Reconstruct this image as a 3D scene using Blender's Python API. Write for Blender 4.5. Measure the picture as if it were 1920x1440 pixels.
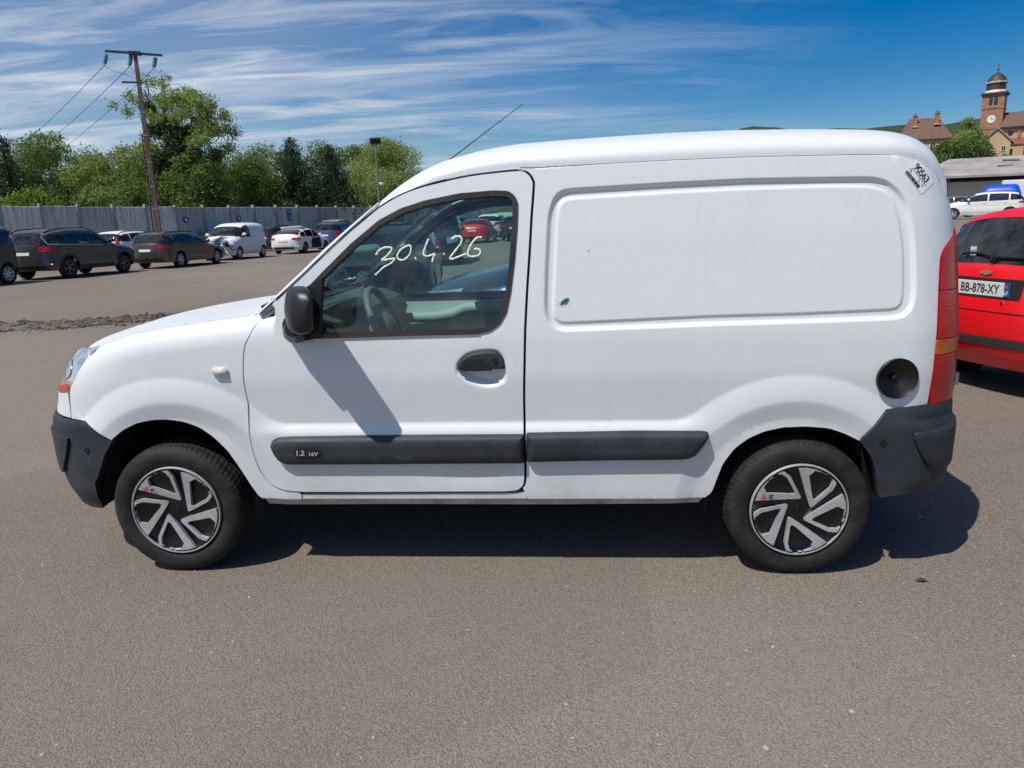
import bpy, math, random
import numpy as np
from mathutils import Vector, Matrix, Euler
from mathutils.geometry import delaunay_2d_cdt

for o in list(bpy.data.objects):
    bpy.data.objects.remove(o)
SC = bpy.context.scene
COL = SC.collection
PI = math.pi

# ------------------------------------------------------------------ camera
CAM_POS = (0.337, -3.552, 1.450)
CAM_YAW, CAM_PITCH, CAM_ROLL = 0.067, 0.224, -0.027
def make_camera():
    cd = bpy.data.cameras.new('camera'); co = bpy.data.objects.new('camera', cd); COL.objects.link(co)
    cy, sy = math.cos(CAM_YAW), math.sin(CAM_YAW)
    fw = Vector((-sy*math.cos(CAM_PITCH), cy*math.cos(CAM_PITCH), -math.sin(CAM_PITCH)))
    r = Vector((cy, sy, 0)); u = r.cross(fw)
    r2 = r*math.cos(CAM_ROLL)+u*math.sin(CAM_ROLL); u2 = u*math.cos(CAM_ROLL)-r*math.sin(CAM_ROLL)
    co.matrix_world = Matrix(((r2.x, u2.x, -fw.x, CAM_POS[0]), (r2.y, u2.y, -fw.y, CAM_POS[1]),
                              (r2.z, u2.z, -fw.z, CAM_POS[2]), (0, 0, 0, 1)))
    cd.sensor_fit = 'HORIZONTAL'; cd.sensor_width = 36.0; cd.lens = 36.0*1331/1920
    cd.clip_start = 0.05; cd.clip_end = 6000
    SC.camera = co
make_camera()

# ------------------------------------------------------------------ light
SUN_DIR = Vector((0.42, 0.43, -1.0)).normalized()
SUN_EL = math.asin(-SUN_DIR.z)
SUN_AZ = math.atan2(-SUN_DIR.x, -SUN_DIR.y)
def make_light():
    ld = bpy.data.lights.new('sun', 'SUN'); lo = bpy.data.objects.new('sun', ld); COL.objects.link(lo)
    ld.energy = 4.4; ld.angle = math.radians(0.53); ld.color = (1.0, 0.955, 0.89)
    lo.rotation_euler = SUN_DIR.to_track_quat('-Z', 'Y').to_euler(); lo.location = (-20, -20, 45)
    w = bpy.data.worlds.new('World'); SC.world = w; w.use_nodes = True
    nt = w.node_tree; N = nt.nodes; L = nt.links; N.clear()
    out = N.new('ShaderNodeOutputWorld'); bg = N.new('ShaderNodeBackground')
    sky = N.new('ShaderNodeTexSky'); sky.sky_type = 'NISHITA'; sky.sun_disc = False
    sky.sun_elevation = SUN_EL; sky.sun_rotation = SUN_AZ
    sky.altitude = 300; sky.air_density = 1.0; sky.dust_density = 0.3; sky.ozone_density = 3.0
    hs = N.new('ShaderNodeHueSaturation'); hs.inputs['Saturation'].default_value = 1.60; hs.inputs['Value'].default_value = 0.97
    hs.inputs['Hue'].default_value = 0.506
    L.new(sky.outputs[0], hs.inputs['Color'])
    # thin cirrus: noise on the sky dome projected to a high flat layer
    tc = N.new('ShaderNodeTexCoord'); sep = N.new('ShaderNodeSeparateXYZ'); L.new(tc.outputs['Generated'], sep.inputs[0])
    def m(op, a, b=None, c=None):
        n = N.new('ShaderNodeMath'); n.operation = op
        for i, v in enumerate((a, b, c)):
            if v is None: continue
            if isinstance(v, (int, float)): n.inputs[i].default_value = v
            else: L.new(v, n.inputs[i])
        return n.outputs[0]
    zz = m('ADD', m('MAXIMUM', sep.outputs[2], 0.0), 0.10)
    px = m('DIVIDE', sep.outputs[0], zz); py = m('DIVIDE', sep.outputs[1], zz)
    cmb = N.new('ShaderNodeCombineXYZ'); L.new(px, cmb.inputs[0]); L.new(py, cmb.inputs[1])
    mp = N.new('ShaderNodeMapping'); mp.inputs['Rotation'].default_value = (0, 0, math.radians(-24)); mp.inputs['Scale'].default_value = (0.36, 1.2, 1.0)
    mp.inputs['Location'].default_value = (1.7, 0.4, 0)
    L.new(cmb.outputs[0], mp.inputs['Vector'])
    n1 = N.new('ShaderNodeTexNoise'); n1.inputs['Scale'].default_value = 1.1; n1.inputs['Detail'].default_value = 9; n1.inputs['Roughness'].default_value = 0.62; n1.inputs['Distortion'].default_value = 0.7
    L.new(mp.outputs[0], n1.inputs['Vector'])
    n2 = N.new('ShaderNodeTexNoise'); n2.inputs['Scale'].default_value = 0.42; n2.inputs['Detail'].default_value = 3
    mp2 = N.new('ShaderNodeMapping'); mp2.inputs['Location'].default_value = (3.1, 7.7, 0); L.new(cmb.outputs[0], mp2.inputs['Vector']); L.new(mp2.outputs[0], n2.inputs['Vector'])
    r1 = N.new('ShaderNodeMapRange'); r1.inputs[1].default_value = 0.47; r1.inputs[2].default_value = 0.86; L.new(n1.outputs[0], r1.inputs[0])
    # cloud bank lies over the south-west half of the sky (towards the sun), thinning out to the other side
    side = m('MULTIPLY_ADD', sep.outputs[0], -0.95, 0.36)
    r2 = N.new('ShaderNodeMapRange'); r2.inputs[1].default_value = 0.25; r2.inputs[2].default_value = 0.95
    L.new(m('ADD', side, m('MULTIPLY', n2.outputs[0], 0.45)), r2.inputs[0])
    mp3 = N.new('ShaderNodeMapping'); mp3.inputs['Rotation'].default_value = (0, 0, math.radians(-52)); mp3.inputs['Scale'].default_value = (0.8, 3.2, 1.0); mp3.inputs['Location'].default_value = (0.9, 2.3, 0)
    L.new(cmb.outputs[0], mp3.inputs['Vector'])
    n3 = N.new('ShaderNodeTexNoise'); n3.inputs['Scale'].default_value = 1.0; n3.inputs['Detail'].default_value = 10; n3.inputs['Roughness'].default_value = 0.60; n3.inputs['Distortion'].default_value = 0.8
    L.new(mp3.outputs[0], n3.inputs['Vector'])
    r3 = N.new('ShaderNodeMapRange'); r3.inputs[1].default_value = 0.475; r3.inputs[2].default_value = 0.84; L.new(n3.outputs[0], r3.inputs[0])
    msk = m('MULTIPLY', m('ADD', m('MULTIPLY', r1.outputs[0], 0.8), m('MULTIPLY', r3.outputs[0], 1.0)), r2.outputs[0])
    veil = m('MULTIPLY', m('MULTIPLY', r2.outputs[0], r2.outputs[0]), 0.24)
    fac = m('MINIMUM', m('ADD', msk, veil), 0.95)
    mix = N.new('ShaderNodeMix'); mix.data_type = 'RGBA'
    L.new(fac, mix.inputs['Factor']); L.new(hs.outputs[0], mix.inputs['A']); mix.inputs['B'].default_value = (8.3, 8.9, 9.7, 1)
    L.new(mix.outputs['Result'], bg.inputs['Color']); bg.inputs['Strength'].default_value = 0.085
    L.new(bg.outputs[0], out.inputs['Surface'])
make_light()
vs = SC.view_settings
vs.view_transform = 'Standard'; vs.look = 'None'; vs.exposure = 0.0; vs.gamma = 1.0; vs.use_curve_mapping = False
SC.cycles.max_bounces = 8; SC.cycles.transparent_max_bounces = 24; SC.cycles.transmission_bounces = 6
SC.cycles.caustics_reflective = False; SC.cycles.caustics_refractive = False

# ------------------------------------------------------------------ materials
MATS = {}
class NT:
    def __init__(s, name):
        s.m = bpy.data.materials.new(name); s.m.use_nodes = True; s.nt = s.m.node_tree; s.N = s.nt.nodes; s.L = s.nt.links
        s.N.clear(); s.out = s.N.new('ShaderNodeOutputMaterial')
    def n(s, typ, **kw):
        nd = s.N.new(typ)
        for k, v in kw.items():
            if k.startswith('_'): setattr(nd, k[1:], v)
            else: s.set(nd, k.replace('__', ' '), v)
        return nd
    def set(s, nd, k, v):
        i = nd.inputs[int(k[1:])] if (k[0] == 'i' and k[1:].isdigit()) else nd.inputs[k]
        if hasattr(v, 'is_output'): s.L.new(v, i)
        else: i.default_value = v
    def math(s, op, a, b=None, c=None):
        n = s.N.new('ShaderNodeMath'); n.operation = op
        for i, v in enumerate((a, b, c)):
            if v is None: continue
            if hasattr(v, 'is_output'): s.L.new(v, n.inputs[i])
            else: n.inputs[i].default_value = v
        return n.outputs[0]
    def obj(s): return s.n('ShaderNodeTexCoord').outputs['Object']
    def noise(s, vec, scale, detail=4, rough=.55, dist=0):
        return s.n('ShaderNodeTexNoise', Vector=vec, Scale=scale, Detail=detail, Roughness=rough, Distortion=dist).outputs[0]
    def ramp(s, x, a, b, lo=0., hi=1.):
        r = s.n('ShaderNodeMapRange', i0=x, i1=a, i2=b, i3=lo, i4=hi); return r.outputs[0]
    def mix(s, f, a, b):
        n = s.N.new('ShaderNodeMix'); n.data_type = 'RGBA'
        for k, v in (('Factor', f), ('A', a), ('B', b)):
            if hasattr(v, 'is_output'): s.L.new(v, n.inputs[k])
            else: n.inputs[k].default_value = v if not isinstance(v, tuple) or len(v) == 4 else v+(1,)
        return n.outputs['Result']
    def bump(s, h, strength, dist=.01, normal=None):
        b = s.n('ShaderNodeBump', Height=h, Strength=strength, Distance=dist)
        if normal is not None: s.L.new(normal, b.inputs['Normal'])
        return b.outputs[0]
    def bsdf(s, color, rough=.5, metal=0., spec=.5, coat=0., coat_rough=.05, normal=None, **kw):
        b = s.N.new('ShaderNodeBsdfPrincipled')
        def st(k, v):
            if hasattr(v, 'is_output'): s.L.new(v, b.inputs[k])
            else: b.inputs[k].default_value = v if not (isinstance(v, tuple) and len(v) == 3 and k != 'Normal') else v+(1,)
        st('Base Color', color); st('Roughness', rough); st('Metallic', metal); st('Specular IOR Level', spec); st('Coat Weight', coat); st('Coat Roughness', coat_rough)
        if normal is not None: s.L.new(normal, b.inputs['Normal'])
        for k, v in kw.items(): st(k.replace('__', ' '), v)
        s.L.new(b.outputs[0], s.out.inputs['Surface'])
        return b

def simple(name, color, rough=.5, metal=0., spec=.5, coat=0., var=0.06, vscale=6., bump=0., bscale=60.):
    """plain material with a little colour and gloss variation"""
    if name in MATS: return MATS[name]
    t = NT(name); o = t.obj()
    nz = t.noise(o, vscale, 5, .6)
    k = t.ramp(nz, .3, .7, 1-var, 1+var)
    hs = t.n('ShaderNodeHueSaturation', Color=color+(1,), Value=k)
    rr = t.ramp(nz, .3, .7, max(rough-.05, .02), min(rough+.06, 1))
    nm = t.bump(t.noise(o, bscale, 3), bump, .004) if bump else None
    t.bsdf(hs.outputs[0], rr, metal, spec, coat, normal=nm)
    MATS[name] = t.m; return t.m

def paint(name, color, metal=0., rough=.32, dirt=.25, coat=.55, spec=.5):
    if name in MATS: return MATS[name]
    t = NT(name); o = t.obj()
    n1 = t.noise(o, 2.3, 6, .65); n2 = t.noise(o, 38, 4, .6)
    sep = t.n('ShaderNodeSeparateXYZ', i0=o)
    low = t.ramp(sep.outputs[2], .62, .28, 0, 1)           # road film thrown up by the wheels
    d = t.math('MULTIPLY', t.math('ADD', t.math('MULTIPLY', low, .7), .12), t.ramp(t.math('ADD', n1, t.math('MULTIPLY', n2, .35)), .45, .85))
    d = t.math('MULTIPLY', d, dirt*2)
    c = t.mix(d, color, (.30, .27, .22))
    # stone chips and small rust specks, sparse
    vo = t.n('ShaderNodeTexVoronoi', Vector=o, Scale=11.); vs_ = t.n('ShaderNodeSeparateColor', i0=vo.outputs['Color'])
    chip = t.math('MULTIPLY', t.math('GREATER_THAN', vs_.outputs[0], .80), t.ramp(vo.outputs['Distance'], .030, .018))
    c = t.mix(t.math('MULTIPLY', chip, .8), c, (.06, .05, .045))
    # rain streaks of dust running down
    st = t.n('ShaderNodeCombineXYZ', i0=t.math('MULTIPLY', sep.outputs[0], 22.), i1=0., i2=t.math('MULTIPLY', sep.outputs[2], 1.3))
    c = t.mix(t.math('MULTIPLY', t.ramp(t.noise(st.outputs[0], 1.0, 5, .7), .52, .80), dirt*.35), c, (.42, .40, .36))
    rr = t.math('ADD', t.ramp(n1, .3, .7, rough-.05, rough+.08), t.math('MULTIPLY', d, .3))
    t.bsdf(c, rr, metal, spec, coat, .08 if coat > .3 else .3, normal=t.bump(t.noise(o, 3.1, 2), .035, .02))
    MATS[name] = t.m; return t.m

def glass(name, tint=(.62, .76, .74), rough=0.0, refl=1.0):
    """thin sheet: tinted see-through with Fresnel reflection, smeared with dust"""
    if name in MATS: return MATS[name]
    t = NT(name); o = t.obj()
    tr = t.n('ShaderNodeBsdfTransparent', Color=tint+(1,))
    gl = t.n('ShaderNodeBsdfGlossy', Color=(refl, refl, refl, 1), Roughness=max(rough, .01))
    lw = t.n('ShaderNodeFresnel', IOR=1.5)
    f = t.math('MULTIPLY', lw.outputs[0], 1.35)
    mx = t.n('ShaderNodeMixShader', i0=f, i1=tr.outputs[0], i2=gl.outputs[0])
    df = t.n('ShaderNodeBsdfDiffuse', Color=(.55, .56, .52, 1))
    dust = t.ramp(t.noise(o, 7, 6, .7), .40, .9, 0.0, .10)
    m2 = t.n('ShaderNodeMixShader', i0=dust, i1=mx.outputs[0], i2=df.outputs[0])
    t.L.new(m2.outputs[0], t.out.inputs['Surface'])
    MATS[name] = t.m; return t.m

def lens(name, color, rough=.22):
    if name in MATS: return MATS[name]
    t = NT(name); o = t.obj()
    sep = t.n('ShaderNodeSeparateXYZ', i0=o)
    wv = t.math('SINE', t.math('MULTIPLY', sep.outputs[2], 420.))
    nz = t.noise(o, 24, 4)
    k = t.ramp(nz, .3, .7, .72, 1.15)
    hs = t.n('ShaderNodeHueSaturation', Color=color+(1,), Value=k)
    t.bsdf(hs.outputs[0], rough, 0, .4, .15, .1, normal=t.bump(wv, .03, .003))
    MATS[name] = t.m; return t.m

M_WHITE = paint('white_paint', (.715, .742, .762), rough=.42, dirt=.28, coat=.28, spec=.42)
M_PLASTIC = None
def weathered_plastic():
    t = NT('weathered_plastic'); o = t.obj()
    n1 = t.noise(o, 5, 6, .65); n2 = t.noise(o, 160, 3, .6)
    c = t.mix(t.ramp(n1, .35, .75), (.018, .023, .031), (.042, .048, .057))
    sep = t.n('ShaderNodeSeparateXYZ', i0=o)
    d = t.math('MULTIPLY', t.ramp(sep.outputs[2], .55, .25), t.ramp(t.noise(o, 9, 5, .7), .45, .8))
    c = t.mix(t.math('MULTIPLY', d, .55), c, (.15, .14, .11))
    t.bsdf(c, t.ramp(n1, .3, .7, .5, .68), 0, .4, normal=t.bump(n2, .25, .003))
    return t.m
M_PLASTIC = weathered_plastic()
M_BLACK = simple('black_plastic', (.011, .012, .014), .42, bump=.15, bscale=200)
M_RUBBER = simple('black_rubber', (.022, .021, .022), .6)
M_DARK = simple('dark_cavity', (.008, .008, .009), .9)
M_CHROME = simple('chrome', (.75, .76, .78), .15, 1.0)
M_SILVER = simple('silver_paint', (.42, .43, .44), .38, .35, var=.1, vscale=25)
M_DGLOSS = simple('gloss_black', (.012, .012, .014), .2, coat=.5)
M_RED = lens('red_lens', (.50, .008, .014)); M_AMBER = lens('amber_lens', (.52, .115, .010))
M_CLEAR = simple('clear_lens', (.52, .56, .60), .1, .55, coat=1.0, var=.35, vscale=22)
M_PLATE = simple('plate_white', (.72, .72, .70), .4); M_BLUE = simple('plate_blue', (.02, .07, .36), .4)
M_INK = simple('black_ink', (.012, .012, .014), .6); M_MARK = simple('chalk_marker', (.80, .86, .72), .7)
M_GLASS = glass('van_glass', (.64, .82, .80)); M_GLASSD = glass('dark_glass', (.30, .37, .37)); M_GLASSM = glass('car_glass', (.55, .68, .66))

# ------------------------------------------------------------------ mesh helpers
def np_mesh(name, V, F, normals=None, smooth=True):
    me = bpy.data.meshes.new(name)
    V = np.asarray(V, dtype=np.float32)
    if isinstance(F, np.ndarray):
        k = F.shape[1]; nf = F.shape[0]
        me.vertices.add(len(V)); me.vertices.foreach_set('co', V.ravel())
        me.loops.add(nf*k); me.loops.foreach_set('vertex_index', F.astype(np.int32).ravel())
        me.polygons.add(nf); me.polygons.foreach_set('loop_start', np.arange(0, nf*k, k, dtype=np.int32))
        me.update(calc_edges=True)
    else:
        me.from_pydata([tuple(v) for v in V.tolist()], [], F); me.update()
    me.validate()
    if len(me.polygons):
        me.polygons.foreach_set('use_smooth', np.full(len(me.polygons), bool(smooth)))
    if normals is not None and len(me.vertices) == len(normals):
        me.normals_split_custom_set_from_vertices(np.asarray(normals, dtype=np.float32).tolist())
    me.update()
    return me

def link(name, me, mat=None, parent=None):
    o = bpy.data.objects.new(name, me); COL.objects.link(o)
    if mat is not None and me is not None:
        if isinstance(mat, (list, tuple)):
            for m_ in mat: me.materials.append(m_)
        elif len(me.materials) == 0: me.materials.append(mat)
    if parent is not None: o.parent = parent
    return o

def tag(o, label, cat, group=None, kind=None):
    o['label'] = label; o['category'] = cat
    if group: o['group'] = group
    if kind: o['kind'] = kind
    return o

def thing(name, label, cat, loc=(0, 0, 0), rz=0, group=None):
    o = bpy.data.objects.new(name, None); COL.objects.link(o)
    o.location = loc; o.rotation_euler = (0, 0, rz); o.empty_display_size = .2
    return tag(o, label, cat, group)

class MB:
    """collects simple solids into one mesh"""
    def __init__(s): s.v = []; s.f = []
    def add(s, V, F, M=None):
        b = len(s.v)
        for v in V: s.v.append(tuple(M @ Vector(v)) if M is not None else tuple(v))
        for f in F: s.f.append(tuple(i+b for i in f))
        return s
    def box(s, c, d, rot=None, taper=1.0, bevel=0.0):
        x, y, z = d[0]/2, d[1]/2, d[2]/2
        if bevel > 0:
            b = min(bevel, x*.9, y*.9, z*.9)
            V = []; 
            for sx in (-1, 1):
                for sy in (-1, 1):
                    for sz in (-1, 1):
                        t_ = taper if sz > 0 else 1
                        V += [(sx*(x-b)*t_, sy*y*t_, sz*(z-b)), (sx*x*t_, sy*(y-b)*t_, sz*(z-b)), (sx*(x-b)*t_, sy*(y-b)*t_, sz*z)]
            M = Matrix.Translation(c) @ (rot.to_4x4() if rot is not None else Matrix.Identity(4))
            import bmesh
            bm = bmesh.new(); vs_ = [bm.verts.new(v) for v in V]; r = bmesh.ops.convex_hull(bm, input=vs_)
            bm.verts.index_update(); VV = [v.co[:] for v in bm.verts]; FF = [[v.index for v in f.verts] for f in bm.faces]; bm.free()
            return s.add(VV, FF, M)
        t_ = taper
        V = [(-x, -y, -z), (x, -y, -z), (x, y, -z), (-x, y, -z), (-x*t_, -y*t_, z), (x*t_, -y*t_, z), (x*t_, y*t_, z), (-x*t_, y*t_, z)]
        F = [(0, 3, 2, 1), (4, 5, 6, 7), (0, 1, 5, 4), (1, 2, 6, 5), (2, 3, 7, 6), (3, 0, 4, 7)]
        M = Matrix.Translation(c) @ (rot.to_4x4() if rot is not None else Matrix.Identity(4))
        return s.add(V, F, M)
    def tube(s, pts, r, n=8, caps=True):
        pts = [Vector(p) for p in pts]; m_ = len(pts)
        rs = r if isinstance(r, (list, tuple)) else [r]*m_
        V = []; up = Vector((0, 0, 1))
        prev = None
        for i, p in enumerate(pts):
            t_ = (pts[min(i+1, m_-1)]-pts[max(i-1, 0)]).normalized()
            a = (up if abs(t_.z) < .9 else Vector((1, 0, 0))) if prev is None else prev
            b = t_.cross(a).normalized(); a = b.cross(t_).normalized(); prev = a
            for k in range(n):
                an = 2*PI*k/n; V.append(p+(a*math.cos(an)+b*math.sin(an))*rs[i])
        F = []
        for i in range(m_-1):
            for k in range(n):
                F.append((i*n+k, i*n+(k+1) % n, (i+1)*n+(k+1) % n, (i+1)*n+k))
        if caps:
            F.append(tuple(range(n-1, -1, -1))); F.append(tuple((m_-1)*n+k for k in range(n)))
        return s.add(V, F)
    def lathe(s, prof, n=24, M=None, axis='z', closed=False):
        V = []; F = []; k = len(prof)
        for i in range(n):
            a = 2*PI*i/n; c, d = math.cos(a), math.sin(a)
            for (r, h) in prof:
                V.append((r*c, r*d, h) if axis == 'z' else (r*c, h, r*d))
        for i in range(n):
            j = (i+1) % n
            for q in range(k-1 if not closed else k):
                q2 = (q+1) % k
                F.append((i*k+q, j*k+q, j*k+q2, i*k+q2) if axis == 'z' else (i*k+q, i*k+q2, j*k+q2, j*k+q))
        return s.add(V, F, M)
    def prism(s, poly, y0, y1, M=None):
        """polygon in (x,z) extruded along y"""
        n = len(poly)
        V = [(p[0], y0, p[1]) for p in poly]+[(p[0], y1, p[1]) for p in poly]
        F = [tuple(range(n)), tuple(range(2*n-1, n-1, -1))]+[((i+1) % n, i, n+i, n+(i+1) % n) for i in range(n)]
        return s.add(V, F, M)
    def build(s, name, mat, parent=None, smooth=False, angle=None):
        me = bpy.data.meshes.new(name); me.from_pydata(s.v, [], s.f); me.validate(); me.update()
        import bmesh
        bm = bmesh.new(); bm.from_mesh(me); bmesh.ops.recalc_face_normals(bm, faces=bm.faces); bm.to_mesh(me); bm.free()
        me.polygons.foreach_set('use_smooth', np.full(len(me.polygons), bool(smooth)))
        if smooth: me.set_sharp_from_angle(angle=angle or math.radians(38))
        me.update()
        return link(name, me, mat, parent)

def pip(P, poly):
    P = np.asarray(P); poly = np.asarray(poly); n = len(poly)
    ins = np.zeros(len(P), bool); x, y = P[:, 0], P[:, 1]
    for i in range(n):
        x0, y0 = poly[i]; x1, y1 = poly[(i+1) % n]
        if y0 == y1: continue
        c = ((y0 > y) != (y1 > y)) & (x < (x1-x0)*(y-y0)/(y1-y0)+x0)
        ins ^= c
    return ins
def dpoly(P, poly, closed=True):
    P = np.asarray(P); poly = np.asarray(poly)
    A = poly if closed else poly[:-1]; B = np.roll(poly, -1, 0) if closed else poly[1:]
    best = np.full(len(P), 1e9)
    for a, b in zip(A, B):
        ab = b-a; t_ = np.clip(((P-a)@ab)/max(ab@ab, 1e-12), 0, 1)
        best = np.minimum(best, np.linalg.norm(P-a-t_[:, None]*ab, axis=1))
    return best
def sdpoly(P, poly):
    d = dpoly(P, poly); return np.where(pip(P, poly), -d, d)
def resample(poly, step, closed=True):
    poly = np.asarray(poly, float); Q = np.vstack([poly, poly[:1]]) if closed else poly
    out = []
    for a, b in zip(Q[:-1], Q[1:]):
        k = max(1, int(math.ceil(np.linalg.norm(b-a)/step)))
        for i in range(k): out.append(a+(b-a)*i/k)
    if not closed: out.append(Q[-1])
    return np.array(out)
def rounded(poly, r, closed=True, seg=5):
    """round the corners of a polygon with radius-like cut r (scalar or list)"""
    poly = [np.array(p, float) for p in poly]; n = len(poly); out = []
    for i in range(n):
        rr = r[i] if isinstance(r, (list, tuple)) else r
        if (not closed and i in (0, n-1)) or rr <= 0: out.append(poly[i]); continue
        a, b, c = poly[i-1], poly[i], poly[(i+1) % n]
        k1 = min(rr, np.linalg.norm(a-b)*.49); k2 = min(rr, np.linalg.norm(c-b)*.49)
        p0 = b+(a-b)/np.linalg.norm(a-b)*k1; p1 = b+(c-b)/np.linalg.norm(c-b)*k2
        for k in range(seg+1):
            t_ = k/seg; out.append((1-t_)**2*p0+2*t_*(1-t_)*b+t_*t_*p1)
    return np.array(out)
def spline(pts, n=6, closed=False):
    P = [np.array(p, float) for p in pts]; m_ = len(P); out = []
    for i in range(m_ if closed else m_-1):
        g = lambda k: P[k % m_] if closed else P[min(max(k, 0), m_-1)]
        p0, p1, p2, p3 = g(i-1), g(i), g(i+1), g(i+2)
        for k in range(n):
            t_ = k/n
            out.append(.5*((2*p1)+(-p0+p2)*t_+(2*p0-5*p1+4*p2-p3)*t_**2+(-p0+3*p1-3*p2+p3)*t_**3))
    if not closed: out.append(P[-1])
    return np.array(out)
def area2(poly):
    p = np.asarray(poly); return np.sum(p[:, 0]*np.roll(p[:, 1], -1)-np.roll(p[:, 0], -1)*p[:, 1])
def inset(poly, d):
    """offset a closed polygon inwards by d"""
    p = np.asarray(poly, float)
    if area2(p) < 0: p = p[::-1]
    e = np.roll(p, -1, 0)-p; L_ = np.linalg.norm(e, axis=1); p = p[L_ > 1e-6]
    e = np.roll(p, -1, 0)-p; e /= np.linalg.norm(e, axis=1)[:, None]
    nrm = np.stack([-e[:, 1], e[:, 0]], 1); a = nrm+np.roll(nrm, 1, 0); a /= np.maximum(np.linalg.norm(a, axis=1), 1e-6)[:, None]
    c = np.maximum((a*nrm).sum(1), .45)
    return p+a*(d/c)[:, None]

def tri2d(outer, holes=(), res=.02, bstep=.014, extra=None, clip=None, seed=1):
    """constrained triangulation of a polygon with holes; returns 2-D points, triangles"""
    rng = np.random.default_rng(seed)
    loops = [resample(outer, bstep)]+[resample(h, bstep) for h in holes]
    if clip is not None: loops.append(resample(clip, bstep))
    pts = []; edges = []
    for l in loops:
        b = len(pts); n = len(l); pts += l.tolist(); edges += [(b+i, b+(i+1) % n) for i in range(n)]
    lo = loops[0].min(0); hi = loops[0].max(0)
    gx = np.arange(lo[0]+res*.5, hi[0], res); gy = np.arange(lo[1]+res*.5, hi[1], res)
    G = np.stack(np.meshgrid(gx, gy), -1).reshape(-1, 2)
    if len(G): 
        G = G+rng.uniform(-.12, .12, G.shape)*res
        if extra is not None and len(extra):
            # keep the plain grid clear of the feature rows so creases stay straight
            cs = .012; ks = set()
            for dx_ in (-1, 0, 1):
                for dy_ in (-1, 0, 1):
                    q_ = np.floor(np.asarray(extra)/cs).astype(np.int64)+[dx_, dy_]; ks.update((q_[:, 0]*1000003+q_[:, 1]).tolist())
            g_ = np.floor(G/cs).astype(np.int64); g_ = g_[:, 0]*1000003+g_[:, 1]
            G = G[np.array([k_ not in ks for k_ in g_.tolist()], bool)] if res < .03 else G
            G = np.vstack([G, extra])
    elif extra is not None: G = np.asarray(extra)
    if len(G):
        k = pip(G, loops[0]) & (dpoly(G, loops[0]) > bstep*.35)
        G = G[k]
        for h in loops[1:]:
            if len(G): G = G[dpoly(G, h) > bstep*.35]
        pts += G.tolist()
    r = delaunay_2d_cdt([Vector(p) for p in pts], edges, [], 0, 1e-6)
    P = np.array([v[:] for v in r[0]]); T = np.array([t_ for t_ in r[2] if len(t_) == 3])
    c = P[T].mean(1); k = pip(c, loops[0])
    for h in holes: k &= ~pip(c, h)
    if clip is not None: k &= pip(c, clip)
    T = T[k]
    a = P[T]; ar = (a[:, 1, 0]-a[:, 0, 0])*(a[:, 2, 1]-a[:, 0, 1])-(a[:, 1, 1]-a[:, 0, 1])*(a[:, 2, 0]-a[:, 0, 0])
    T[ar < 0] = T[ar < 0][:, ::-1]; T = T[np.abs(ar) > 1e-10]
    u, inv = np.unique(T, return_inverse=True)
    return P[u], inv.reshape(T.shape)
def boundary(T):
    E = np.concatenate([T[:, [0, 1]], T[:, [1, 2]], T[:, [2, 0]]]); S = np.sort(E, 1)
    _, i, c = np.unique(S, axis=0, return_index=True, return_counts=True)
    return E[i[c == 1]]

def field_mesh(name, P, T, wf, off=0., side=-1, thick=.012, mat=None, parent=None, inward=False):
    """drape a 2-D (x,z) triangulation over the side surface |y| = wf(x,z)"""
    e = .002
    w_ = wf(P[:, 0], P[:, 1])
    gx = (wf(P[:, 0]+e, P[:, 1])-wf(P[:, 0]-e, P[:, 1]))/(2*e); gz = (wf(P[:, 0], P[:, 1]+e)-wf(P[:, 0], P[:, 1]-e))/(2*e)
    gx = np.nan_to_num(np.clip(gx, -25, 25)); gz = np.nan_to_num(np.clip(gz, -25, 25))
    Nn = np.stack([-gx, np.ones(len(P)), -gz], 1); Nn /= np.linalg.norm(Nn, axis=1)[:, None]
    V = np.stack([P[:, 0], w_, P[:, 1]], 1)+Nn*off
    F = T[:, ::-1].copy()            # outward for +y side
    if thick:
        E = boundary(T); ids = np.unique(E); mp = {k: i for i, k in enumerate(ids)}
        top = V[ids]; bot = V[ids]-Nn[ids]*thick
        nb = len(V); k = len(ids)
        out2 = np.zeros((k, 3))
        for a, b in E:
            d = P[b]-P[a]; nn = np.array([d[1], 0, -d[0]]); L_ = np.linalg.norm(nn)
            if L_ > 0: out2[mp[a]] += nn/L_; out2[mp[b]] += nn/L_
        out2 /= np.maximum(np.linalg.norm(out2, axis=1), 1e-6)[:, None]
        V = np.vstack([V, top, bot]); Nn = np.vstack([Nn, out2, out2])
        S = []
        for a, b in E:
            ia, ib = mp[a], mp[b]
            S.append((nb+ia, nb+ib, nb+k+ib)); S.append((nb+ia, nb+k+ib, nb+k+ia))
        F = np.vstack([F, np.array(S)])
    if inward: F = F[:, ::-1]; Nn = -Nn
    if side < 0: V = V*[1, -1, 1]; Nn = Nn*[1, -1, 1]; F = F[:, ::-1]
    return link(name, np_mesh(name, V, F, Nn), mat, parent)

def grid_mesh(name, G, mat, parent=None, smooth=True, flip=False, mats=None):
    """G: (n,m,3) array of points"""
    n, m_ = G.shape[:2]; I = np.arange(n*m_).reshape(n, m_)
    F = np.stack([I[:-1, :-1], I[1:, :-1], I[1:, 1:], I[:-1, 1:]], -1).reshape(-1, 4)
    if flip: F = F[:, ::-1]
    return link(name, np_mesh(name, G.reshape(-1, 3), F, smooth=smooth), mat, parent)

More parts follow.
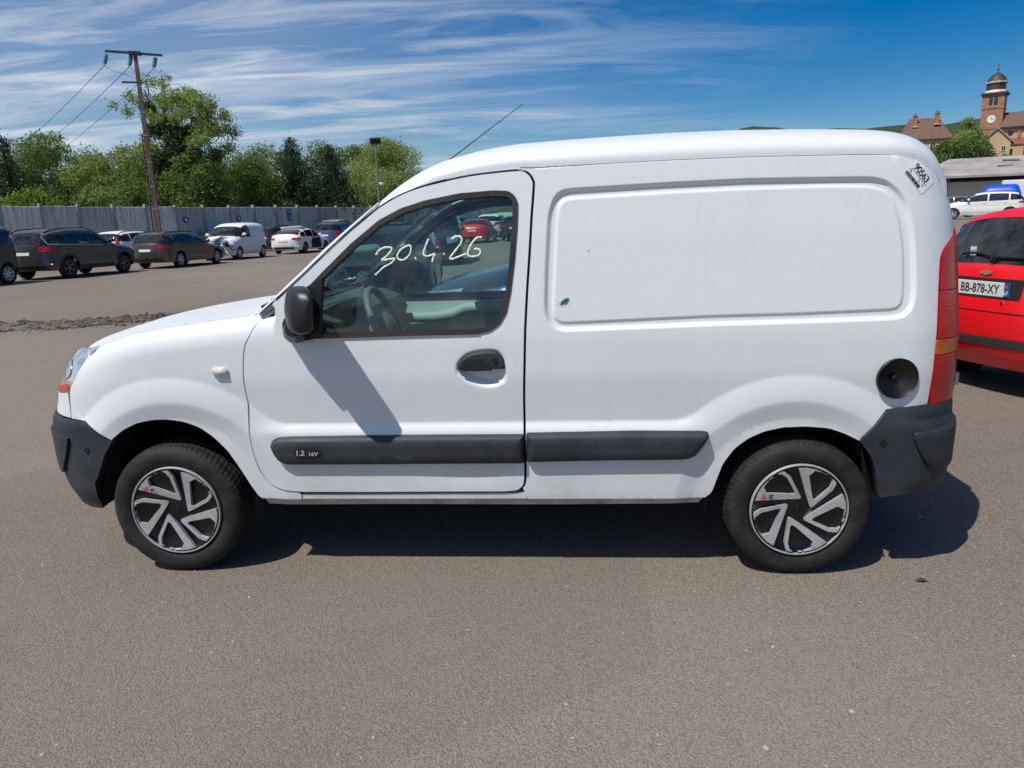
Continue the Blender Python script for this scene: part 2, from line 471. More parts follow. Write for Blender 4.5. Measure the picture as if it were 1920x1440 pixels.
def text_mesh(txt, size, extrude=0.0, align='CENTER', bold=0.0, spacing=1.0):
    """returns (verts Nx2, faces) of a flat text, origin at its centre"""
    cu = bpy.data.curves.new('text', 'FONT'); cu.body = txt; cu.size = size; cu.align_x = 'LEFT'; cu.offset = bold; cu.space_character = spacing
    cu.resolution_u = 3
    ob = bpy.data.objects.new('text', cu); COL.objects.link(ob)
    bpy.context.view_layer.update()
    dg = bpy.context.evaluated_depsgraph_get(); me = bpy.data.meshes.new_from_object(ob.evaluated_get(dg))
    V = np.array([v.co[:2] for v in me.vertices]); F = [tuple(p.vertices) for p in me.polygons]
    bpy.data.objects.remove(ob); bpy.data.curves.remove(cu); bpy.data.meshes.remove(me)
    V = V-(V.min(0)+V.max(0))/2
    return V, F

def copy_thing(root, loc, rz, label=None, group=None):
    r = root.copy(); COL.objects.link(r); r.location = loc; r.rotation_euler = (0, 0, rz)
    if label: r['label'] = label
    if group: r['group'] = group
    for ch in list(root.children):
        c = ch.copy(); COL.objects.link(c); c.parent = r
        for g in list(ch.children):
            d = g.copy(); COL.objects.link(d); d.parent = c
    return r

def sstep(a, b, x):
    t_ = np.clip((x-a)/(b-a), 0, 1); return t_*t_*(3-2*t_)
def gz(x, y):
    """yard surface: flat round the van, rising gently to the far right"""
    return .95*sstep(0, 1, (np.asarray(x)*.75+np.asarray(y)*.5-6)/34)
VT = {  # outline tables of the van's side, metres: (x along the van, z up)
 'door_front_low': [(-0.781,1.18), (-0.814,1.141), (-0.846,1.109), (-0.883,1.063), (-0.895,1.04), (-0.924,0.987), (-0.938,0.898), (-0.941,0.822), (-0.936,0.744), (-0.939,0.651), (-0.939,0.572), (-0.929,0.499), (-0.911,0.446), (-0.88,0.404), (-0.843,0.381), (-0.794,0.371), (-0.737,0.366)],
 'door_bot_rear': [(-0.737,0.366), (-0.466,0.365), (-0.183,0.366), (0.096,0.366), (0.158,0.371), (0.182,0.386), (0.194,0.412), (0.197,0.485), (0.197,0.599), (0.198,0.767), (0.203,0.902), (0.208,1.034)],
 'door_rear_top': [(0.208,1.034), (0.218,1.182), (0.231,1.341), (0.24,1.466), (0.25,1.579), (0.248,1.603), (0.236,1.625), (0.217,1.639), (0.192,1.643), (0.128,1.64), (-0.002,1.628), (-0.132,1.604), (-0.198,1.589), (-0.264,1.567), (-0.311,1.544), (-0.358,1.517)],
 'sil_pillar': [(-0.781,1.183), (-0.675,1.271), (-0.569,1.363), (-0.466,1.448), (-0.357,1.536), (-0.263,1.603), (-0.177,1.654)],
 'window': [(-0.64,1.226), (-0.587,1.276), (-0.468,1.383), (-0.353,1.47), (-0.266,1.512), (-0.167,1.54), (-0.036,1.562), (0.094,1.569), (0.152,1.566), (0.177,1.549), (0.189,1.524), (0.185,1.437), (0.173,1.311), (0.155,1.184), (0.137,1.107), (0.11,1.062), (0.07,1.034), (0.017,1.025), (-0.282,1.023), (-0.606,1.018), (-0.66,1.019)],
 'trimF': [(-0.855,0.578), (-0.842,0.599), (-0.817,0.61), (-0.767,0.613), (-0.454,0.616), (-0.166,0.617), (0.196,0.616), (0.194,0.493), (-0.449,0.492), (-0.793,0.493), (-0.827,0.512), (-0.848,0.549)],
 'trimR': [(0.207,0.62), (0.637,0.625), (0.898,0.622), (0.924,0.619), (0.931,0.6), (0.913,0.566), (0.882,0.524), (0.856,0.51), (0.823,0.505), (0.505,0.503), (0.205,0.498)],
 'badge': [(-0.693,0.554), (-0.75,0.554), (-0.635,0.554), (-0.691,0.574), (-0.694,0.534)],
 'handle': [(-0.065,0.879), (-0.057,0.913), (-0.019,0.946), (0.035,0.958), (0.087,0.958), (0.113,0.941), (0.126,0.91), (0.124,0.843), (0.11,0.828), (0.083,0.816), (0.043,0.815), (0.003,0.824), (-0.03,0.84), (-0.056,0.864)],
 'handle_pts': [(-0.065,0.883), (0.125,0.88), (-0.051,0.883), (-0.044,0.909), (0.0,0.924), (0.046,0.919), (0.072,0.901), (0.075,0.881), (0.088,0.919)],
 'rec_out': [(0.379,1.569), (0.739,1.58), (1.049,1.586), (1.367,1.582), (1.517,1.579), (1.573,1.564), (1.623,1.518), (1.649,1.469), (1.667,1.388), (1.678,1.29), (1.685,1.159), (1.677,1.093), (1.645,1.06), (1.605,1.053), (1.26,1.046), (0.93,1.042), (0.353,1.029), (0.321,1.042), (0.295,1.072), (0.286,1.117), (0.292,1.276), (0.304,1.465), (0.321,1.527), (0.344,1.557)],
 'rec_in': [(0.378,1.532), (0.739,1.544), (1.049,1.55), (1.368,1.55), (1.51,1.544), (1.566,1.528), (1.599,1.487), (1.621,1.405), (1.635,1.308), (1.641,1.16), (1.637,1.11), (1.612,1.09), (1.259,1.08), (0.929,1.077), (0.354,1.06), (0.329,1.075), (0.322,1.097), (0.322,1.148), (0.333,1.339), (0.343,1.489), (0.356,1.519)],
 'groove': [(0.265,1.649), (0.551,1.66), (0.801,1.665), (1.049,1.667), (1.366,1.664), (1.411,1.663), (1.598,1.659)],
 'cap': [(1.637,0.826), (1.562,0.827), (1.713,0.824), (1.63,0.904), (1.645,0.746)],
 'tail': [(1.871,1.361), (1.817,1.326), (1.79,1.294), (1.781,1.253), (1.778,1.138), (1.777,0.971), (1.776,0.842), (1.776,0.716), (1.817,0.714)],
 'bumpR': [(1.515,0.577), (1.562,0.64), (1.608,0.702), (1.769,0.717), (1.828,0.711)],
 'bumpR_low': [(1.826,0.379), (1.718,0.356), (1.618,0.339), (1.608,0.343), (1.599,0.388), (1.585,0.454), (1.559,0.52), (1.515,0.577)],
 'bumpR_sub': [(1.705,0.613), (1.798,0.616), (1.878,0.435), (1.812,0.456), (1.764,0.5), (1.728,0.559)],
 'bumpR_screw': [(1.597,0.578)],
 'bumpF': [(-1.676,0.669), (-1.617,0.631), (-1.548,0.599), (-1.6,0.53), (-1.651,0.428), (-1.675,0.392), (-1.677,0.305), (-1.685,0.266), (-1.726,0.268), (-1.781,0.283)],
 'bumpF_sub': [(-1.763,0.594), (-1.806,0.506), (-1.866,0.414)],
 'bumpF_screw': [(-1.685,0.546)],
 'head': [(-1.608,0.983), (-1.643,0.944), (-1.703,0.866), (-1.734,0.826), (-1.754,0.802)],
 'archF': [(-1.556,0.596), (-1.494,0.641), (-1.424,0.673), (-1.351,0.687), (-1.289,0.688), (-1.221,0.678), (-1.156,0.652), (-1.101,0.609), (-1.047,0.547), (-1.003,0.467), (-0.967,0.394), (-0.939,0.345)],
 'archR': [(0.93,0.336), (0.953,0.354), (0.97,0.409), (0.993,0.481), (1.036,0.545), (1.086,0.586), (1.149,0.616), (1.226,0.633), (1.231,0.632), (1.31,0.635), (1.396,0.627), (1.457,0.606), (1.519,0.574)],
 'sill': [(-0.936,0.339), (-0.896,0.313), (-0.328,0.316), (0.316,0.319), (0.924,0.319)],
 'hoodline': [(-1.663,0.968), (-1.547,1.004), (-1.433,1.036), (-1.349,1.052), (-1.257,1.065), (-1.138,1.08), (-1.019,1.093), (-0.925,1.103), (-0.877,1.115)],
 'marker': [(-1.035,0.889), (-1.068,0.893), (-0.994,0.888), (-1.033,0.909), (-1.038,0.867)],
 'sticker': [(1.685,1.628), (1.748,1.555), (1.685,1.532), (1.636,1.591), (1.704,1.593), (1.662,1.565)],
 'green': [(0.364,1.141), (0.459,1.335)],
 'mirror': [(-0.683,1.188), (-0.671,1.213), (-0.632,1.227), (-0.598,1.224), (-0.59,1.071), (-0.665,1.079), (-0.685,1.108)],
 'mirror_base': [(-0.761,1.075), (-0.746,1.107), (-0.653,1.216), (-0.581,1.256), (-0.608,1.046), (-0.589,1.033), (-0.65,1.011), (-0.718,1.015)],
 'antenna': [(-0.168,1.755), (0.185,1.992)],
 'w0': [(-0.374,1.338), (-0.363,1.354), (-0.338,1.366), (-0.316,1.365), (-0.311,1.356), (-0.334,1.332), (-0.352,1.318), (-0.325,1.32), (-0.3,1.322), (-0.315,1.305), (-0.346,1.289), (-0.38,1.26)],
 'w1': [(-0.248,1.371), (-0.274,1.357), (-0.289,1.336), (-0.285,1.319), (-0.265,1.317), (-0.242,1.335), (-0.234,1.359), (-0.238,1.371), (-0.248,1.371)],
 'w2': [(-0.218,1.319), (-0.214,1.321)],
 'w3': [(-0.163,1.395), (-0.176,1.367), (-0.185,1.338), (-0.17,1.328), (-0.14,1.337), (-0.147,1.323), (-0.151,1.306)],
 'w4': [(-0.106,1.334), (-0.102,1.336)],
 'w5': [(-0.072,1.391), (-0.055,1.402), (-0.035,1.397), (-0.035,1.378), (-0.061,1.345), (-0.081,1.321), (-0.074,1.315), (-0.042,1.325), (-0.017,1.334)],
 'w6': [(0.046,1.395), (0.029,1.395), (0.009,1.377), (-0.007,1.348), (-0.01,1.329), (0.007,1.323), (0.032,1.328), (0.04,1.342), (0.028,1.352), (0.015,1.35)],
}
def build_ground():
    c = np.concatenate([-np.geomspace(4000, 60, 24), np.linspace(-56, 56, 57), np.geomspace(60, 4000, 24)])
    X, Y = np.meshgrid(c, c, indexing='ij'); Z = gz(X, Y)
    t = NT('asphalt'); o = t.obj()
    n0 = t.noise(o, .35, 5, .6); n1 = t.noise(o, 2.2, 6, .65); n2 = t.noise(o, 40, 4, .7); n3 = t.noise(o, 210, 3, .65)
    v = t.n('ShaderNodeTexVoronoi', Vector=o, Scale=165.); v2 = t.n('ShaderNodeTexVoronoi', Vector=o, Scale=55.)
    sc_ = t.n('ShaderNodeSeparateColor', i0=v.outputs['Color']); s2 = t.n('ShaderNodeSeparateColor', i0=v2.outputs['Color'])
    base = t.mix(t.ramp(n1, .3, .7), (0.192, 0.156, 0.122), (0.241, 0.197, 0.154))
    base = t.mix(t.ramp(n0, .35, .7, 0, .6), base, (0.259, 0.213, 0.167))
    # aggregate: each stone its own tone, the binder dark between
    stone = t.mix(sc_.outputs[0], (0.116, 0.095, 0.076), (0.357, 0.297, 0.235))
    c1 = t.mix(.56, base, stone)
    c1 = t.mix(t.ramp(v.outputs['Distance'], .35, .75, 0, .65), c1, (0.076, 0.063, 0.052))
    light = t.math('MULTIPLY', t.math('GREATER_THAN', s2.outputs[1], .994), t.ramp(v2.outputs['Distance'], .34, .22))
    c1 = t.mix(t.math('MULTIPLY', light, .75), c1, (0.491, 0.413, 0.326))
    dust = t.ramp(t.noise(o, 1.1, 6, .7, .6), .62, .78, 0, .30)
    c1 = t.mix(dust, c1, (0.321, 0.248, 0.163))
    oil = t.ramp(t.noise(o, .8, 4, .6, .3), .68, .80, 0, .35)
    c1 = t.mix(oil, c1, (0.081, 0.066, 0.055))
    # worn lighter lanes, darker repair patches and dribbles of oil
    big = t.noise(o, .16, 4, .55, .4); c1 = t.mix(t.ramp(big, .38, .66, .0, .30), c1, (.30, .262, .222))
    pv = t.n('ShaderNodeTexVoronoi', Vector=o, Scale=.21, Randomness=.9); ps = t.n('ShaderNodeSeparateColor', i0=pv.outputs['Color'])
    c1 = t.mix(t.math('MULTIPLY', t.math('GREATER_THAN', ps.outputs[0], .72), .16), c1, (.10, .088, .078))
    dr = t.n('ShaderNodeTexVoronoi', Vector=o, Scale=.9); ds = t.n('ShaderNodeSeparateColor', i0=dr.outputs['Color'])
    blot = t.math('MULTIPLY', t.math('GREATER_THAN', ds.outputs[1], .80), t.ramp(t.math('ADD', dr.outputs['Distance'], t.math('MULTIPLY', t.noise(o, 9, 4, .7), .22)), .30, .16))
    c1 = t.mix(t.math('MULTIPLY', blot, .25), c1, (.075, .066, .060))
    sx_ = t.n('ShaderNodeSeparateXYZ', i0=o)
    sv = t.n('ShaderNodeCombineXYZ', i0=t.math('ADD', t.math('MULTIPLY', sx_.outputs[0], .22), t.math('MULTIPLY', sx_.outputs[1], .10)), i1=t.math('SUBTRACT', t.math('MULTIPLY', sx_.outputs[1], 3.2), t.math('MULTIPLY', sx_.outputs[0], 1.4)), i2=0.)
    c1 = t.mix(t.ramp(t.noise(sv.outputs[0], 1.5, 5, .65), .55, .78, 0, .20), c1, (.115, .10, .09))
    h = t.math('ADD', t.math('MULTIPLY', t.math('SUBTRACT', 1., v.outputs['Distance']), .8), t.math('ADD', t.math('MULTIPLY', n2, .7), t.math('MULTIPLY', n3, .3)))
    t.bsdf(c1, t.ramp(n2, .3, .7, .78, .95), 0, .35, normal=t.bump(h, .7, .006))
    g = grid_mesh('asphalt_ground', np.stack([X, Y, Z], -1), t.m); g['kind'] = 'structure'
    return g
build_ground()
ZK = [.15, .25, .33, .5, .65, .85, 1.0, 1.1, 1.4, 1.62, 1.72, 1.80]
WK = [.735, .765, .78, .785, .787, .803, .80, .79, .752, .718, .70, .68]
FZ = [.15, .3, .45, .66, .70, .80, .90, 1.0, 1.15]; FX = [-1.97, -2.02, -2.05, -2.05, -2.03, -2.0, -1.93, -1.86, -1.75]
RZ = [.15, .7, 1.0, 1.3, 1.45, 1.6, 1.7, 1.8]; RX = [1.95, 1.95, 1.94, 1.92, 1.90, 1.86, 1.80, 1.72]
def smooth_interp(z, K, V_):
    # piecewise-linear softened by averaging over a small window
    s = 0
    for d in (-.03, -.015, 0, .015, .03): s = s+np.interp(z+d, K, V_)
    return s/5
def w_base(z): return smooth_interp(z, ZK, WK)
HUBF, HUBR, HUBZ = -1.3, 1.3, .287
ARC_F, ARC_R = (-1.27, .30), (1.265, .28)
HL = np.array(VT['hoodline'])
def hood_edge(x): return np.interp(x, HL[:, 0], HL[:, 1])
def w_nose(x, z, off=0.):
    b = w_base(z); xf = smooth_interp(z, FZ, FX)
    u = np.clip((-1.2-x)/(-1.2-xf), 0, 1); n = 3.2
    b = b*(1-u**n)**(1/n)
    xr = smooth_interp(z, RZ, RX); v = np.clip((x-(xr-.28))/.28, 0, 1)
    return b-.24*(1-np.sqrt(np.maximum(1-v**2, 0)))
def zone(x, z):
    """raised lower body: sill band joined to both wheel-arch flares"""
    d1 = z-.662
    d2 = np.hypot(x-ARC_F[0], z-ARC_F[1])-.565
    d3 = np.hypot(x-ARC_R[0], (z-ARC_R[1]))-.565
    k = .05
    def smin(a, b):
        h = np.clip(.5+.5*(b-a)/k, 0, 1); return b+(a-b)*h-k*h*(1-h)
    d = smin(smin(d1, d2), d3)
    f = sstep(-.02, .10, d1-np.minimum(d2, d3))            # 1 on the flares, 0 on the sill band
    q = .007-d; k2 = .016; q = np.where(q < 0, 0, np.where(q < k2, q*q/(2*k2), q-k2/2))
    t_ = np.clip(q/(.048+.075*f), 0, 1)
    return t_*(1.5-.5*t_*t_)
REC_O = rounded(VT['rec_out'], .03); REC_I = rounded(VT['rec_in'], .03)
HANDLE = spline(VT['handle'], 4, True)
def w_van(x, z):
    x = np.asarray(x, float); z = np.asarray(z, float); shp = x.shape
    x = x.ravel(); z = z.ravel()
    b = w_nose(x, z)+.021*zone(x, z)
    for cx, cz in (ARC_F, ARC_R):
        r = np.hypot(x-cx, z-cz); b = b-.012*np.clip((.462-r)/.075, 0, 1)
    # fender rolls over into the bonnet
    f = (x < -.80)
    if f.any():
        ze = hood_edge(x); t_ = np.clip((z-(ze-.10))/.10, 0, 1)
        b = np.where(f, b-.065*(1-np.sqrt(np.maximum(1-t_**2, 0))), b)
    k = (x > .25) & (x < 1.72) & (z > 1.0) & (z < 1.62)
    if k.any():
        P = np.stack([x[k], z[k]], 1)
        so = sdpoly(P, REC_O); si = sdpoly(P, REC_I)
        b[k] -= .014*(1-sstep(-.016, .004, so)); b[k] += .007*(1-sstep(-.006, .008, si))
    k = (x > -.10) & (x < .16) & (z > .78) & (z < .99)
    if k.any():
        P = np.stack([x[k], z[k]], 1); s = sdpoly(P, HANDLE)
        b[k] -= .030*(1-sstep(-.03, .012, s))
    # roof gutter crease
    k = (x > .2) & (x < 1.62)
    if k.any():
        g = np.interp(x, [q[0] for q in VT['groove']], [q[1] for q in VT['groove']])
        b[k] -= (.004*sstep(-.004, .004, z-g)*(1-sstep(.03, .07, z-g)))[k]
    # shallow dip in the lower door skin
    b = b-.004*np.exp(-(((x+.02)/.16)**2+((z-.44)/.035)**2))
    return b.reshape(shp)

def feature_pts():
    out = []
    for poly, offs in ((REC_O, (-.020, -.015, -.010, -.005, 0, .006)), (REC_I, (-.009, -.0045, 0, .0045, .010))):
        for d in offs: out.append(resample(inset(poly, -d), .011))
    for d in (-.012, -.004, .004, .012, .022, .03): out.append(resample(inset(HANDLE, d), .010))
    for cx, cz in (ARC_F, ARC_R):
        for r in (.40, .42, .44, .455, .462, .47, .50, .53, .545, .552, .557, .562, .567, .572, .578):
            a = np.arange(0, PI, .012/r); out.append(np.stack([cx+r*np.cos(a), cz+r*np.sin(a)], 1))
    for dz in (-.05, -.043, -.03, -.014, -.004, .003, .008, .016):
        xx = np.arange(-1.1, 1.2, .014); out.append(np.stack([xx, np.full_like(xx, .662+dz)], 1))
    g = np.array(VT['groove'])
    for dz in (-.006, -.002, .002, .006, .03, .05):
        xx = np.arange(.26, 1.6, .014); out.append(np.stack([xx, np.interp(xx, g[:, 0], g[:, 1])+dz], 1))
    return np.vstack(out)
FEAT = feature_pts()
def nose_pts(z0, z1):
    out = []
    for z in np.arange(z0, z1, .02):
        xf = float(smooth_interp(z, FZ, FX)); yf = np.linspace(.02, .97, 34); u = (1-yf**3.2)**(1/3.2)
        out.append(np.stack([-1.2+(xf+1.2)*u, np.full_like(u, z)], 1))
    return np.vstack(out)
def tail_pts(z0, z1):
    out = []
    for z in np.arange(z0, z1, .02):
        xr = float(smooth_interp(z, RZ, RX)); a = np.linspace(.1, 1.5, 16)
        out.append(np.stack([xr-.28+.28*np.sin(a), np.full_like(a, z)], 1))
    return np.vstack(out)

def build_van():
    van = thing('delivery_van', 'white panel van with dark bumpers and 30.4.26 written on its door window', 'van')
    T_ = {k: [tuple(q) for q in v] for k, v in VT.items()}
    pil = np.array(T_['sil_pillar'])
    door = spline(T_['door_front_low'], 4)[:-1].tolist()+T_['door_bot_rear'][:4]+spline(T_['door_bot_rear'][3:], 3)[1:].tolist()+spline(T_['door_rear_top'], 4)[1:].tolist()
    up = [(q[0]-.0, q[1]-.013) for q in pil[::-1] if q[0] < -.37]
    door = np.array([tuple(q) for q in door]+up)
    GAP = .0035
    door_in = inset(door, GAP)
    win = rounded(T_['window'], .012)
    rear_z = np.linspace(.2, 1.5, 40)
    # ---- upper gutter curve (roof edge) and roof
    gx = [-.358, -.311, -.264, -.198, -.132, -.002, .128, .192, .265, .551, .801, 1.049, 1.366, 1.50, 1.598, 1.68, 1.74, 1.79, 1.83]
    gzv = [1.521, 1.549, 1.571, 1.594, 1.611, 1.638, 1.651, 1.655, 1.653, 1.660, 1.665, 1.667, 1.664, 1.662, 1.657, 1.640, 1.610, 1.565, 1.50]
    cx = [-.42, -.385, -.31, -.222, -.101, .04, .18, .334, .571, .777, 1.048, 1.249, 1.457, 1.60, 1.682, 1.747, 1.79, 1.82, 1.84]
    cz = [1.50, 1.5448, 1.6265, 1.684, 1.7297, 1.7637, 1.7838, 1.7925, 1.8022, 1.8087, 1.8108, 1.8078, 1.8008, 1.793, 1.786, 1.772, 1.748, 1.715, 1.66]
    G = lambda x: np.interp(x, gx, gzv); Zc = lambda x: smooth_interp(x, cx, cz)
    for sd in (-1, 1):
        # ---- rear side panel
        arch = rounded(T_['archR'], .02, False).tolist()
        xs_t = np.linspace(-.09, 1.83, 70)
        top = [(x, float(G(x))) for x in xs_t]
        tail = spline(T_['tail'], 3).tolist()
        tl = [(1.905, 1.395)]+[tuple(q) for q in tail]
        bump = [tuple(q) for q in T_['bumpR'][:4]]
        right = [(float(smooth_interp(z, RZ, RX))-.004, z) for z in np.linspace(1.50, 1.40, 5)]
        poly = [(.2055, .334)]+[(.93, .334)]+[tuple(q) for q in arch]+bump[1:]+[(1.772, .719)]+[tuple(q) for q in tail[::-1] if q[0] < 1.88 and q[1] > .72]+[(1.88, 1.385)]+right[::-1]+top[::-1]
        do_ = inset(door, -.0062); dr = [(x, z) for x, z in do_.tolist() if (x > .13 and z > .38) or (x > -.10 and z > 1.5)]
        dr = sorted(dr, key=lambda q: math.atan2(q[1]-.95, q[0]+.6), reverse=True)
        poly += dr
        poly = [q for i, q in enumerate(poly) if i == 0 or math.hypot(q[0]-poly[i-1][0], q[1]-poly[i-1][1]) > .002]
        ex = np.vstack([FEAT, tail_pts(.72, 1.5)])
        ca_ = np.linspace(0, 2*PI, 40, endpoint=False)
        P, T = tri2d(poly, [np.stack([VT['cap'][0][0]+.0785*np.cos(ca_), VT['cap'][0][1]+.0785*np.sin(ca_)], 1)] if sd < 0 else [], res=.022, bstep=.012, extra=ex)
        sp = field_mesh('side_panel', P, T, w_van, 0, sd, .014, M_WHITE, van)
        if sd < 0: sp['label'] = 'white rear side panel with pressed rectangle and sticker'
        # ---- front fender
        archf = rounded(T_['archF'], .02, False).tolist()
        hl = [(x, z) for x, z in HL.tolist()]
        head = [tuple(q) for q in T_['head']]
        bf = [tuple(q) for q in T_['bumpF'][:3]]
        dl = [(x-.004, z) for x, z in spline(T_['door_front_low'], 4).tolist()]
        poly = [(-1.768, .672)]+[(-1.676, .672)]+[(bf[1][0], bf[1][1]+.003)]+[tuple(q) for q in archf]+[(-.925, .334)]+[(-.75, .334), (-.75, .355)]+[q for q in dl[::-1] if q[0] < -.755]+[(-.855, 1.128)]+hl[::-1][1:]+[(q[0]+.002, q[1]) for q in head[1:]]+[(-1.757, .79)]
        P, T = tri2d(poly, res=.022, bstep=.012, extra=np.vstack([FEAT, nose_pts(.67, .98)]))
        field_mesh('front_fender', P, T, w_van, 0, sd, .014, M_WHITE, van)
        # ---- sill below the door
        poly = [(-.745, .334), (.200, .334), (.200, .362), (.16, .358), (-.745, .354)]
        P, T = tri2d(poly, res=.03, bstep=.02)
        field_mesh('sill', P, T, w_van, -.003, sd, .03, M_WHITE, van)
        # rolled seam under the sill
        poly = [(-.905, .300), (-.40, .303), (.30, .300), (.80, .304), (.905, .303), (.928, .3335), (.60, .3335), (-.925, .3335)]
        P, T = tri2d(poly, res=.03, bstep=.02)
        field_mesh('sill_seam', P, T, w_van, -.014, sd, .03, simple('dirty_seam', (.44, .41, .33), .7, var=.4, vscale=9), van)
        # ---- door
        P, T = tri2d(door_in, [win], res=.02, bstep=.012, extra=FEAT)
        dr_ = field_mesh('door', P, T, w_van, .004, sd, .022, M_WHITE, van)
        ring = inset(win, .019)
        P, T = tri2d(inset(win, -.001), [ring], res=.02, bstep=.01)
        field_mesh('window_seal', P, T, w_van, .009, sd, .035, simple('seal_rubber', (.030, .024, .023), .45, var=.25, vscale=9), dr_)
        P, T = tri2d(inset(win, .006), res=.05, bstep=.025)
        field_mesh('window_glass', P, T, w_van, -.014, sd, 0, M_GLASS, dr_)
        # waist strip along the bottom of the glass
        P, T = tri2d([(-.60, 1.019), (.03, 1.026), (.03, 1.040), (-.60, 1.035)], res=.03, bstep=.015)
        field_mesh('waist_strip', P, T, w_van, .012, sd, .02, simple('waist_metal', (.075, .05, .047), .3, .5, var=.2), dr_)
        # ---- protective strips
        def bulge(poly, name, par, h=.033):
            pl = rounded(poly, .008); P, T = tri2d(pl, res=.014, bstep=.010, extra=np.vstack([resample(inset(pl, d), .012) for d in (.003, .007, .013, .02)]))
            wf = lambda x, z: w_van(x, z)+h*np.sqrt(np.clip(1-(1-np.clip(-sdpoly(np.stack([np.ravel(x), np.ravel(z)], 1), pl)/.028, 0, 1))**2, 0, 1)).reshape(np.shape(x))
            return field_mesh(name, P, T, wf, .002, sd, .01, M_PLASTIC, par)
        bulge(T_['trimF'], 'door_strip', dr_)
        bulge(T_['trimR'], 'side_strip', sp)
        # ---- door handle
        hp = T_['handle_pts']
        hs_ = [q for q in HANDLE.tolist() if q[1] > .884]
        hs_ = sorted(hs_, key=lambda q: math.atan2(q[1]-.88, q[0]-.03))
        hpoly = inset([(.124, .883)]+hs_+[(-.064, .883)], .001)
        wflat = lambda x, z: w_base(np.asarray(z))+0*np.asarray(x)
        P, T = tri2d(hpoly, res=.012, bstep=.008, extra=np.vstack([resample(inset(hpoly, d), .01) for d in (.004, .009, .015)]))
        wh = lambda x, z: wflat(x, z)+.014*np.sqrt(np.clip(1-(1-np.clip(-sdpoly(np.stack([np.ravel(x), np.ravel(z)], 1), hpoly)/.011, 0, 1))**2, 0, 1)).reshape(np.shape(x))
        field_mesh('door_handle', P, T, wh, .0, sd, .035, M_PLASTIC, dr_)
        lp = spline([hp[2], hp[3], hp[4], hp[5], hp[6], hp[7]], 4); lp = np.vstack([lp, [(.0, .879)]])
        P, T = tri2d(lp, res=.012, bstep=.008)
        field_mesh('handle_flap', P, T, wflat, .018, sd, .012, M_BLACK, dr_)
        mb = MB(); mb.lathe([(.0, .004), (.006, .004), (.0065, .001), (.0135, .001), (.0145, -.004), (.0145, -.01)], 20)
        lk = mb.build('door_lock', M_BLACK, dr_, True)
        lk.rotation_euler = (sd*-PI/2, 0, 0) if sd > 0 else (PI/2, 0, 0)
        lk.location = (hp[8][0], sd*(float(w_base(np.array(hp[8][1])))+.016), hp[8][1])
        # ---- tail lamp
        tpoly = [tuple(q) for q in tail]; tpoly = [(1.895, 1.385)]+tpoly+[(1.925, .716)]+[(float(smooth_interp(z, RZ, RX))-.002, z) for z in np.linspace(.75, 1.385, 12)]
        tp = inset(tpoly, .002)
        tex = tail_pts(.72, 1.4)
        zones = [(.5, .912, 'reversing_segment', M_RED), (.912, .972, 'indicator_segment', M_AMBER), (.972, 1.155, 'brake_segment', M_RED), (1.155, 1.6, 'tail_segment', M_RED)]
        P, T = tri2d(inset(tpoly, -.002), res=.03, bstep=.012, extra=tex)
        tlm = field_mesh('tail_lamp', P, T, w_van, -.006, sd, .02, M_DARK, van)
        for za, zb, nm, mt in zones:
            P, T = tri2d([(1.70, za+.0015), (1.96, za+.0015), (1.96, zb-.0015), (1.70, zb-.0015)], res=.014, bstep=.01, extra=tex, clip=tp)
            sg = field_mesh(nm, P, T, w_van, .007, sd, .012, mt, tlm)
        # ---- rear bumper side
        low = T_['bumpR_low']
        bp = [tuple(q) for q in T_['bumpR'][:4]]+[(1.86, .714), (1.948, .71), (1.955, .60), (1.95, .45), (1.93, .39)]+[tuple(q) for q in low[:-1]]
        bp = rounded(bp, .012)
        P, T = tri2d(bp, res=.022, bstep=.012, extra=tail_pts(.33, .72))
        wb = lambda x, z: w_van(x, z)+.012*sstep(.72, .68, z)-.03*sstep(.42, .33, z)*sstep(1.55, 1.9, x)
        rb = field_mesh('rear_bumper', P, T, wb, .006, sd, .03, M_PLASTIC, van)
        sub = rounded([(1.705, .613), (1.80, .620), (1.951, .640), (1.951, .45), (1.84, .450), (1.80, .462), (1.764, .50), (1.728, .559)], [.012, 0, 0, 0, 0, .02, .02, .02])
        P, T = tri2d(sub, res=.02, bstep=.01, extra=np.vstack([tail_pts(.45, .64)]+[resample(inset(sub, d), .012) for d in (.004, .01)]))
        ws = lambda x, z: wb(x, z)+.016*np.sqrt(np.clip(1-(1-np.clip(dpoly(np.stack([np.ravel(x), np.ravel(z)], 1), sub[:-0 or None])/.02, 0, 1))**2, 0, 1)).reshape(np.shape(x))
        field_mesh('bumper_corner', P, T, ws, .010, sd, .014, M_PLASTIC, rb)
        mb = MB(); mb.lathe([(0, .001), (.006, .001), (.007, .004), (.012, .003), (.0125, -.002)], 16)
        sc_ = mb.build('bumper_screw', M_CHROME if False else M_BLACK, rb, True); q = T_['bumpR_screw'][0]
        sc_.location = (q[0], sd*(float(wb(np.array([q[0]]), np.array([q[1]]))[0])+.007), q[1]); sc_.rotation_euler = (PI/2, 0, 0) if sd < 0 else (-PI/2, 0, 0)
        # ---- front bumper side + face (to the centre line)
        fpoly = [(-1.548, .599), (-1.60, .53), (-1.651, .428), (-1.675, .392), (-1.68, .305), (-1.686, .262), (-1.76, .255)]
        front = [(float(smooth_interp(z, FZ, FX)), z) for z in np.linspace(.26, .66, 16)]
        fp = fpoly+front+[(-1.80, .668), (-1.676, .669), (-1.617, .631)]
        P, T = tri2d(fp, res=.022, bstep=.010, extra=nose_pts(.26, .67))
        wfb = lambda x, z: w_nose(x, z)+.020*sstep(-1.5, -1.75, x)*sstep(.675, .64, z)-.02*sstep(.36, .26, z)
        fb = field_mesh('front_bumper', P, T, wfb, .006, sd, .03, M_PLASTIC, van)
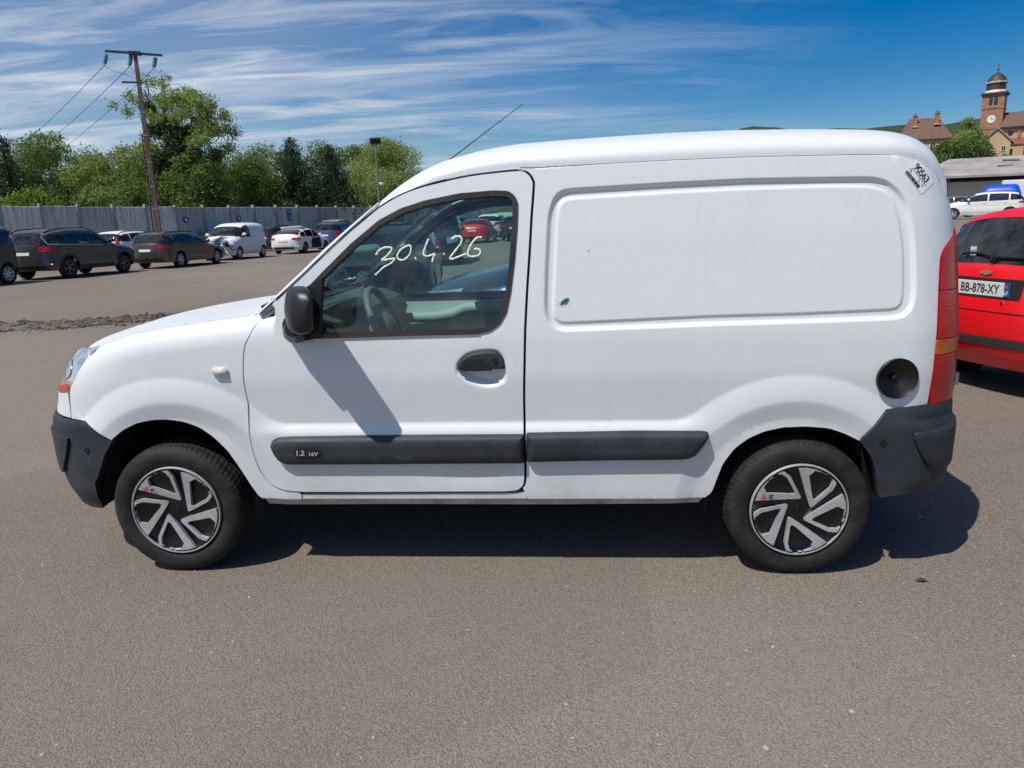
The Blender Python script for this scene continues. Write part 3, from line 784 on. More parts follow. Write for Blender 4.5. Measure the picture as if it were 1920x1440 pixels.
        s2 = rounded([(-1.768, .592), (-1.806, .506), (-1.866, .414), (-1.93, .40), (-1.985, .42), (-1.985, .60)], .012)
        P, T = tri2d(s2, res=.02, bstep=.01, extra=nose_pts(.4, .6))
        field_mesh('bumper_corner', P, T, wfb, .018, sd, .014, M_PLASTIC, fb)
        mb = MB(); mb.lathe([(0, .001), (.006, .001), (.007, .004), (.012, .003), (.0125, -.002)], 16)
        sc_ = mb.build('bumper_screw', M_BLACK, fb, True); q = T_['bumpF_screw'][0]
        sc_.location = (q[0], sd*(float(wfb(np.array([q[0]]), np.array([q[1]]))[0])+.008), q[1]); sc_.rotation_euler = (PI/2, 0, -.2) if sd < 0 else (-PI/2, 0, .2)
        # ---- headlamp and fascia
        hpoly = [tuple(q) for q in head]+[(-1.757, .79), (-1.85, .775), (-1.93, .79)]+[(float(smooth_interp(z, FZ, FX))+.035, z) for z in np.linspace(.82, .93, 5)]+[(-1.75, .955), (-1.65, .972)]
        nzp = nose_pts(.68, .99)
        P, T = tri2d(inset(hpoly, -.004), res=.02, bstep=.01, extra=nzp)
        hlm = field_mesh('headlamp', P, T, w_van, -.001, sd, .02, M_CLEAR, van)
        P, T = tri2d([(-1.752, .797), (-1.85, .776), (-1.91, .784), (-1.915, .802), (-1.85, .804), (-1.765, .822)], res=.015, bstep=.01, extra=nzp)
        field_mesh('front_indicator', P, T, w_van, .005, sd, .006, lens('front_amber', (.48, .075, .02)), hlm)
        ra_ = np.linspace(0, 2*PI, 26, endpoint=False)
        P, T = tri2d(np.stack([-1.795+.050*np.cos(ra_), .882+.042*np.sin(ra_)], 1), res=.012, bstep=.008, extra=nzp)
        field_mesh('lamp_reflector', P, T, w_van, .003, sd, .003, simple('reflector', (.60, .66, .74), .08, .9), hlm)
        fpl = [(-1.77, .672), (-1.77, .786), (-1.85, .772), (-1.93, .787)]+[(float(smooth_interp(z, FZ, FX)), z) for z in np.linspace(.785, .675, 8)]
        P, T = tri2d(inset(fpl, .002), res=.02, bstep=.01, extra=nzp)
        field_mesh('front_panel', P, T, w_nose, .0, sd, .014, M_WHITE, van)
        fpl = [(float(smooth_interp(z, FZ, FX))+.033, z) for z in np.linspace(.80, .93, 8)]+[(float(smooth_interp(z, FZ, FX)), z) for z in np.linspace(.93, .79, 8)]
        P, T = tri2d(fpl, res=.01, bstep=.006, extra=nzp)
        field_mesh('grille', P, T, w_nose, -.012, sd, 0, M_DARK, van)
        # ---- side repeater
        mb = MB(); mb.box((0, 0, 0), (.066, .022, .036), bevel=.011)
        mk = mb.build('side_repeater', simple('repeater_lens', (.62, .60, .54), .15, coat=.6, var=.2, vscale=60), van, True, math.radians(60))
        q = T_['marker'][0]; mk.location = (q[0], sd*(float(w_van(np.array([q[0]]), np.array([q[1]]))[0])+.006), q[1])
        # ---- wheel-arch liners
        for arc, x0, x1 in ((T_['archF'], -1.69, -.93), (T_['archR'], .94, 1.61)):
            a = resample([(x0, .26)]+[tuple(q) for q in (arc if arc is T_['archF'] else arc[1:])]+[(x1, .26)], .03, False)
            c0 = np.array([(x0+x1)/2, .30]); a = c0+(a-c0)*1.02
            ys = np.array([.30, .55, .70, 1.0])
            Gd = np.zeros((len(a), 4, 3))
            wv = np.minimum(w_van(a[:, 0], a[:, 1])-.012, .80)
            for j, yy in enumerate((.30, .5, .66)): Gd[:, j] = np.stack([a[:, 0], np.full(len(a), sd*yy), a[:, 1]], 1)
            Gd[:, 3] = np.stack([a[:, 0], sd*wv, a[:, 1]], 1)
            grid_mesh('arch_liner', Gd, M_DARK, van, flip=sd > 0)
            MB().prism([tuple(q) for q in a], sd*.30, sd*.31).build('arch_back', M_DARK, van)
        # ---- dark shell behind the shut lines
        shell = [(-1.70, .68), (-1.55, .62)]+[(x, z+.02) for x, z in T_['archF'][1:-1]]+[(-.90, .33), (.92, .33)]+[(x, z+.02) for x, z in T_['archR'][2:-1]]+[(1.60, .68), (1.80, .72), (1.85, 1.35), (1.80, 1.50), (1.6, 1.62), (.3, 1.63), (0, 1.60), (-.25, 1.55), (-.36, 1.49), (-.60, 1.29), (-.78, 1.14), (-.9, 1.06), (-1.3, 1.0), (-1.62, .92)]
        P, T = tri2d(shell, [inset(win, -.012)], res=.05, bstep=.03)
        field_mesh('inner_shell', P, T, w_nose, -.03, sd, 0, simple('inner_grey', (.055, .058, .06), .8), van)
        # ---- interior door lining
        lin = [(-.80, .52), (.17, .50), (.17, 1.00), (-.62, .995), (-.76, .98)]
        P, T = tri2d(lin, res=.06, bstep=.04)
        dl_ = field_mesh('door_lining', P, T, w_nose, -.050, sd, .0, simple('cabin_trim_light', (.74, .76, .71), .6, var=.06), dr_)
        dk = np.array([(-.12, .95), (.17, .96), (.17, .55), (-.02, .55), (-.10, .80)])
        P, T = tri2d(dk, res=.06, bstep=.04)
        field_mesh('door_pocket', P, T, w_nose, -.056, sd, .0, simple('cabin_trim_dark', (.07, .075, .075), .7), dr_)
        mb = MB(); yi = .70
        mb.tube([(-.62, sd*yi, .90), (-.40, sd*yi, .902), (-.30, sd*yi, .915), (-.22, sd*yi, .95), (-.10, sd*yi, .958), (.12, sd*yi, .958)], [.03, .034, .036, .036, .034, .03], 10)
        mb.build('armrest', simple('cabin_trim_mid', (.46, .48, .44), .6), dr_, True)

    # ---- badge on the near door strip
    q = VT['badge']; bx, bz = q[0]; rx, rz = .058, .020
    a = np.linspace(0, 2*PI, 40, endpoint=False)
    P, T = tri2d(np.stack([bx+rx*np.cos(a), bz+rz*np.sin(a)], 1), res=.01, bstep=.006)
    near_door = [o for o in van.children if o.name.startswith('door')][0]
    wst = lambda x, z: w_van(x, z)+.0365
    field_mesh('engine_badge', P, T, wst, .002, -1, .006, M_DGLOSS, near_door)
    def side_text(txt, size, cx_, cz_, rot, name, mat, par, off, wf, bold=0., spacing=1., shear=0., sx=1.):
        V, F = text_mesh(txt, size, bold=bold, spacing=spacing)
        V = V*[sx, 1]; V[:, 0] += V[:, 1]*shear
        c, s = math.cos(rot), math.sin(rot); X = cx_+V[:, 0]*c-V[:, 1]*s; Z = cz_+V[:, 0]*s+V[:, 1]*c
        Y = -(wf(X, Z)+off)
        return link(name, np_mesh(name, np.stack([X, Y, Z], 1), F, smooth=False), mat, par)
    M_BT = simple('badge_silver', (.55, .55, .56), .35, .4)
    side_text('1.2', .030, bx-.024, bz, 0, 'badge_lettering', M_BT, near_door, .006, wst, .0012, 1.05, .12)
    side_text('16V', .021, bx+.030, bz-.004, 0, 'badge_lettering', M_BT, near_door, .006, wst, .0008, 1.05, .12, 1.15)

    # ---- date written on the glass
    mb = MB()
    for i in range(7):
        st = np.array(VT['w%d' % i]); st = spline(st, 5) if len(st) > 2 else st
        rad = .0042 if len(st) > 2 else .006
        pts = [(x, -(float(w_van(np.array([x]), np.array([z]))[0])-.0125), z) for x, z in st]
        rng = random.Random(i); rs = [rad*rng.uniform(.72, 1.12) for _ in pts]
        mb.tube(pts, rs, 6)
    dt = mb.build('window_writing', M_MARK, near_door, True)

    # ---- roof
    th = np.linspace(0, 1, 33); n = 2.6
    xs_ = np.concatenate([np.linspace(-.357, 0, 30), np.linspace(.02, 1.6, 60), np.linspace(1.615, 1.83, 24)])
    Gd = np.zeros((len(xs_), 2*len(th)-1, 3))
    for i, x in enumerate(xs_):
        zg = float(G(x)); wg = float(w_nose(np.array(x), np.array(zg))); zc = max(float(Zc(x)), zg+.004)
        ang = th*PI/2; y = wg*np.cos(ang)**(2/n); kk = 1+(1/n-1)*float(sstep(-.357, -.12, x)); z = zg+(zc-zg)*(1-(y/wg)**n)**kk
        sh = -.07*max(0, 1-(x+.357)/.4)**2*(1-(y/wg)**2)
        row = np.stack([x+sh, -y, z], 1)
        Gd[i, :len(th)] = row; r2 = row[::-1].copy(); r2[:, 1] *= -1; Gd[i, len(th)-1:] = r2
    roof = grid_mesh('roof', Gd, M_WHITE, van)
    # rear top closing strip and rear doors
    end = Gd[-1]
    e1 = end.copy(); e1[:, 0] += .022; e1[:, 1] *= .95; e1[:, 2] -= .035
    e2 = end.copy(); e2[:, 0] += .034; e2[:, 1] *= .86; e2[:, 2] = np.minimum(end[:, 2]-.07, 1.55)
    e3 = end.copy(); e3[:, 0] = 1.885; e3[:, 1] *= .80; e3[:, 2] = 1.40
    R2 = np.stack([end, e1, e2, e3])
    grid_mesh('rear_header', R2, M_WHITE, roof)
    for sd in (-1, 1):
        zz = np.linspace(.60, 1.53, 40); yy = np.linspace(.003, 1, 14)
        Gd2 = np.zeros((len(zz), len(yy), 3))
        for i, z in enumerate(zz):
            wr = float(w_base(np.array(z)))-.235; xr = float(smooth_interp(z, RZ, RX))
            Gd2[i] = np.stack([np.full(len(yy), xr+.002)+.012*(1-yy**2), sd*np.maximum(yy*wr, .004), np.full(len(yy), z)], 1)
        rd = grid_mesh('rear_door', Gd2, M_WHITE, van, flip=sd < 0)
        MB().box((1.958, sd*.585, .775), (.045, .03, .055), bevel=.006).box((1.965, sd*.585, .775), (.02, .036, .02), bevel=.004).build('hinge', simple('hinge_grey', (.45, .46, .47), .4), rd)
        Pw = [(.08, 1.08), (.46, 1.08), (.44, 1.42), (.08, 1.42)]
        MB().prism([(sd*a_, b_) for a_, b_ in Pw], -1.944, -1.936, Matrix.Rotation(PI/2, 4, 'Z')).build('rear_window', M_DGLOSS, rd)
    MB().box((1.955, 0, .52), (.06, 1.16, .34), bevel=.03).build('rear_bumper_beam', M_PLASTIC, van, True)
    # ---- windscreen + pillars
    E_ = np.vstack([[(-.86, 1.118)], spline(pil[:5], 6)]); m_ = len(E_)
    C_ = np.stack([np.linspace(-1.0, -.43, m_), np.linspace(1.115, 1.566, m_)+.030*np.sin(np.linspace(0, PI, m_))], 1)
    tt = np.linspace(-1, 1, 41)
    def screen(t0, t1, k, name, mat, par, dy=0, s0=0, s1=None):
        t_ = np.linspace(t0, t1, k); g_ = np.zeros((m_, k, 3))
        for i in range(m_):
            we = float(w_base(np.array(E_[i, 1])))-.006
            f_ = 1-np.abs(t_)**2.6
            xz = E_[i][None]*(1-f_[:, None])+C_[i][None]*f_[:, None]
            g_[i] = np.stack([xz[:, 0]+dy, t_*we, xz[:, 1]-dy], 1)
        return grid_mesh(name, g_[s0:s1], mat, par, flip=True)
    screen(-.92, .92, 36, 'windscreen', M_GLASS, van, .004)
    for a0, a1 in ((-1, -.91), (.91, 1)): screen(a0, a1, 8, 'windscreen_pillar', M_WHITE, van)
    # ---- bonnet
    xs_ = np.linspace(-1.70, -.875, 40); yy = np.linspace(-1, 1, 31); Gd = np.zeros((len(xs_), len(yy), 3))
    for i, x in enumerate(xs_):
        ze = float(hood_edge(x)); 
        if x < HL[0, 0]: ze = HL[0, 1]+(x-HL[0, 0])*.45
        we = float(w_nose(np.array(x), np.array(ze)))-.066
        k = np.clip((x+1.70)/.25, 0, 1); sh = -.20*(1-np.abs(yy)**2.2)*(1-.35*(x+1.70)/.83)
        Gd[i] = np.stack([x+sh, yy*(we+.0015), ze+.0005+.030*(1-np.abs(yy)**2)+sh*.16], 1)
    grid_mesh('bonnet', Gd, M_WHITE, van)
    ed = Gd[0]; dn = ed.copy(); dn[:, 2] -= .07; dn[:, 0] -= .03*(1-np.abs(yy)**2)
    grid_mesh('bonnet_lip', np.stack([dn, ed]), M_WHITE, van)
    MB().box((-.93, 0, 1.085), (.16, 1.30, .03), bevel=.01).build('scuttle_panel', M_BLACK, van)
    wip = MB(); wip.tube([(-.92, -.60, 1.120), (-.86, -.56, 1.150), (-.80, -.35, 1.205), (-.80, -.05, 1.235)], [.012, .011, .008, .006], 8); wip.tube([(-.89, -.55, 1.148), (-.87, .05, 1.20)], .009, 8)
    wip.build('wiper', M_BLACK, van, True)
    MB().tube([(-.90, -.665, 1.108), (-.855, -.66, 1.128), (-.80, -.655, 1.170)], [.012, .016, .008], 8).build('scuttle_end', M_BLACK, van, True)
    # ---- aerial
    a0, a1 = VT['antenna']
    MB().tube([(a0[0]-.06, 0, 1.70), (a0[0], 0, a0[1])], [.012, .006], 8).tube([(a0[0], 0, a0[1]), (a1[0], 0, a1[1])], [.0028, .0016], 6).build('aerial', M_BLACK, roof, True)
    # ---- underbody
    MB().box((-.02, 0, .36), (3.5, 1.30, .12)).box((-1.30, 0, .29), (.09, 1.2, .09)).box((1.30, 0, .29), (.09, 1.2, .09)).box((1.0, .2, .27), (.6, .35, .14), bevel=.03).build('underbody', M_DARK, van)
    # ---- fuel cap
    q = VT['cap']; cx_, cz_ = q[0]; R_ = .079
    wl = float(w_van(np.array([cx_]), np.array([cz_]))[0])
    mb = MB(); mb.lathe([(R_, -.012), (R_, .004), (R_*.97, .006), (R_*.93, .003), (R_*.75, -.006), (R_*.5, -.018), (R_*.3, -.028), (R_*.16, -.030), (R_*.15, -.022), (.001, -.022)], 48)
    fc = mb.build('fuel_cap', simple('cap_black', (.0045, .0045, .0055), .36), van, True); fc.rotation_euler = (PI/2, 0, .06); fc.location = (cx_, -wl-.004, cz_)
    MB().lathe([(0, -.018), (.006, -.018), (.009, -.021), (.010, -.026)], 16).build('cap_lock', M_BLACK, fc, True)
    # ---- auction sticker
    s = np.array(VT['sticker']); c_ = s[:4].mean(0)
    d_ = s[1]-s[0]; rot = math.atan2(d_[1], d_[0])
    def loc(u, v): return (c_[0]+u*math.cos(rot)-v*math.sin(rot), c_[1]+u*math.sin(rot)+v*math.cos(rot))
    pl = rounded([loc(-.056, -.036), loc(.056, -.036), loc(.060, .036), loc(-.056, .036)], .006)
    P, T = tri2d(pl, res=.02, bstep=.012)
    near_panel = [o for o in van.children if o.name.startswith('side_panel')][0]
    field_mesh('stock_sticker', P, T, w_van, .0015, -1, 0, simple('paper_white', (.76, .77, .79), .6, var=.02), near_panel)
    q = loc(-.001, .019); side_text('90563', .040, q[0], q[1], rot, 'sticker_number', M_INK, near_panel, .0026, w_van, .0006, .92, 0, .86)
    mb_v = []; mb_f = []
    def bar(u0, u1, v0, v1):
        b = len(mb_v); X = [loc(u0, v0), loc(u1, v0), loc(u1, v1), loc(u0, v1)]
        for x, z in X: mb_v.append((x, -(float(w_van(np.array([x]), np.array([z]))[0])+.0026), z))
        mb_f.append((b, b+1, b+2, b+3))
    rng = random.Random(4); u = -.050
    while u < .030:
        wd = rng.choice([.0008, .0012, .0018, .0024]); bar(u, u+wd, -.033, -.019); u += wd+rng.choice([.0008, .0012, .0016])
    for v in (.0005, -.002): 
        u = -.042
        while u < .044:
            wd = rng.uniform(.002, .008); bar(u, u+wd, v, v+.0012); u += wd+.0016
    for (u, v) in ((-.048, -.007), (-.044, -.011), (-.040, -.014), (.004, -.009), (.008, -.014), (.026, -.010), (.030, -.015)):
        bar(u, u+.010, v, v+.0016)
    link('sticker_barcode', np_mesh('sticker_barcode', np.array(mb_v), mb_f, smooth=False), M_INK, near_panel)
    # ---- green paint rub
    rng = np.random.default_rng(3); V = []; F = []
    gcx, gcz = VT['green'][0]
    for i in range(130):
        k = rng.normal(0, 1, 2)*[.0125, .0062]; x, z = gcx+k[0]+k[1]*.6, gcz+k[1]+k[0]*.16
        l = rng.uniform(.0008, .0045)*max(.3, 1-abs(k[0])/.03); h = rng.uniform(.0005, .0014); a = rng.normal(.25, .5)
        b = len(V); ca, sa = math.cos(a), math.sin(a)
        for u, v in ((-l, -h), (l, -h), (l, h), (-l, h)):
            X, Z = x+u*ca-v*sa, z+u*sa+v*ca; V.append((X, -(float(w_van(np.array([X]), np.array([Z]))[0])+.0012), Z))
        F.append((b, b+1, b+2, b+3))
    for (sx_, sz_), n_ in ((VT['green'][1], 3),):
        for i in range(n_):
            b = len(V)
            for u, v in ((-.001, -.003), (.0012, -.002), (.0014, .003), (-.0006, .0025)): V.append((sx_+u+i*.0006, -(float(w_van(np.array([sx_]), np.array([sz_]))[0])+.0012+i*.0002), sz_+v))
            F.append((b, b+1, b+2, b+3))
    link('paint_scuff', np_mesh('paint_scuff', np.array(V), F, smooth=False), simple('green_scuff', (.02, .16, .10), .6, var=.3, vscale=90), near_panel)['kind'] = 'stuff'

    # ---- mirrors
    for sd in (-1, 1):
        near = [o for o in van.children if o.name.startswith('door')][0 if sd < 0 else 1]
        sail = [(-.752, 1.085), (-.652, 1.217), (-.581, 1.258), (-.604, 1.046), (-.592, 1.030), (-.65, 1.012), (-.72, 1.018), (-.752, 1.05)]
        P, T = tri2d(rounded(sail, .015), res=.02, bstep=.012)
        sl = field_mesh('mirror_sail', P, T, w_van, .028, sd, .035, M_BLACK, near)
        # housing: swept-back rounded shell lofted from the sail outwards
        secs = [(-.79, .60, .80, -.01), (-.84, .86, .92, .0), (-.90, 1.0, 1.0, .018), (-.97, 1.0, 1.0, .045), (-1.02, .95, .95, .070), (-1.05, .80, .82, .088), (-1.064, .45, .5, .096)]
        rows = []
        for (y, sx_, sz_, sw) in secs:
            row = []
            for k in range(28):
                a = 2*PI*k/28; c, s_ = math.cos(a), math.sin(a)
                ex = abs(c)**(2/3.2)*(1 if c > 0 else -1); ez = abs(s_)**(2/3.2)*(1 if s_ > 0 else -1)
                row.append((-.672+sw+ex*.052*sx_+(.012 if ez > 0 else 0)*ez, -sd*y, 1.150+ez*.086*sz_))
            rows.append(row)
        Gd = np.array(rows); Gd = np.concatenate([Gd, Gd[:, :1]], 1)
        cap_ = np.repeat(Gd[-1].mean(0)[None], Gd.shape[1], 0)[None]+np.array([0, -sd*-.004, 0])
        Gd = np.concatenate([Gd, cap_])
        Gd[:, :, 1] *= 1
        mh = grid_mesh('mirror_housing', Gd, M_BLACK, near, flip=sd < 0)
        a = [(-.003, y_, z_) for y_, z_ in ((0, 0),)]
        mb = MB(); mb.box((0, 0, 0), (.006, .165, .125), bevel=.003)
        mg = mb.build('mirror_glass', M_CHROME, near); mg.location = (-.672+.036+.046, sd*.955, 1.15); mg.rotation_euler = (0, 0, -sd*.40)
        MB().tube([(-.70, sd*.79, 1.05), (-.69, sd*.86, 1.055), (-.67, sd*.93, 1.075)], [.05, .045, .03], 12).build('mirror_foot', M_BLACK, near, True)

    # ---- wheels
    tyre_m = NT('tyre'); o = tyre_m.obj()
    sp_ = tyre_m.n('ShaderNodeSeparateXYZ', i0=o)
    ang = tyre_m.math('ARCTAN2', sp_.outputs[0], sp_.outputs[2]); rad = tyre_m.math('SQRT', tyre_m.math('ADD', tyre_m.math('MULTIPLY', sp_.outputs[0], sp_.outputs[0]), tyre_m.math('MULTIPLY', sp_.outputs[2], sp_.outputs[2])))
    sipe = tyre_m.ramp(tyre_m.math('SINE', tyre_m.math('ADD', tyre_m.math('MULTIPLY', ang, 76.), tyre_m.math('MULTIPLY', sp_.outputs[1], 60.))), -.75, -.2)
    tread = tyre_m.ramp(rad, .270, .279); h_ = tyre_m.math('ADD', tyre_m.math('MULTIPLY', tyre_m.math('SUBTRACT', 1., tread), 1.), tyre_m.math('MULTIPLY', tread, sipe))
    ring_ = tyre_m.math('SINE', tyre_m.math('MULTIPLY', rad, 900.))
    h_ = tyre_m.math('ADD', h_, tyre_m.math('MULTIPLY', ring_, .05))
    nz = tyre_m.noise(o, 14, 5, .65)
    col = tyre_m.mix(tyre_m.ramp(nz, .4, .75), (.012, .012, .0115), (.036, .034, .030))
    tyre_m.bsdf(col, tyre_m.ramp(nz, .3, .7, .62, .8), 0, .35, normal=tyre_m.bump(h_, .9, .004))
    M_TYRE = tyre_m.m; MATS['tyre'] = M_TYRE
    hub_sil = simple('hubcap_silver', (.46, .465, .475), .38, .35, var=.12, vscale=40)
    hub_blk = simple('hubcap_black', (.0035, .0035, .004), .3)
    def wheel(x, sd, rot, steer=0.):
        wname = 'wheel'
        t_ = MB()
        prof = [(.200, -.074), (.205, -.080), (.222, -.087), (.245, -.0885), (.262, -.084), (.274, -.075), (.2815, -.066), (.2845, -.055)]
        for gy in (-.028, .004, .036):
            prof += [(.2865, gy-.006), (.280, gy-.004), (.280, gy+.004), (.2865, gy+.006)]
        prof += [(.2845, .055), (.2815, .066), (.274, .075), (.262, .084), (.245, .0885), (.222, .087), (.205, .080), (.200, .074)]
        t_.lathe(prof, 72, axis='y')
        wh_ = t_.build(wname, M_TYRE, van, True, math.radians(50))
        wh_.location = (x, sd*.725, .2865); wh_.rotation_euler = (0, 0, steer+(0 if sd < 0 else PI))
        rim_steel = simple('steel_rim', (.055, .052, .05), .5, .6)
        MB().lathe([(.20, -.070), (.195, -.055), (.188, -.03), (.18, .0), (.05, .01), (.0, .01)], 40, axis='y').build('steel_rim', rim_steel, wh_, True)
        # hub cap: black dish, silver ring and five loop spokes
        R_ = .195
        MB().lathe([(.0, -.068), (.035, -.068), (.045, -.066), (.060, -.060), (.14, -.062), (.176, -.070), (.184, -.076)], 60, axis='y').build('hubcap_dish', hub_blk, wh_, True)
        MB().lathe([(.196, -.076), (.1955, -.084), (.193, -.0875), (.1895, -.0870), (.188, -.078)], 72, axis='y').build('hubcap_ring', hub_sil, wh_, True)
        for k in range(5):
            outer = [(-.07, .965), (.10, .97), (.285, .935), (.50, .84), (.71, .67), (.735, .62), (.672, .46), (.285, .055), (.245, .055), (.215, .12)]
            hole = [(.158, .79), (.272, .912), (.455, .862), (.63, .748), (.664, .66), (.614, .51), (.352, .222), (.312, .215), (.278, .27)]
            a = rot-k*2*PI/5
            ro = lambda q: (R_*.955*(q[0]*math.cos(a)-q[1]*math.sin(a)), R_*.955*(q[0]*math.sin(a)+q[1]*math.cos(a)))
            P, T = tri2d([ro(q) for q in outer], [[ro(q) for q in hole]], res=.03, bstep=.012)
            n_ = len(P); rr = np.linalg.norm(P, axis=1); yv = -.0725-.015*np.clip((rr-.03)/.14, 0, 1)
            E2 = boundary(T)
            V = np.vstack([np.stack([P[:, 0], yv, P[:, 1]], 1), np.stack([P[:, 0], yv+.016, P[:, 1]], 1)])
            F = [tuple(q) for q in T]+[(int(b_), int(a_), int(a_)+n_, int(b_)+n_) for a_, b_ in E2]
            link('hubcap_spoke', np_mesh('hubcap_spoke', V, F, smooth=False), hub_sil, wh_)
        if sd < 0:
            for ch, dx, mt in (('S', -.014, M_INK), ('T', .014, simple('badge_red', (.55, .02, .02), .4))):
                V, F = text_mesh(ch, .030, bold=.0012); V = V*[1.15, .8]; V[:, 0] += V[:, 1]*.25+dx
                ks = 1
                aa = rot+ks*2*PI/5
                qx, qz = .085, .76            # on the broad leg of the spoke
                px_, pz_ = R_*.955*(qx*math.cos(aa)-qz*math.sin(aa)), R_*.955*(qx*math.sin(aa)+qz*math.cos(aa))
                ra = aa-1.264+PI
                c, s_ = math.cos(ra), math.sin(ra)
                X = px_+V[:, 0]*c-V[:, 1]*s_; Z = pz_+V[:, 0]*s_+V[:, 1]*c
                link('hubcap_letter', np_mesh('hubcap_letter', np.stack([X, np.full(len(X), -.0895), Z], 1), F, smooth=False), mt, wh_)
        mb = MB(); mb.lathe([(0, -.071), (.012, -.071), (.014, -.067)], 16, axis='y'); mb.build('hub_centre', hub_blk, wh_, True)
        return wh_
    wheel(HUBF, -1, -.33, 0.0); wheel(HUBR, -1, .0); wheel(HUBF, 1, .2); wheel(HUBR, 1, .7)

    # ---- cabin
    M_DASH = simple('dash_grey', (.085, .10, .095), .6, bump=.2, bscale=220); M_DASHL = simple('dash_light', (.62, .66, .60), .55)
    d = MB(); d.prism([(-1.02, .62), (-1.02, 1.06), (-.92, 1.095), (-.70, 1.088), (-.60, 1.05), (-.56, .98), (-.585, .90), (-.66, .86), (-.66, .62)], -.66, .66)
    da = d.build('dashboard', M_DASH, van, True, math.radians(30))
    MB().prism([(-.70, 1.088), (-.62, 1.125), (-.56, 1.10), (-.545, 1.06), (-.60, 1.03)], -.52, -.20).build('instrument_hood', simple('dash_black', (.02, .022, .022), .6), da, True)
    MB().box((-.585, -.02, .93), (.06, .22, .13), rot=Euler((0, .35, 0)).to_matrix(), bevel=.008).build('centre_console', M_DASHL, da)
    MB().box((-.575, -.36, .95), (.03, .26, .07), rot=Euler((0, .35, 0)).to_matrix(), bevel=.008).build('instrument_panel', M_DASHL, da)
    sw = MB()
    ring = [Vector((.185*math.cos(a_), .185*math.sin(a_), 0)) for a_ in np.linspace(0, 2*PI, 41)]
    tilt = Matrix.Translation((-.435, -.37, 1.00)) @ Matrix.Rotation(-math.radians(114), 4, 'Y')
    sw.tube([tilt @ p_ for p_ in ring], .0165, 10, caps=False)
    for a_ in (0., PI*.62, -PI*.62):
        sw.tube([tilt @ Vector((0, 0, .02)), tilt @ Vector((.18*math.cos(a_+PI), .18*math.sin(a_+PI), 0))], [.03, .016], 8)
    sw.lathe([(0, -.03), (.05, -.028), (.07, -.015), (.07, .02), (.03, .10), (0, .14)], 20, tilt)
    sw.build('steering_wheel', simple('wheel_green_grey', (.15, .18, .155), .5), van, True)
    M_SEAT = simple('seat_fabric', (.045, .05, .055), .9, var=.2, vscale=30)
    for y in (-.36, .36):
        s_ = MB(); s_.box((.02, y, .70), (.52, .50, .16), rot=Euler((0, -.12, 0)).to_matrix(), bevel=.05)
        st = s_.build('seat', M_SEAT, van, True)
        MB().box((.33, y, 1.02), (.14, .48, .62), rot=Euler((0, .22, 0)).to_matrix(), bevel=.05).build('backrest', M_SEAT, st, True)
        MB().box((.43, y, 1.42), (.09, .26, .16), rot=Euler((0, .22, 0)).to_matrix(), bevel=.04).build('headrest', M_SEAT, st, True)
    MB().box((0, 0, .50), (1.9, 1.4, .03)).build('cabin_floor', M_DARK, van)
    MB().box((.55, 0, 1.05), (.02, 1.36, 1.10)).build('bulkhead', simple('inner_grey', (.055, .058, .06), .8), van)
    MB().box((.24, 0, 1.62), (.60, 1.16, .02)).build('headlining', simple('headlining', (.20, .21, .20), .9), van)
    return van
VAN = build_van()
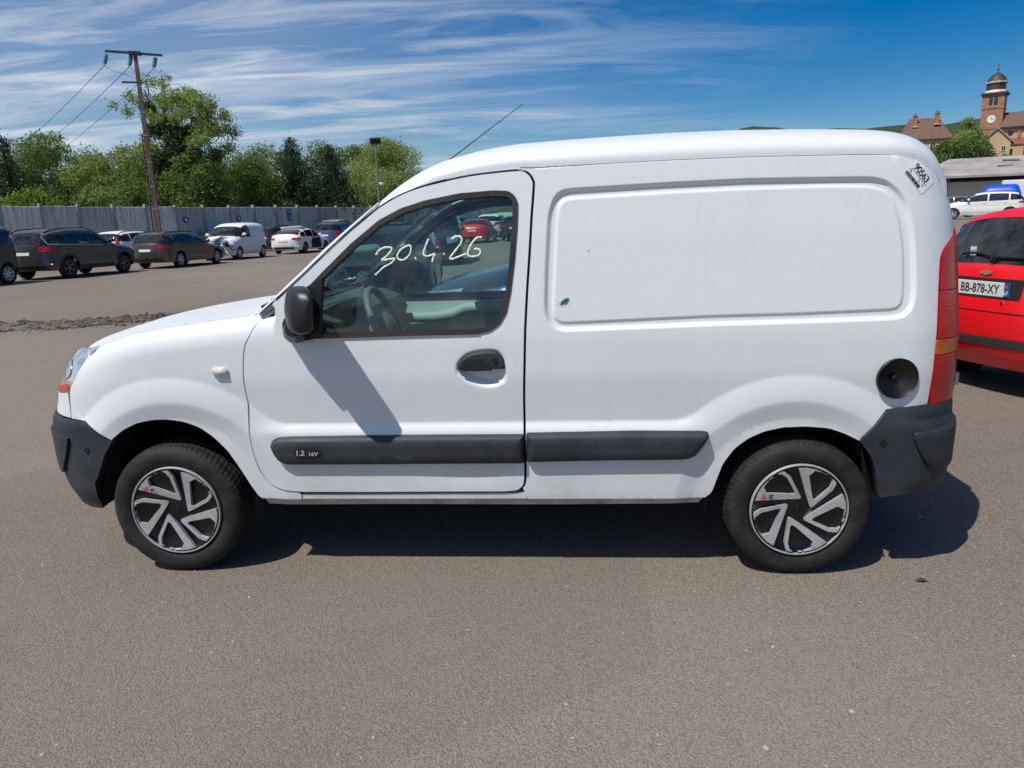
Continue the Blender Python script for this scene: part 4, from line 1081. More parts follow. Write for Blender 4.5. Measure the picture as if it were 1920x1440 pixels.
# ------------------------------------------------------------------ parked cars
def chaikin(p, k=2):
    p = np.asarray(p, float)
    for _ in range(k):
        q = .75*p[:-1]+.25*p[1:]; r = .25*p[:-1]+.75*p[1:]
        p = np.vstack([p[:1], np.stack([q, r], 1).reshape(-1, 2), p[-1:]])
    return p
PROFILES = {   # centre-line silhouettes, nose at x=0; C scuttle, A roof front, B roof rear, D lower edge of rear window
 'suv': dict(p=[(.14, .26), (.03, .34), (0, .60), (.05, .84), (.22, .98), (.85, 1.09), (1.15, 1.14), (1.5, 1.38), (1.9, 1.595), (2.3, 1.655), (3.0, 1.67), (3.7, 1.64), (4.18, 1.57), (4.30, 1.42), (4.42, 1.10), (4.46, .92), (4.5, .62), (4.48, .42), (4.38, .30)],
             C=(1.15, 1.14), A=(1.9, 1.595), B=(4.22, 1.53), D=(4.41, 1.12), wh=(.90, 3.58), r=.35, W=.92, belt=(1.06, 1.16), clad=True),
 'estate': dict(p=[(.14, .22), (.02, .30), (0, .5), (.06, .68), (.3, .80), (1.0, .93), (1.25, .97), (1.65, 1.24), (2.05, 1.40), (2.5, 1.46), (3.2, 1.47), (3.9, 1.43), (4.2, 1.375), (4.36, 1.22), (4.52, .98), (4.56, .84), (4.6, .6), (4.57, .36), (4.48, .24)],
             C=(1.25, .97), A=(2.05, 1.40), B=(4.23, 1.34), D=(4.50, 1.0), wh=(.92, 3.60), r=.32, W=.89, belt=(.93, .98)),
 'hatch': dict(p=[(.12, .20), (.01, .30), (0, .5), (.06, .70), (.3, .83), (.85, .95), (1.05, 1.0), (1.4, 1.24), (1.75, 1.40), (2.2, 1.465), (2.8, 1.47), (3.35, 1.43), (3.6, 1.385), (3.76, 1.22), (3.89, 1.02), (3.93, .9), (4.0, .64), (3.98, .36), (3.88, .22)],
             C=(1.05, 1.0), A=(1.75, 1.40), B=(3.63, 1.345), D=(3.88, 1.03), wh=(.80, 3.27), r=.30, W=.845, belt=(.93, 1.0)),
 'coupe': dict(p=[(.12, .20), (.01, .30), (0, .5), (.08, .68), (.35, .80), (1.0, .92), (1.25, .96), (1.65, 1.2), (2.05, 1.36), (2.5, 1.42), (3.0, 1.41), (3.5, 1.32), (3.9, 1.16), (4.12, .98), (4.24, .84), (4.27, .62), (4.25, .36), (4.15, .22)],
             C=(1.25, .96), A=(2.05, 1.36), B=(3.3, 1.365), D=(3.98, 1.10), wh=(.86, 3.40), r=.32, W=.90, belt=(.90, .96)),
 'van': dict(p=[(.12, .22), (.01, .33), (0, .6), (.05, .85), (.2, .98), (.75, 1.12), (.9, 1.17), (1.2, 1.44), (1.5, 1.66), (1.9, 1.77), (2.5, 1.81), (3.5, 1.80), (3.95, 1.77), (4.08, 1.66), (4.15, 1.1), (4.2, .8), (4.2, .4), (4.1, .26)],
             C=(.9, 1.17), A=(1.5, 1.66), B=(4.03, 1.70), D=(4.14, 1.15), wh=(.80, 3.50), r=.31, W=.90, belt=(1.10, 1.13)),
}
def car_wheel(r, spokes, mat, wide=.20):
    """tyre + rim meshes, axle along y, outer face at -y; shared by all copies"""
    mb = MB(); t_ = r*.36
    mb.lathe([(r-t_, -wide*.42), (r-t_*.8, -wide*.5), (r-t_*.35, -wide*.5), (r-.02, -wide*.44), (r, -wide*.30), (r, wide*.30), (r-.02, wide*.44), (r-t_*.6, wide*.5), (r-t_, wide*.42)], 36, axis='y')
    ty = mb.build('tyre', MATS['tyre'], None, True, math.radians(50))
    rb = MB(); R_ = r-t_
    rb.lathe([(R_+.004, -wide*.40), (R_, -wide*.46), (R_-.018, -wide*.45), (R_-.03, -wide*.25), (R_-.035, wide*.2)], 36, axis='y')
    rb.lathe([(.001, -wide*.36), (.05, -wide*.36), (.06, -wide*.25)], 14, axis='y')
    for k in range(spokes):
        a = 2*PI*k/spokes; c, s = math.cos(a), math.sin(a)
        wd0, wd1 = .030, R_*(.17 if spokes < 7 else .12)
        rb.add([(c*.03-s*wd0, -wide*.36, s*.03+c*wd0), (c*.03+s*wd0, -wide*.36, s*.03-c*wd0), (c*(R_-.012)+s*wd1, -wide*.42, s*(R_-.012)-c*wd1), (c*(R_-.012)-s*wd1, -wide*.42, s*(R_-.012)+c*wd1),
                (c*.03-s*wd0, -wide*.26, s*.03+c*wd0), (c*.03+s*wd0, -wide*.26, s*.03-c*wd0), (c*(R_-.012)+s*wd1, -wide*.32, s*(R_-.012)-c*wd1), (c*(R_-.012)-s*wd1, -wide*.32, s*(R_-.012)+c*wd1)],
               [(0, 1, 2, 3), (4, 7, 6, 5), (0, 3, 7, 4), (1, 5, 6, 2), (3, 2, 6, 7), (0, 4, 5, 1)])
    ri = rb.build('rim', mat, None, False)
    db = MB().lathe([(.001, -wide*.1), (R_-.03, -wide*.1), (R_-.02, wide*.3)], 24, axis='y').build('brake', M_DARK)
    out = (ty.data, ri.data, db.data)
    for o in (ty, ri, db): bpy.data.objects.remove(o)
    return out
WHEELS = {}
def get_wheel(r, spokes, mat):
    k = (round(r, 3), spokes, mat.name)
    if k not in WHEELS: WHEELS[k] = car_wheel(r, spokes, mat)
    return WHEELS[k]

class Car:
    def __init__(s, typ, L=None, H=None, W=None, res=.07, bstep=.05):
        d = PROFILES[typ]; base = np.array(d['p'])
        L0 = base[:, 0].max(); H0 = base[:, 1].max(); L = L or L0; H = H or H0
        s.sx, s.sz = L/L0, H/H0; s.W = W or d['W']; s.L = L; s.H = H; s.d = d; s.res = res; s.bstep = bstep
        S = np.array([s.sx, s.sz])
        s.prof = chaikin(base*S, 2)*1.0
        s.prof[:, 0] -= L/2
        f = lambda q: (q[0]*s.sx-L/2, q[1]*s.sz)
        s.C, s.A, s.B, s.D = f(d['C']), f(d['A']), f(d['B']), f(d['D'])
        s.wx = [a*s.sx-L/2 for a in d['wh']]; s.r = d['r']*(.5+.5*s.sz)
        e = s.prof[1:]-s.prof[:-1]; nrm = np.stack([e[:, 1], -e[:, 0]], 1); s.nrm = nrm/np.linalg.norm(nrm, axis=1)[:, None]
        s.z0 = float(s.prof[:, 1].min())+.02
    def dist(s, P):
        best = np.full(len(P), 1e9); idx = np.zeros(len(P), int)
        for i, (a, b) in enumerate(zip(s.prof[:-1], s.prof[1:])):
            ab = b-a; t_ = np.clip(((P-a)@ab)/max(ab@ab, 1e-9), 0, 1); dd = np.linalg.norm(P-a-t_[:, None]*ab, axis=1)
            k = dd < best; best = np.where(k, dd, best); idx = np.where(k, i, idx)
        return best, idx
    def w(s, x, z):
        x = np.asarray(x, float); z = np.asarray(z, float); shp = x.shape
        P = np.stack([x.ravel(), z.ravel()], 1)
        # blend rounding of roof/bonnet (flat) and nose/tail (rounder in plan)
        best = None
        dt, it = s.dist(P)
        nx = np.abs(s.nrm[it, 0]); n = 4.6-2.0*nx; R_ = .46+.12*nx
        g = (1-np.clip(1-dt/R_, 0, 1)**n)**(1/n)
        zz = P[:, 1]; zb = s.C[1]
        return (s.Wz(zz)*g).reshape(shp)
    def offs(s, u, nx=.4):
        n = 4.6-2.0*nx; R_ = .46+.12*nx; return R_*(1-(1-u**n)**(1/n))
    def outline(s):
        bot = []
        p = s.prof
        z0 = s.z0
        out = [tuple(q) for q in p]
        # underside from rear to front with wheel arches
        ra = s.r+.045
        for cx in (s.wx[1], s.wx[0]):
            a0 = math.acos(min(1, max(-1, (z0-s.r)/ra)))
            for a in np.linspace(-a0, a0, 17): bot.append((cx-ra*math.sin(a), s.r+ra*math.cos(a)))
        bot = [(q[0], max(q[1], z0)) for q in bot]
        out += bot
        return np.array(out)
    def top(s, x):
        m = s.prof[:, 1] > .6*s.H*.5
        return np.interp(x, s.prof[m, 0], s.prof[m, 1])
    def seg(s, p0, p1, k=12):
        """profile points between two points lying on it"""
        i0 = np.argmin(np.hypot(*(s.prof-p0).T)); i1 = np.argmin(np.hypot(*(s.prof-p1).T))
        return s.prof[i0:i1+1]
    def strip(s, p0, p1, u=.86, trim=.04):
        """band across the body (windscreen or rear window) as a side-view polygon"""
        q = resample(s.seg(p0, p1), .04, False)
        e = np.gradient(q, axis=0); nn = np.stack([e[:, 1], -e[:, 0]], 1); nn /= np.linalg.norm(nn, axis=1)[:, None]
        inner = np.array([q_+n_*s.offs(u, abs(n_[0])) for q_, n_ in zip(q, nn)])
        return np.vstack([q-nn*.0, inner[::-1]])
    def Wz(s, zz):
        zz = np.asarray(zz, float); zb = s.C[1]
        W_ = s.W*(1-.06*sstep(.45, s.z0-.05, zz)-.15*np.clip((zz-zb)/(s.H-zb), 0, 1)**1.2)
        return W_*(1-.010*np.exp(-((zz-(.62*zb+.06))/.06)**2))
    def loft(s, name, p0, p1, u, mat, par, off=0., ds=.05, k=25):
        """smooth skin across the car between two points of the silhouette"""
        q = resample(s.seg(p0, p1), ds, False); full = resample(s.prof, ds*.5, False)
        e = np.gradient(s.prof, axis=0); nn0 = np.stack([e[:, 1], -e[:, 0]], 1); nn0 /= np.linalg.norm(nn0, axis=1)[:, None]
        G_ = np.zeros((len(q), k, 3)); t_ = np.linspace(-u, u, k)
        sg = np.concatenate([[0], np.cumsum(np.linalg.norm(np.diff(s.prof, axis=0), axis=1))])
        for i, p_ in enumerate(q):
            j = np.argsort(np.hypot(*(s.prof-p_).T))[:3]; n_ = nn0[j].mean(0); n_ /= np.linalg.norm(n_)
            d_ = np.array([s.offs(abs(a), abs(n_[0])) for a in t_])
            xz = p_[None]+n_[None]*(d_[:, None]-off)
            G_[i] = np.stack([xz[:, 0], t_*s.Wz(xz[:, 1]), xz[:, 1]], 1)
        return grid_mesh(name, G_, mat, par)
    def dlo(s, x0=None, x1=None, pillars=(), pw=.07):
        """side windows, split at the pillars"""
        b0, b1 = s.d['belt']; b0 *= s.sz; b1 *= s.sz
        xa = s.C[0]+.16; xb = s.D[0]-.18
        xx = np.arange(xa, xb, .03)
        slope = np.gradient(s.top(xx), xx)
        topz = s.top(xx)-.085*np.sqrt(1+np.clip(slope, -2, 2)**2)-.02
        bel = b0+(b1-b0)*(xx-xa)/(xb-xa)
        ok = topz-bel > .035
        xx, topz, bel = xx[ok], topz[ok], bel[ok]
        lo = xx.min() if x0 is None else x0; hi = xx.max() if x1 is None else x1
        cuts = [lo]+list(pillars)+[hi]; out = []
        for i in range(len(cuts)-1):
            a = cuts[i]+(pw/2 if i else 0); b = cuts[i+1]-(pw/2 if i < len(cuts)-2 else 0)
            if b-a < .12: continue
            k = np.linspace(a, b, max(4, int((b-a)/.06)))
            t_ = np.interp(k, xx, topz); l_ = np.interp(k, xx, bel)
            poly = np.vstack([np.stack([k, l_], 1), np.stack([k, t_], 1)[::-1]])
            out.append(rounded(poly, .03, seg=2))
        return out
    def patch(s, name, poly, off, mat, par, thick=.012, res=None, sides=(-1, 1), bstep=None):
        for sd in sides:
            P, T = tri2d(poly, res=res or s.res, bstep=bstep or s.bstep*.7, clip=s.out_)
            if len(T): last = field_mesh(name, P, T, s.w, off, sd, thick, mat, par)
        return last
    def rear_x(s, y, z):
        """x of the tail surface at lateral y, height z"""
        m = s.prof[:, 0] > 0; q = s.prof[m]; o = np.argsort(q[:, 1]); 
        k = q[o]; k = k[k[:, 1] < s.B[1]+.05]
        xc = np.interp(z, k[:, 1], k[:, 0]); slope = 0
        return xc-s.offs(min(abs(y)/s.W, .97), .95)
    def front_x(s, y, z):
        m = s.prof[:, 0] < s.C[0]-.3; q = s.prof[m]; o = np.argsort(q[:, 1]); k = q[o]
        xc = np.interp(z, k[:, 1], k[:, 0]); return xc+s.offs(min(abs(y)/s.W, .97), .95)
    def rear_quad(s, name, y0, y1, z0, z1, off, mat, par, ny=8, nz=3, front=False):
        ys = np.linspace(y0, y1, ny); zs = np.linspace(z0, z1, nz); Gd = np.zeros((nz, ny, 3))
        for i, z in enumerate(zs):
            for j, y in enumerate(ys):
                Gd[i, j] = ((s.front_x(y, z)-off) if front else (s.rear_x(y, z)+off), y, z)
        return grid_mesh(name, Gd, mat, par, flip=(not front))
    def build(s, name, label, loc, heading, col, group='cars parked in the yard', rim=None, spokes=5, glassm=None, pillars=None, x1=None, windows=True,
              tail='wide', tailmat=None, rails=False, clad=None, front_plate=True, seats=True, skip_front=False, parts_level=2, mirrors=True, plate='AB-123-CD'):
        rim = rim or M_SILVER; glassm = glassm or M_GLASSM
        t = thing(name, label, 'car', (loc[0], loc[1], float(gz(loc[0], loc[1])) if len(loc) < 3 else loc[2]), heading, group)
        s.out_ = s.outline()
        belt = s.C[1]
        if pillars is None: pillars = [s.C[0]+(s.D[0]-s.C[0])*.44, s.C[0]+(s.D[0]-s.C[0])*.76]
        wins = s.dlo(pillars=pillars, x1=x1) if windows else []
        U = .84; nose, end = tuple(s.prof[0]), tuple(s.prof[-1])
        bands = [('bonnet', nose, s.C, col), ('windscreen', s.C, s.A, glassm), ('roof', s.A, s.B, col), ('rear_window', s.B, s.D, glassm), ('tailgate', s.D, end, col)]
        if skip_front: bands = bands[1:]
        holes = [w_ for w_ in wins]+([s.strip(nose, end, U)] if not skip_front else [s.strip(s.C, end, U)])
        rng_ = np.random.default_rng(5)
        # rings hugging the silhouette so the rounded edges are smooth
        ex = []
        e = np.gradient(s.prof, axis=0); nn = np.stack([e[:, 1], -e[:, 0]], 1); nn /= np.linalg.norm(nn, axis=1)[:, None]
        q = resample(s.prof, .05, False); e = np.gradient(q, axis=0); nn = np.stack([e[:, 1], -e[:, 0]], 1); nn /= np.linalg.norm(nn, axis=1)[:, None]
        for u in (.12, .25, .38, .5, .6, .7, .78, .85, .91, .96): ex.append(q+nn*np.array([s.offs(u, abs(a)) for a in nn[:, 0]])[:, None])
        ex = np.vstack(ex)
        for sd in (-1, 1):
            P, T = tri2d(s.out_, holes, res=s.res, bstep=s.bstep, extra=ex)
            b = field_mesh('body_shell', P, T, s.w, 0, sd, 0, col, t)
        for w_ in wins:
            for sd in (-1, 1):
                P, T = tri2d(w_, res=.12, bstep=.05)
                g = field_mesh('side_window', P, T, s.w, -.006, sd, 0, glassm, t)
                if s.res < .06:
                    P, T = tri2d(inset(w_, -.012), [inset(w_, .012)], res=.1, bstep=.03); field_mesh('window_trim', P, T, s.w, .004, sd, .012, M_BLACK, g)
        for nm, p0_, p1_, mt_ in bands: s.loft(nm, p0_, p1_, U+.002, mt_, t, -.003 if 'wind' in nm else 0., max(.03, s.res*.7))
        # tub, seats
        MB().box((0, 0, s.r+.02), (s.L*.86, s.W*1.15, .16)).box(((s.C[0]+s.front_x(0, .5))/2+.1, 0, .62*belt), (s.L*.17, s.W*1.2, .3)).build('underbody', M_DARK, t)
        cab = MB(); cab.box(((s.C[0]+s.D[0])/2, 0, belt*.62), ((s.D[0]-s.C[0])*.92, s.W*1.62, .10)).box((s.C[0]+.22, 0, belt-.10), (.35, s.W*1.6, .16), bevel=.05)
        ca = cab.build('cabin', simple('cabin_dark', (.03, .03, .032), .8), t)
        if seats and windows:
            xs_ = [s.C[0]+(s.D[0]-s.C[0])*.46]+([s.C[0]+(s.D[0]-s.C[0])*.74] if x1 is None else [])
            for x in xs_:
                for y in (-.37, .37):
                    MB().box((x, y, belt-.12), (.15, .48, .56), rot=Euler((0, .2, 0)).to_matrix(), bevel=.05).box((x+.09, y, belt+.20), (.09, .26, .16), rot=Euler((0, .2, 0)).to_matrix(), bevel=.035).build('seat', simple('car_seat', (.04, .04, .043), .9), t, True)
        # wheels
        tw = get_wheel(s.r, spokes, rim)
        for x in s.wx:
            for sd in (-1, 1):
                wh_ = link('wheel', tw[0], None, t); wh_.location = (x, sd*(s.W-.125), s.r); wh_.rotation_euler = (0, .4*x, 0 if sd < 0 else PI)
                link('rim', tw[1], None, wh_); link('brake_disc', tw[2], None, wh_)
        # cladding, lamps
        if clad or s.d.get('clad'):
            ra = s.r+.045
            for cx in s.wx:
                aa = np.linspace(-.25, PI+.25, 22); o_ = [(cx+(ra+.07)*math.cos(a), s.r+(ra+.07)*math.sin(a)) for a in aa]; i_ = [(cx+(ra+.004)*math.cos(a), s.r+(ra+.004)*math.sin(a)) for a in aa[::-1]]
                s.patch('arch_cladding', np.array(o_+i_), .012, M_PLASTIC, t)
            s.patch('sill_cladding', np.array([(s.wx[0]+ra+.03, s.z0), (s.wx[1]-ra-.03, s.z0), (s.wx[1]-ra-.06, s.z0+.15), (s.wx[0]+ra+.06, s.z0+.15)]), .012, M_PLASTIC, t)
        xr = s.L/2; tm = tailmat or M_RED
        if tail == 'wide': tz = (belt*.80, belt*.93); tp = [(xr-.42, tz[0]+.04), (xr-.42, tz[1]-.02), (xr-.2, tz[1]), (xr+.1, tz[1]), (xr+.1, tz[0]), (xr-.2, tz[0])]; 
        elif tail == 'tall': tp = [(xr-.30, belt*.72), (xr-.22, belt*.98), (xr-.34, s.H*.90), (xr+.0, s.H*.90), (xr+.1, belt*.72)]
        else: tp = [(xr-.25, belt*.68), (xr-.27, belt*.98), (xr-.05, belt*1.0), (xr+.1, belt*.68)]
        # lamps stay on the corner: cut them off before the middle of the tail
        q = resample(s.prof, .02, False); q = q[(q[:, 0] > 0)]
        e = np.gradient(q, axis=0); nn = np.stack([e[:, 1], -e[:, 0]], 1); nn /= np.linalg.norm(nn, axis=1)[:, None]
        keep = q+nn*np.array([s.offs(.56 if tail == 'wide' else .66, abs(a)) for a in nn[:, 0]])[:, None]
        clip0 = s.out_; s.out_ = np.vstack([[(0, .1), (0, s.H*1.1)], keep[:1]*0+[(keep[0, 0], s.H*1.1)], keep, [(keep[-1, 0], .1)]])
        try: tl = s.patch('tail_lamp', np.array(tp), .010, tm, t, res=.04, bstep=.025)
        finally: s.out_ = clip0
        xf = -s.L/2
        q = resample(s.prof, .02, False); q = q[(q[:, 0] < s.C[0]-.4)]
        e = np.gradient(q, axis=0); nn = np.stack([e[:, 1], -e[:, 0]], 1); nn /= np.linalg.norm(nn, axis=1)[:, None]
        keep = q+nn*np.array([s.offs(.50, abs(a)) for a in nn[:, 0]])[:, None]
        s.out_ = np.vstack([keep, [(0, s.H*1.1), (0, .1)]])
        if not skip_front:
            try: s.patch('headlamp', np.array([(xf-.1, belt*.66), (xf+.1, belt*.64), (xf+.42, belt*.78), (xf+.46, belt*.84), (xf+.15, belt*.80), (xf-.1, belt*.78)]), .008, M_CLEAR, t, res=.04, bstep=.025)
            finally: s.out_ = clip0
        s.out_ = clip0
        if not skip_front:
            s.rear_quad('grille', -.45, .45, belt*.42, belt*.58, .012, M_DGLOSS, t, front=True)
            if front_plate: s.rear_quad('front_plate', -.26, .26, belt*.43, belt*.43+.11, .03, M_PLATE, t, front=True)
        zp = belt*.70 if tail != 'tall' else belt*.62
        s.rear_quad('rear_plate', -.25, .25, zp, zp+.10, .022, M_PLATE, t)
        s.rear_quad('rear_valance', -.62, .62, s.z0+.04, s.z0+.17, .014, M_PLASTIC, t)
        if mirrors:
            for sd in (-1, 1):
                MB().box((s.C[0]+.42, sd*(s.W+.05), belt+.06), (.13, .20, .13), bevel=.04).box((s.C[0]+.40, sd*(s.W-.05), belt+.01), (.06, .14, .04)).build('door_mirror', col if clad is None else M_BLACK, t, True)
        for sd in (-1, 1):
            for x in [p_-.10 for p_ in pillars[:2]] if x1 is None else [(pillars[0] if pillars else x1)-.1]:
                zz = belt*.86; yy = float(s.w(np.array([x-.08]), np.array([zz]))[0]); MB().box((x-.08, sd*(yy+.008), zz), (.20, .03, .03), bevel=.01).build('door_handle', col, t)
        if rails:
            for sd in (-1, 1):
                xx = np.linspace(s.A[0]+.1, s.B[0]-.05, 9); MB().tube([(x, sd*s.W*.66, float(s.top(x))-.005+(.0 if 0 < i < 8 else -.03)) for i, x in enumerate(xx)], .018, 6).build('roof_rail', M_BLACK if rails == 'black' else M_CHROME, t, True)
        return t

P_GREY = paint('dark_grey_metal', (.036, .041, .045), .5, .3, .3)
P_BROWN = paint('brown_grey_metal', (.060, .053, .047), .5, .3, .3)
P_BLACK = paint('black_car', (.012, .013, .015), .2, .22, .25)
P_NAVY = paint('navy_car', (.018, .042, .085), .45, .22, .2)
P_BLUE = paint('steel_blue_car', (.055, .105, .20), .55, .28, .25)
P_WHITEC = paint('white_car', (.78, .78, .77), 0, .35, .2, coat=.25)
P_REDC = paint('red_car', (.80, .006, .012), 0, .3, .04, coat=.3)
P_SILV = paint('silver_car', (.42, .43, .44), .7, .3, .25)
P_DKBLU = paint('dark_blue_car', (.025, .035, .06), .4, .25, .25)
RIM_D = simple('rim_dark', (.12, .12, .125), .4, .6); RIM_L = simple('rim_light', (.50, .51, .52), .35, .55)
ROW = 'vehicles parked in the row before the concrete wall'; ROW2 = 'cars parked close to the concrete wall'; FAR = 'cars parked across the yard'; RIGHT = 'cars parked on the rise by the warehouse'
def D(a): return math.radians(a)
# heading: nose points along local -x; rotate so that -x maps to the wanted direction
def head(dx, dy): return math.atan2(-dy, -dx)

def parked_row():
    up = head(.10, 1)
    c = Car('suv', 4.5, 1.67, .93, res=.07)
    t = c.build('grey_suv', 'dark grey metallic SUV with wide red tail lamps in front of the wall', (-16.75, 21.05), up, P_GREY, ROW, RIM_D, 5, M_GLASSD, rails='black', clad=True)
    for sd in (-1, 1):
        y = c.W-.02; a = [(-.95, .40), (-.70, .40), (-.68, .47), (-.92, .47)]
        MB().tube([(x, sd*(float(c.w(np.array([x]), np.array([z]))[0])+.02), z) for x, z in a+[a[0]]], .012, 6).build('door_insert', M_SILVER, t, True)
    # bright line round the side windows
    wl = c.dlo(pillars=[]); q = inset(wl[0], -.02)
    for sd in (-1, 1):
        k = [p_ for p_ in q.tolist() if p_[0] > -.3]
        k = sorted(k, key=lambda p_: math.atan2(p_[1]-1.32, p_[0]-.6)); 
        MB().tube([(x, sd*(float(c.w(np.array([x]), np.array([z]))[0])+.008), z) for x, z in k], .014, 5).build('window_chrome', M_SILVER, t, True)
    c = Car('estate', 4.58, 1.47, .90, res=.07)
    c.build('brown_estate', 'dark brown grey estate car between the grey SUV and the wrecked white van', (-15.75, 26.4), up, P_BROWN, ROW, RIM_L, 5, M_GLASSD, rails='black')
    # far-left van, only its tail in view
    c = Car('van', 4.2, 1.8, .90, res=.07)
    c.build('black_van', 'black van with bright wheel cover beside the dark grey SUV', (-17.45, 16.15), head(-.1, -1), P_BLACK, ROW, RIM_L, 7, M_GLASSD, tail='tall', x1=0.3)['category'] = 'van'
    # white estate behind, tall red lamps
    c = Car('estate', 4.7, 1.55, .92, res=.07)
    c.build('white_estate', 'white estate car with tall red tail lamps behind the dark SUV', (-21.25, 32.3), up, P_WHITEC, ROW2, RIM_L, 5, M_GLASSD, tail='tall', rails='black')
    c = Car('estate', 4.5, 1.50, .89, res=.1)
    c.build('dark_blue_estate', 'dark blue car half hidden between the power pole and the wrecked van', (-20.8, 36.5), up, P_DKBLU, ROW2, RIM_L, 5, M_GLASSD)
    # white van with lettering and smashed nose, facing the other way
    c = Car('van', 4.25, 1.80, .91, res=.055, bstep=.045)
    t = c.build('wrecked_white_van', 'white lettered van with its nose smashed open and engine exposed', (-16.15, 32.6), head(-.03, -1), P_WHITEC, ROW, RIM_L, 6, M_GLASSD, tail='tall', x1=-.05, pillars=[], skip_front=True)
    t['category'] = 'van'
    wr = wreck_front(c, t, -c.L/2-.02, 31)
    M_L = simple('sign_black', (.02, .02, .025), .5)
    def lettering(txt, size, x, z, name, mat=M_L):
        V, F = text_mesh(txt, size, bold=.004); 
        # driver's left flank (local +y), read from outside
        X = x-V[:, 0]; Z = z+V[:, 1]; Y = c.w(X, Z)+.012
        return link(name, np_mesh(name, np.stack([X, Y, Z], 1), [f[::-1] for f in F], smooth=False), mat, t)
    lettering('CUNAL', .34, .95, 1.38, 'company_name'); lettering('AUTO', .10, 1.05, 1.20, 'company_line', simple('sign_green', (.18, .30, .20), .5))
    for i, z in enumerate((.86, .78, .50, .46)):
        rng = random.Random(i); x = -.35 if i < 2 else -.3
        mb = MB()
        while x < 1.25:
            l = rng.uniform(.03, .10); mb.prism([(x, z), (x+l, z), (x+l, z+.035), (x, z+.035)], 0, .004); x += l+.035
        ob = mb.build('lettering_line', M_L, t); me = ob.data
        for v in me.vertices: v.co.y += float(c.w(np.array([v.co.x]), np.array([v.co.z]))[0])+.006
    mb = MB().prism([(-.40, .62), (1.15, .62), (1.15, .69), (-.40, .69)], 0, .02); ob = mb.build('side_strip', M_PLASTIC, t)
    for v in ob.data.vertices: v.co.y += float(c.w(np.array([v.co.x]), np.array([v.co.z]))[0])+.004
    # crashed white saloon: no doors, roof rail bent
    c = Car('coupe', 4.75, 1.45, .92, res=.055, bstep=.045)
    t = c.build('crashed_white_car', 'white car with a crushed roof and missing doors next to the lettered van', (-14.9, 38.9), up, P_WHITEC, ROW, RIM_D, 5, M_GLASSD, tail='wide')
    for ch in list(t.children):
        if ch.name.startswith('side_window'):
            for g_ in list(ch.children): bpy.data.objects.remove(g_)
            bpy.data.objects.remove(ch)
    for sd in (1,):
        P, T = tri2d(rounded([(-.75, .30), (.55, .30), (.62, .62), (.45, .90), (-.60, .88), (-.75, .6)], .05), res=.1, bstep=.05)
        field_mesh('door_gap', P, T, c.w, .006, -1, 0, M_DARK, t)
        field_mesh('door_gap', P, T, c.w, .006, 1, 0, M_DARK, t)
    MB().tube([(-1.05, -.86, 1.0), (-.5, -.9, 1.12), (.1, -.88, 1.02), (.5, -.84, .82), (.62, -.82, .60)], [.035, .04, .045, .04, .03], 8).build('bent_rail', M_SILVER, t, True)
    MB().box((.75, 0, 1.40), (1.0, 1.3, .05), rot=Euler((.05, -.22, 0)).to_matrix(), bevel=.02).build('buckled_roof', P_WHITEC, t)
    # blue SUV and others further on
    c = Car('suv', 4.75, 1.74, .95, res=.07)
    c.build('blue_suv', 'steel blue SUV parked behind the crashed white car', (-14.1, 43.9), up, P_BLUE, ROW, RIM_L, 5, M_GLASSD, tail='mid', rails='black', clad=True)
    c = Car('suv', 4.6, 1.66, .93, res=.1)
    c.build('black_suv', 'black SUV behind the crashed white car and left of the blue SUV', (-18.6, 45.0), up, P_BLACK, ROW2, RIM_D, 5, M_GLASSD, rails='black')
    c = Car('estate', 4.5, 1.48, .9, res=.1)
    c.build('navy_estate', 'navy car nearest the wall behind the lettered van', (-22.0, 43.8), up, P_NAVY, ROW2, RIM_L, 5, M_GLASSD)
    c = Car('suv', 4.7, 1.85, .95, res=.1)
    c.build('tan_roof_offroader', 'dark offroader with a tan canvas roof behind the blue SUV', (-15.9, 50.2), up, P_BLACK, ROW2, RIM_D, 6, M_GLASSD)
    tt = [o for o in bpy.data.objects if o.name == 'tan_roof_offroader'][0]
    Gd = np.zeros((10, 9, 3))
    for i, x in enumerate(np.linspace(-.5, 2.0, 10)):
        for j, y in enumerate(np.linspace(-.66, .66, 9)): Gd[i, j] = (x, y, float(c.top(x))+.03-.05*(y/.66)**4)
    grid_mesh('canvas_roof', Gd, simple('tan_canvas', (.24, .21, .16), .9), tt)
    c = Car('hatch', 4.0, 1.5, .86, res=.1)
    c.build('silver_hatchback', 'silver hatchback seen past the blue SUV, beside the windscreen of the van', (-11.4, 49.6), up, P_SILV, ROW2, RIM_L, 5, M_GLASSD)

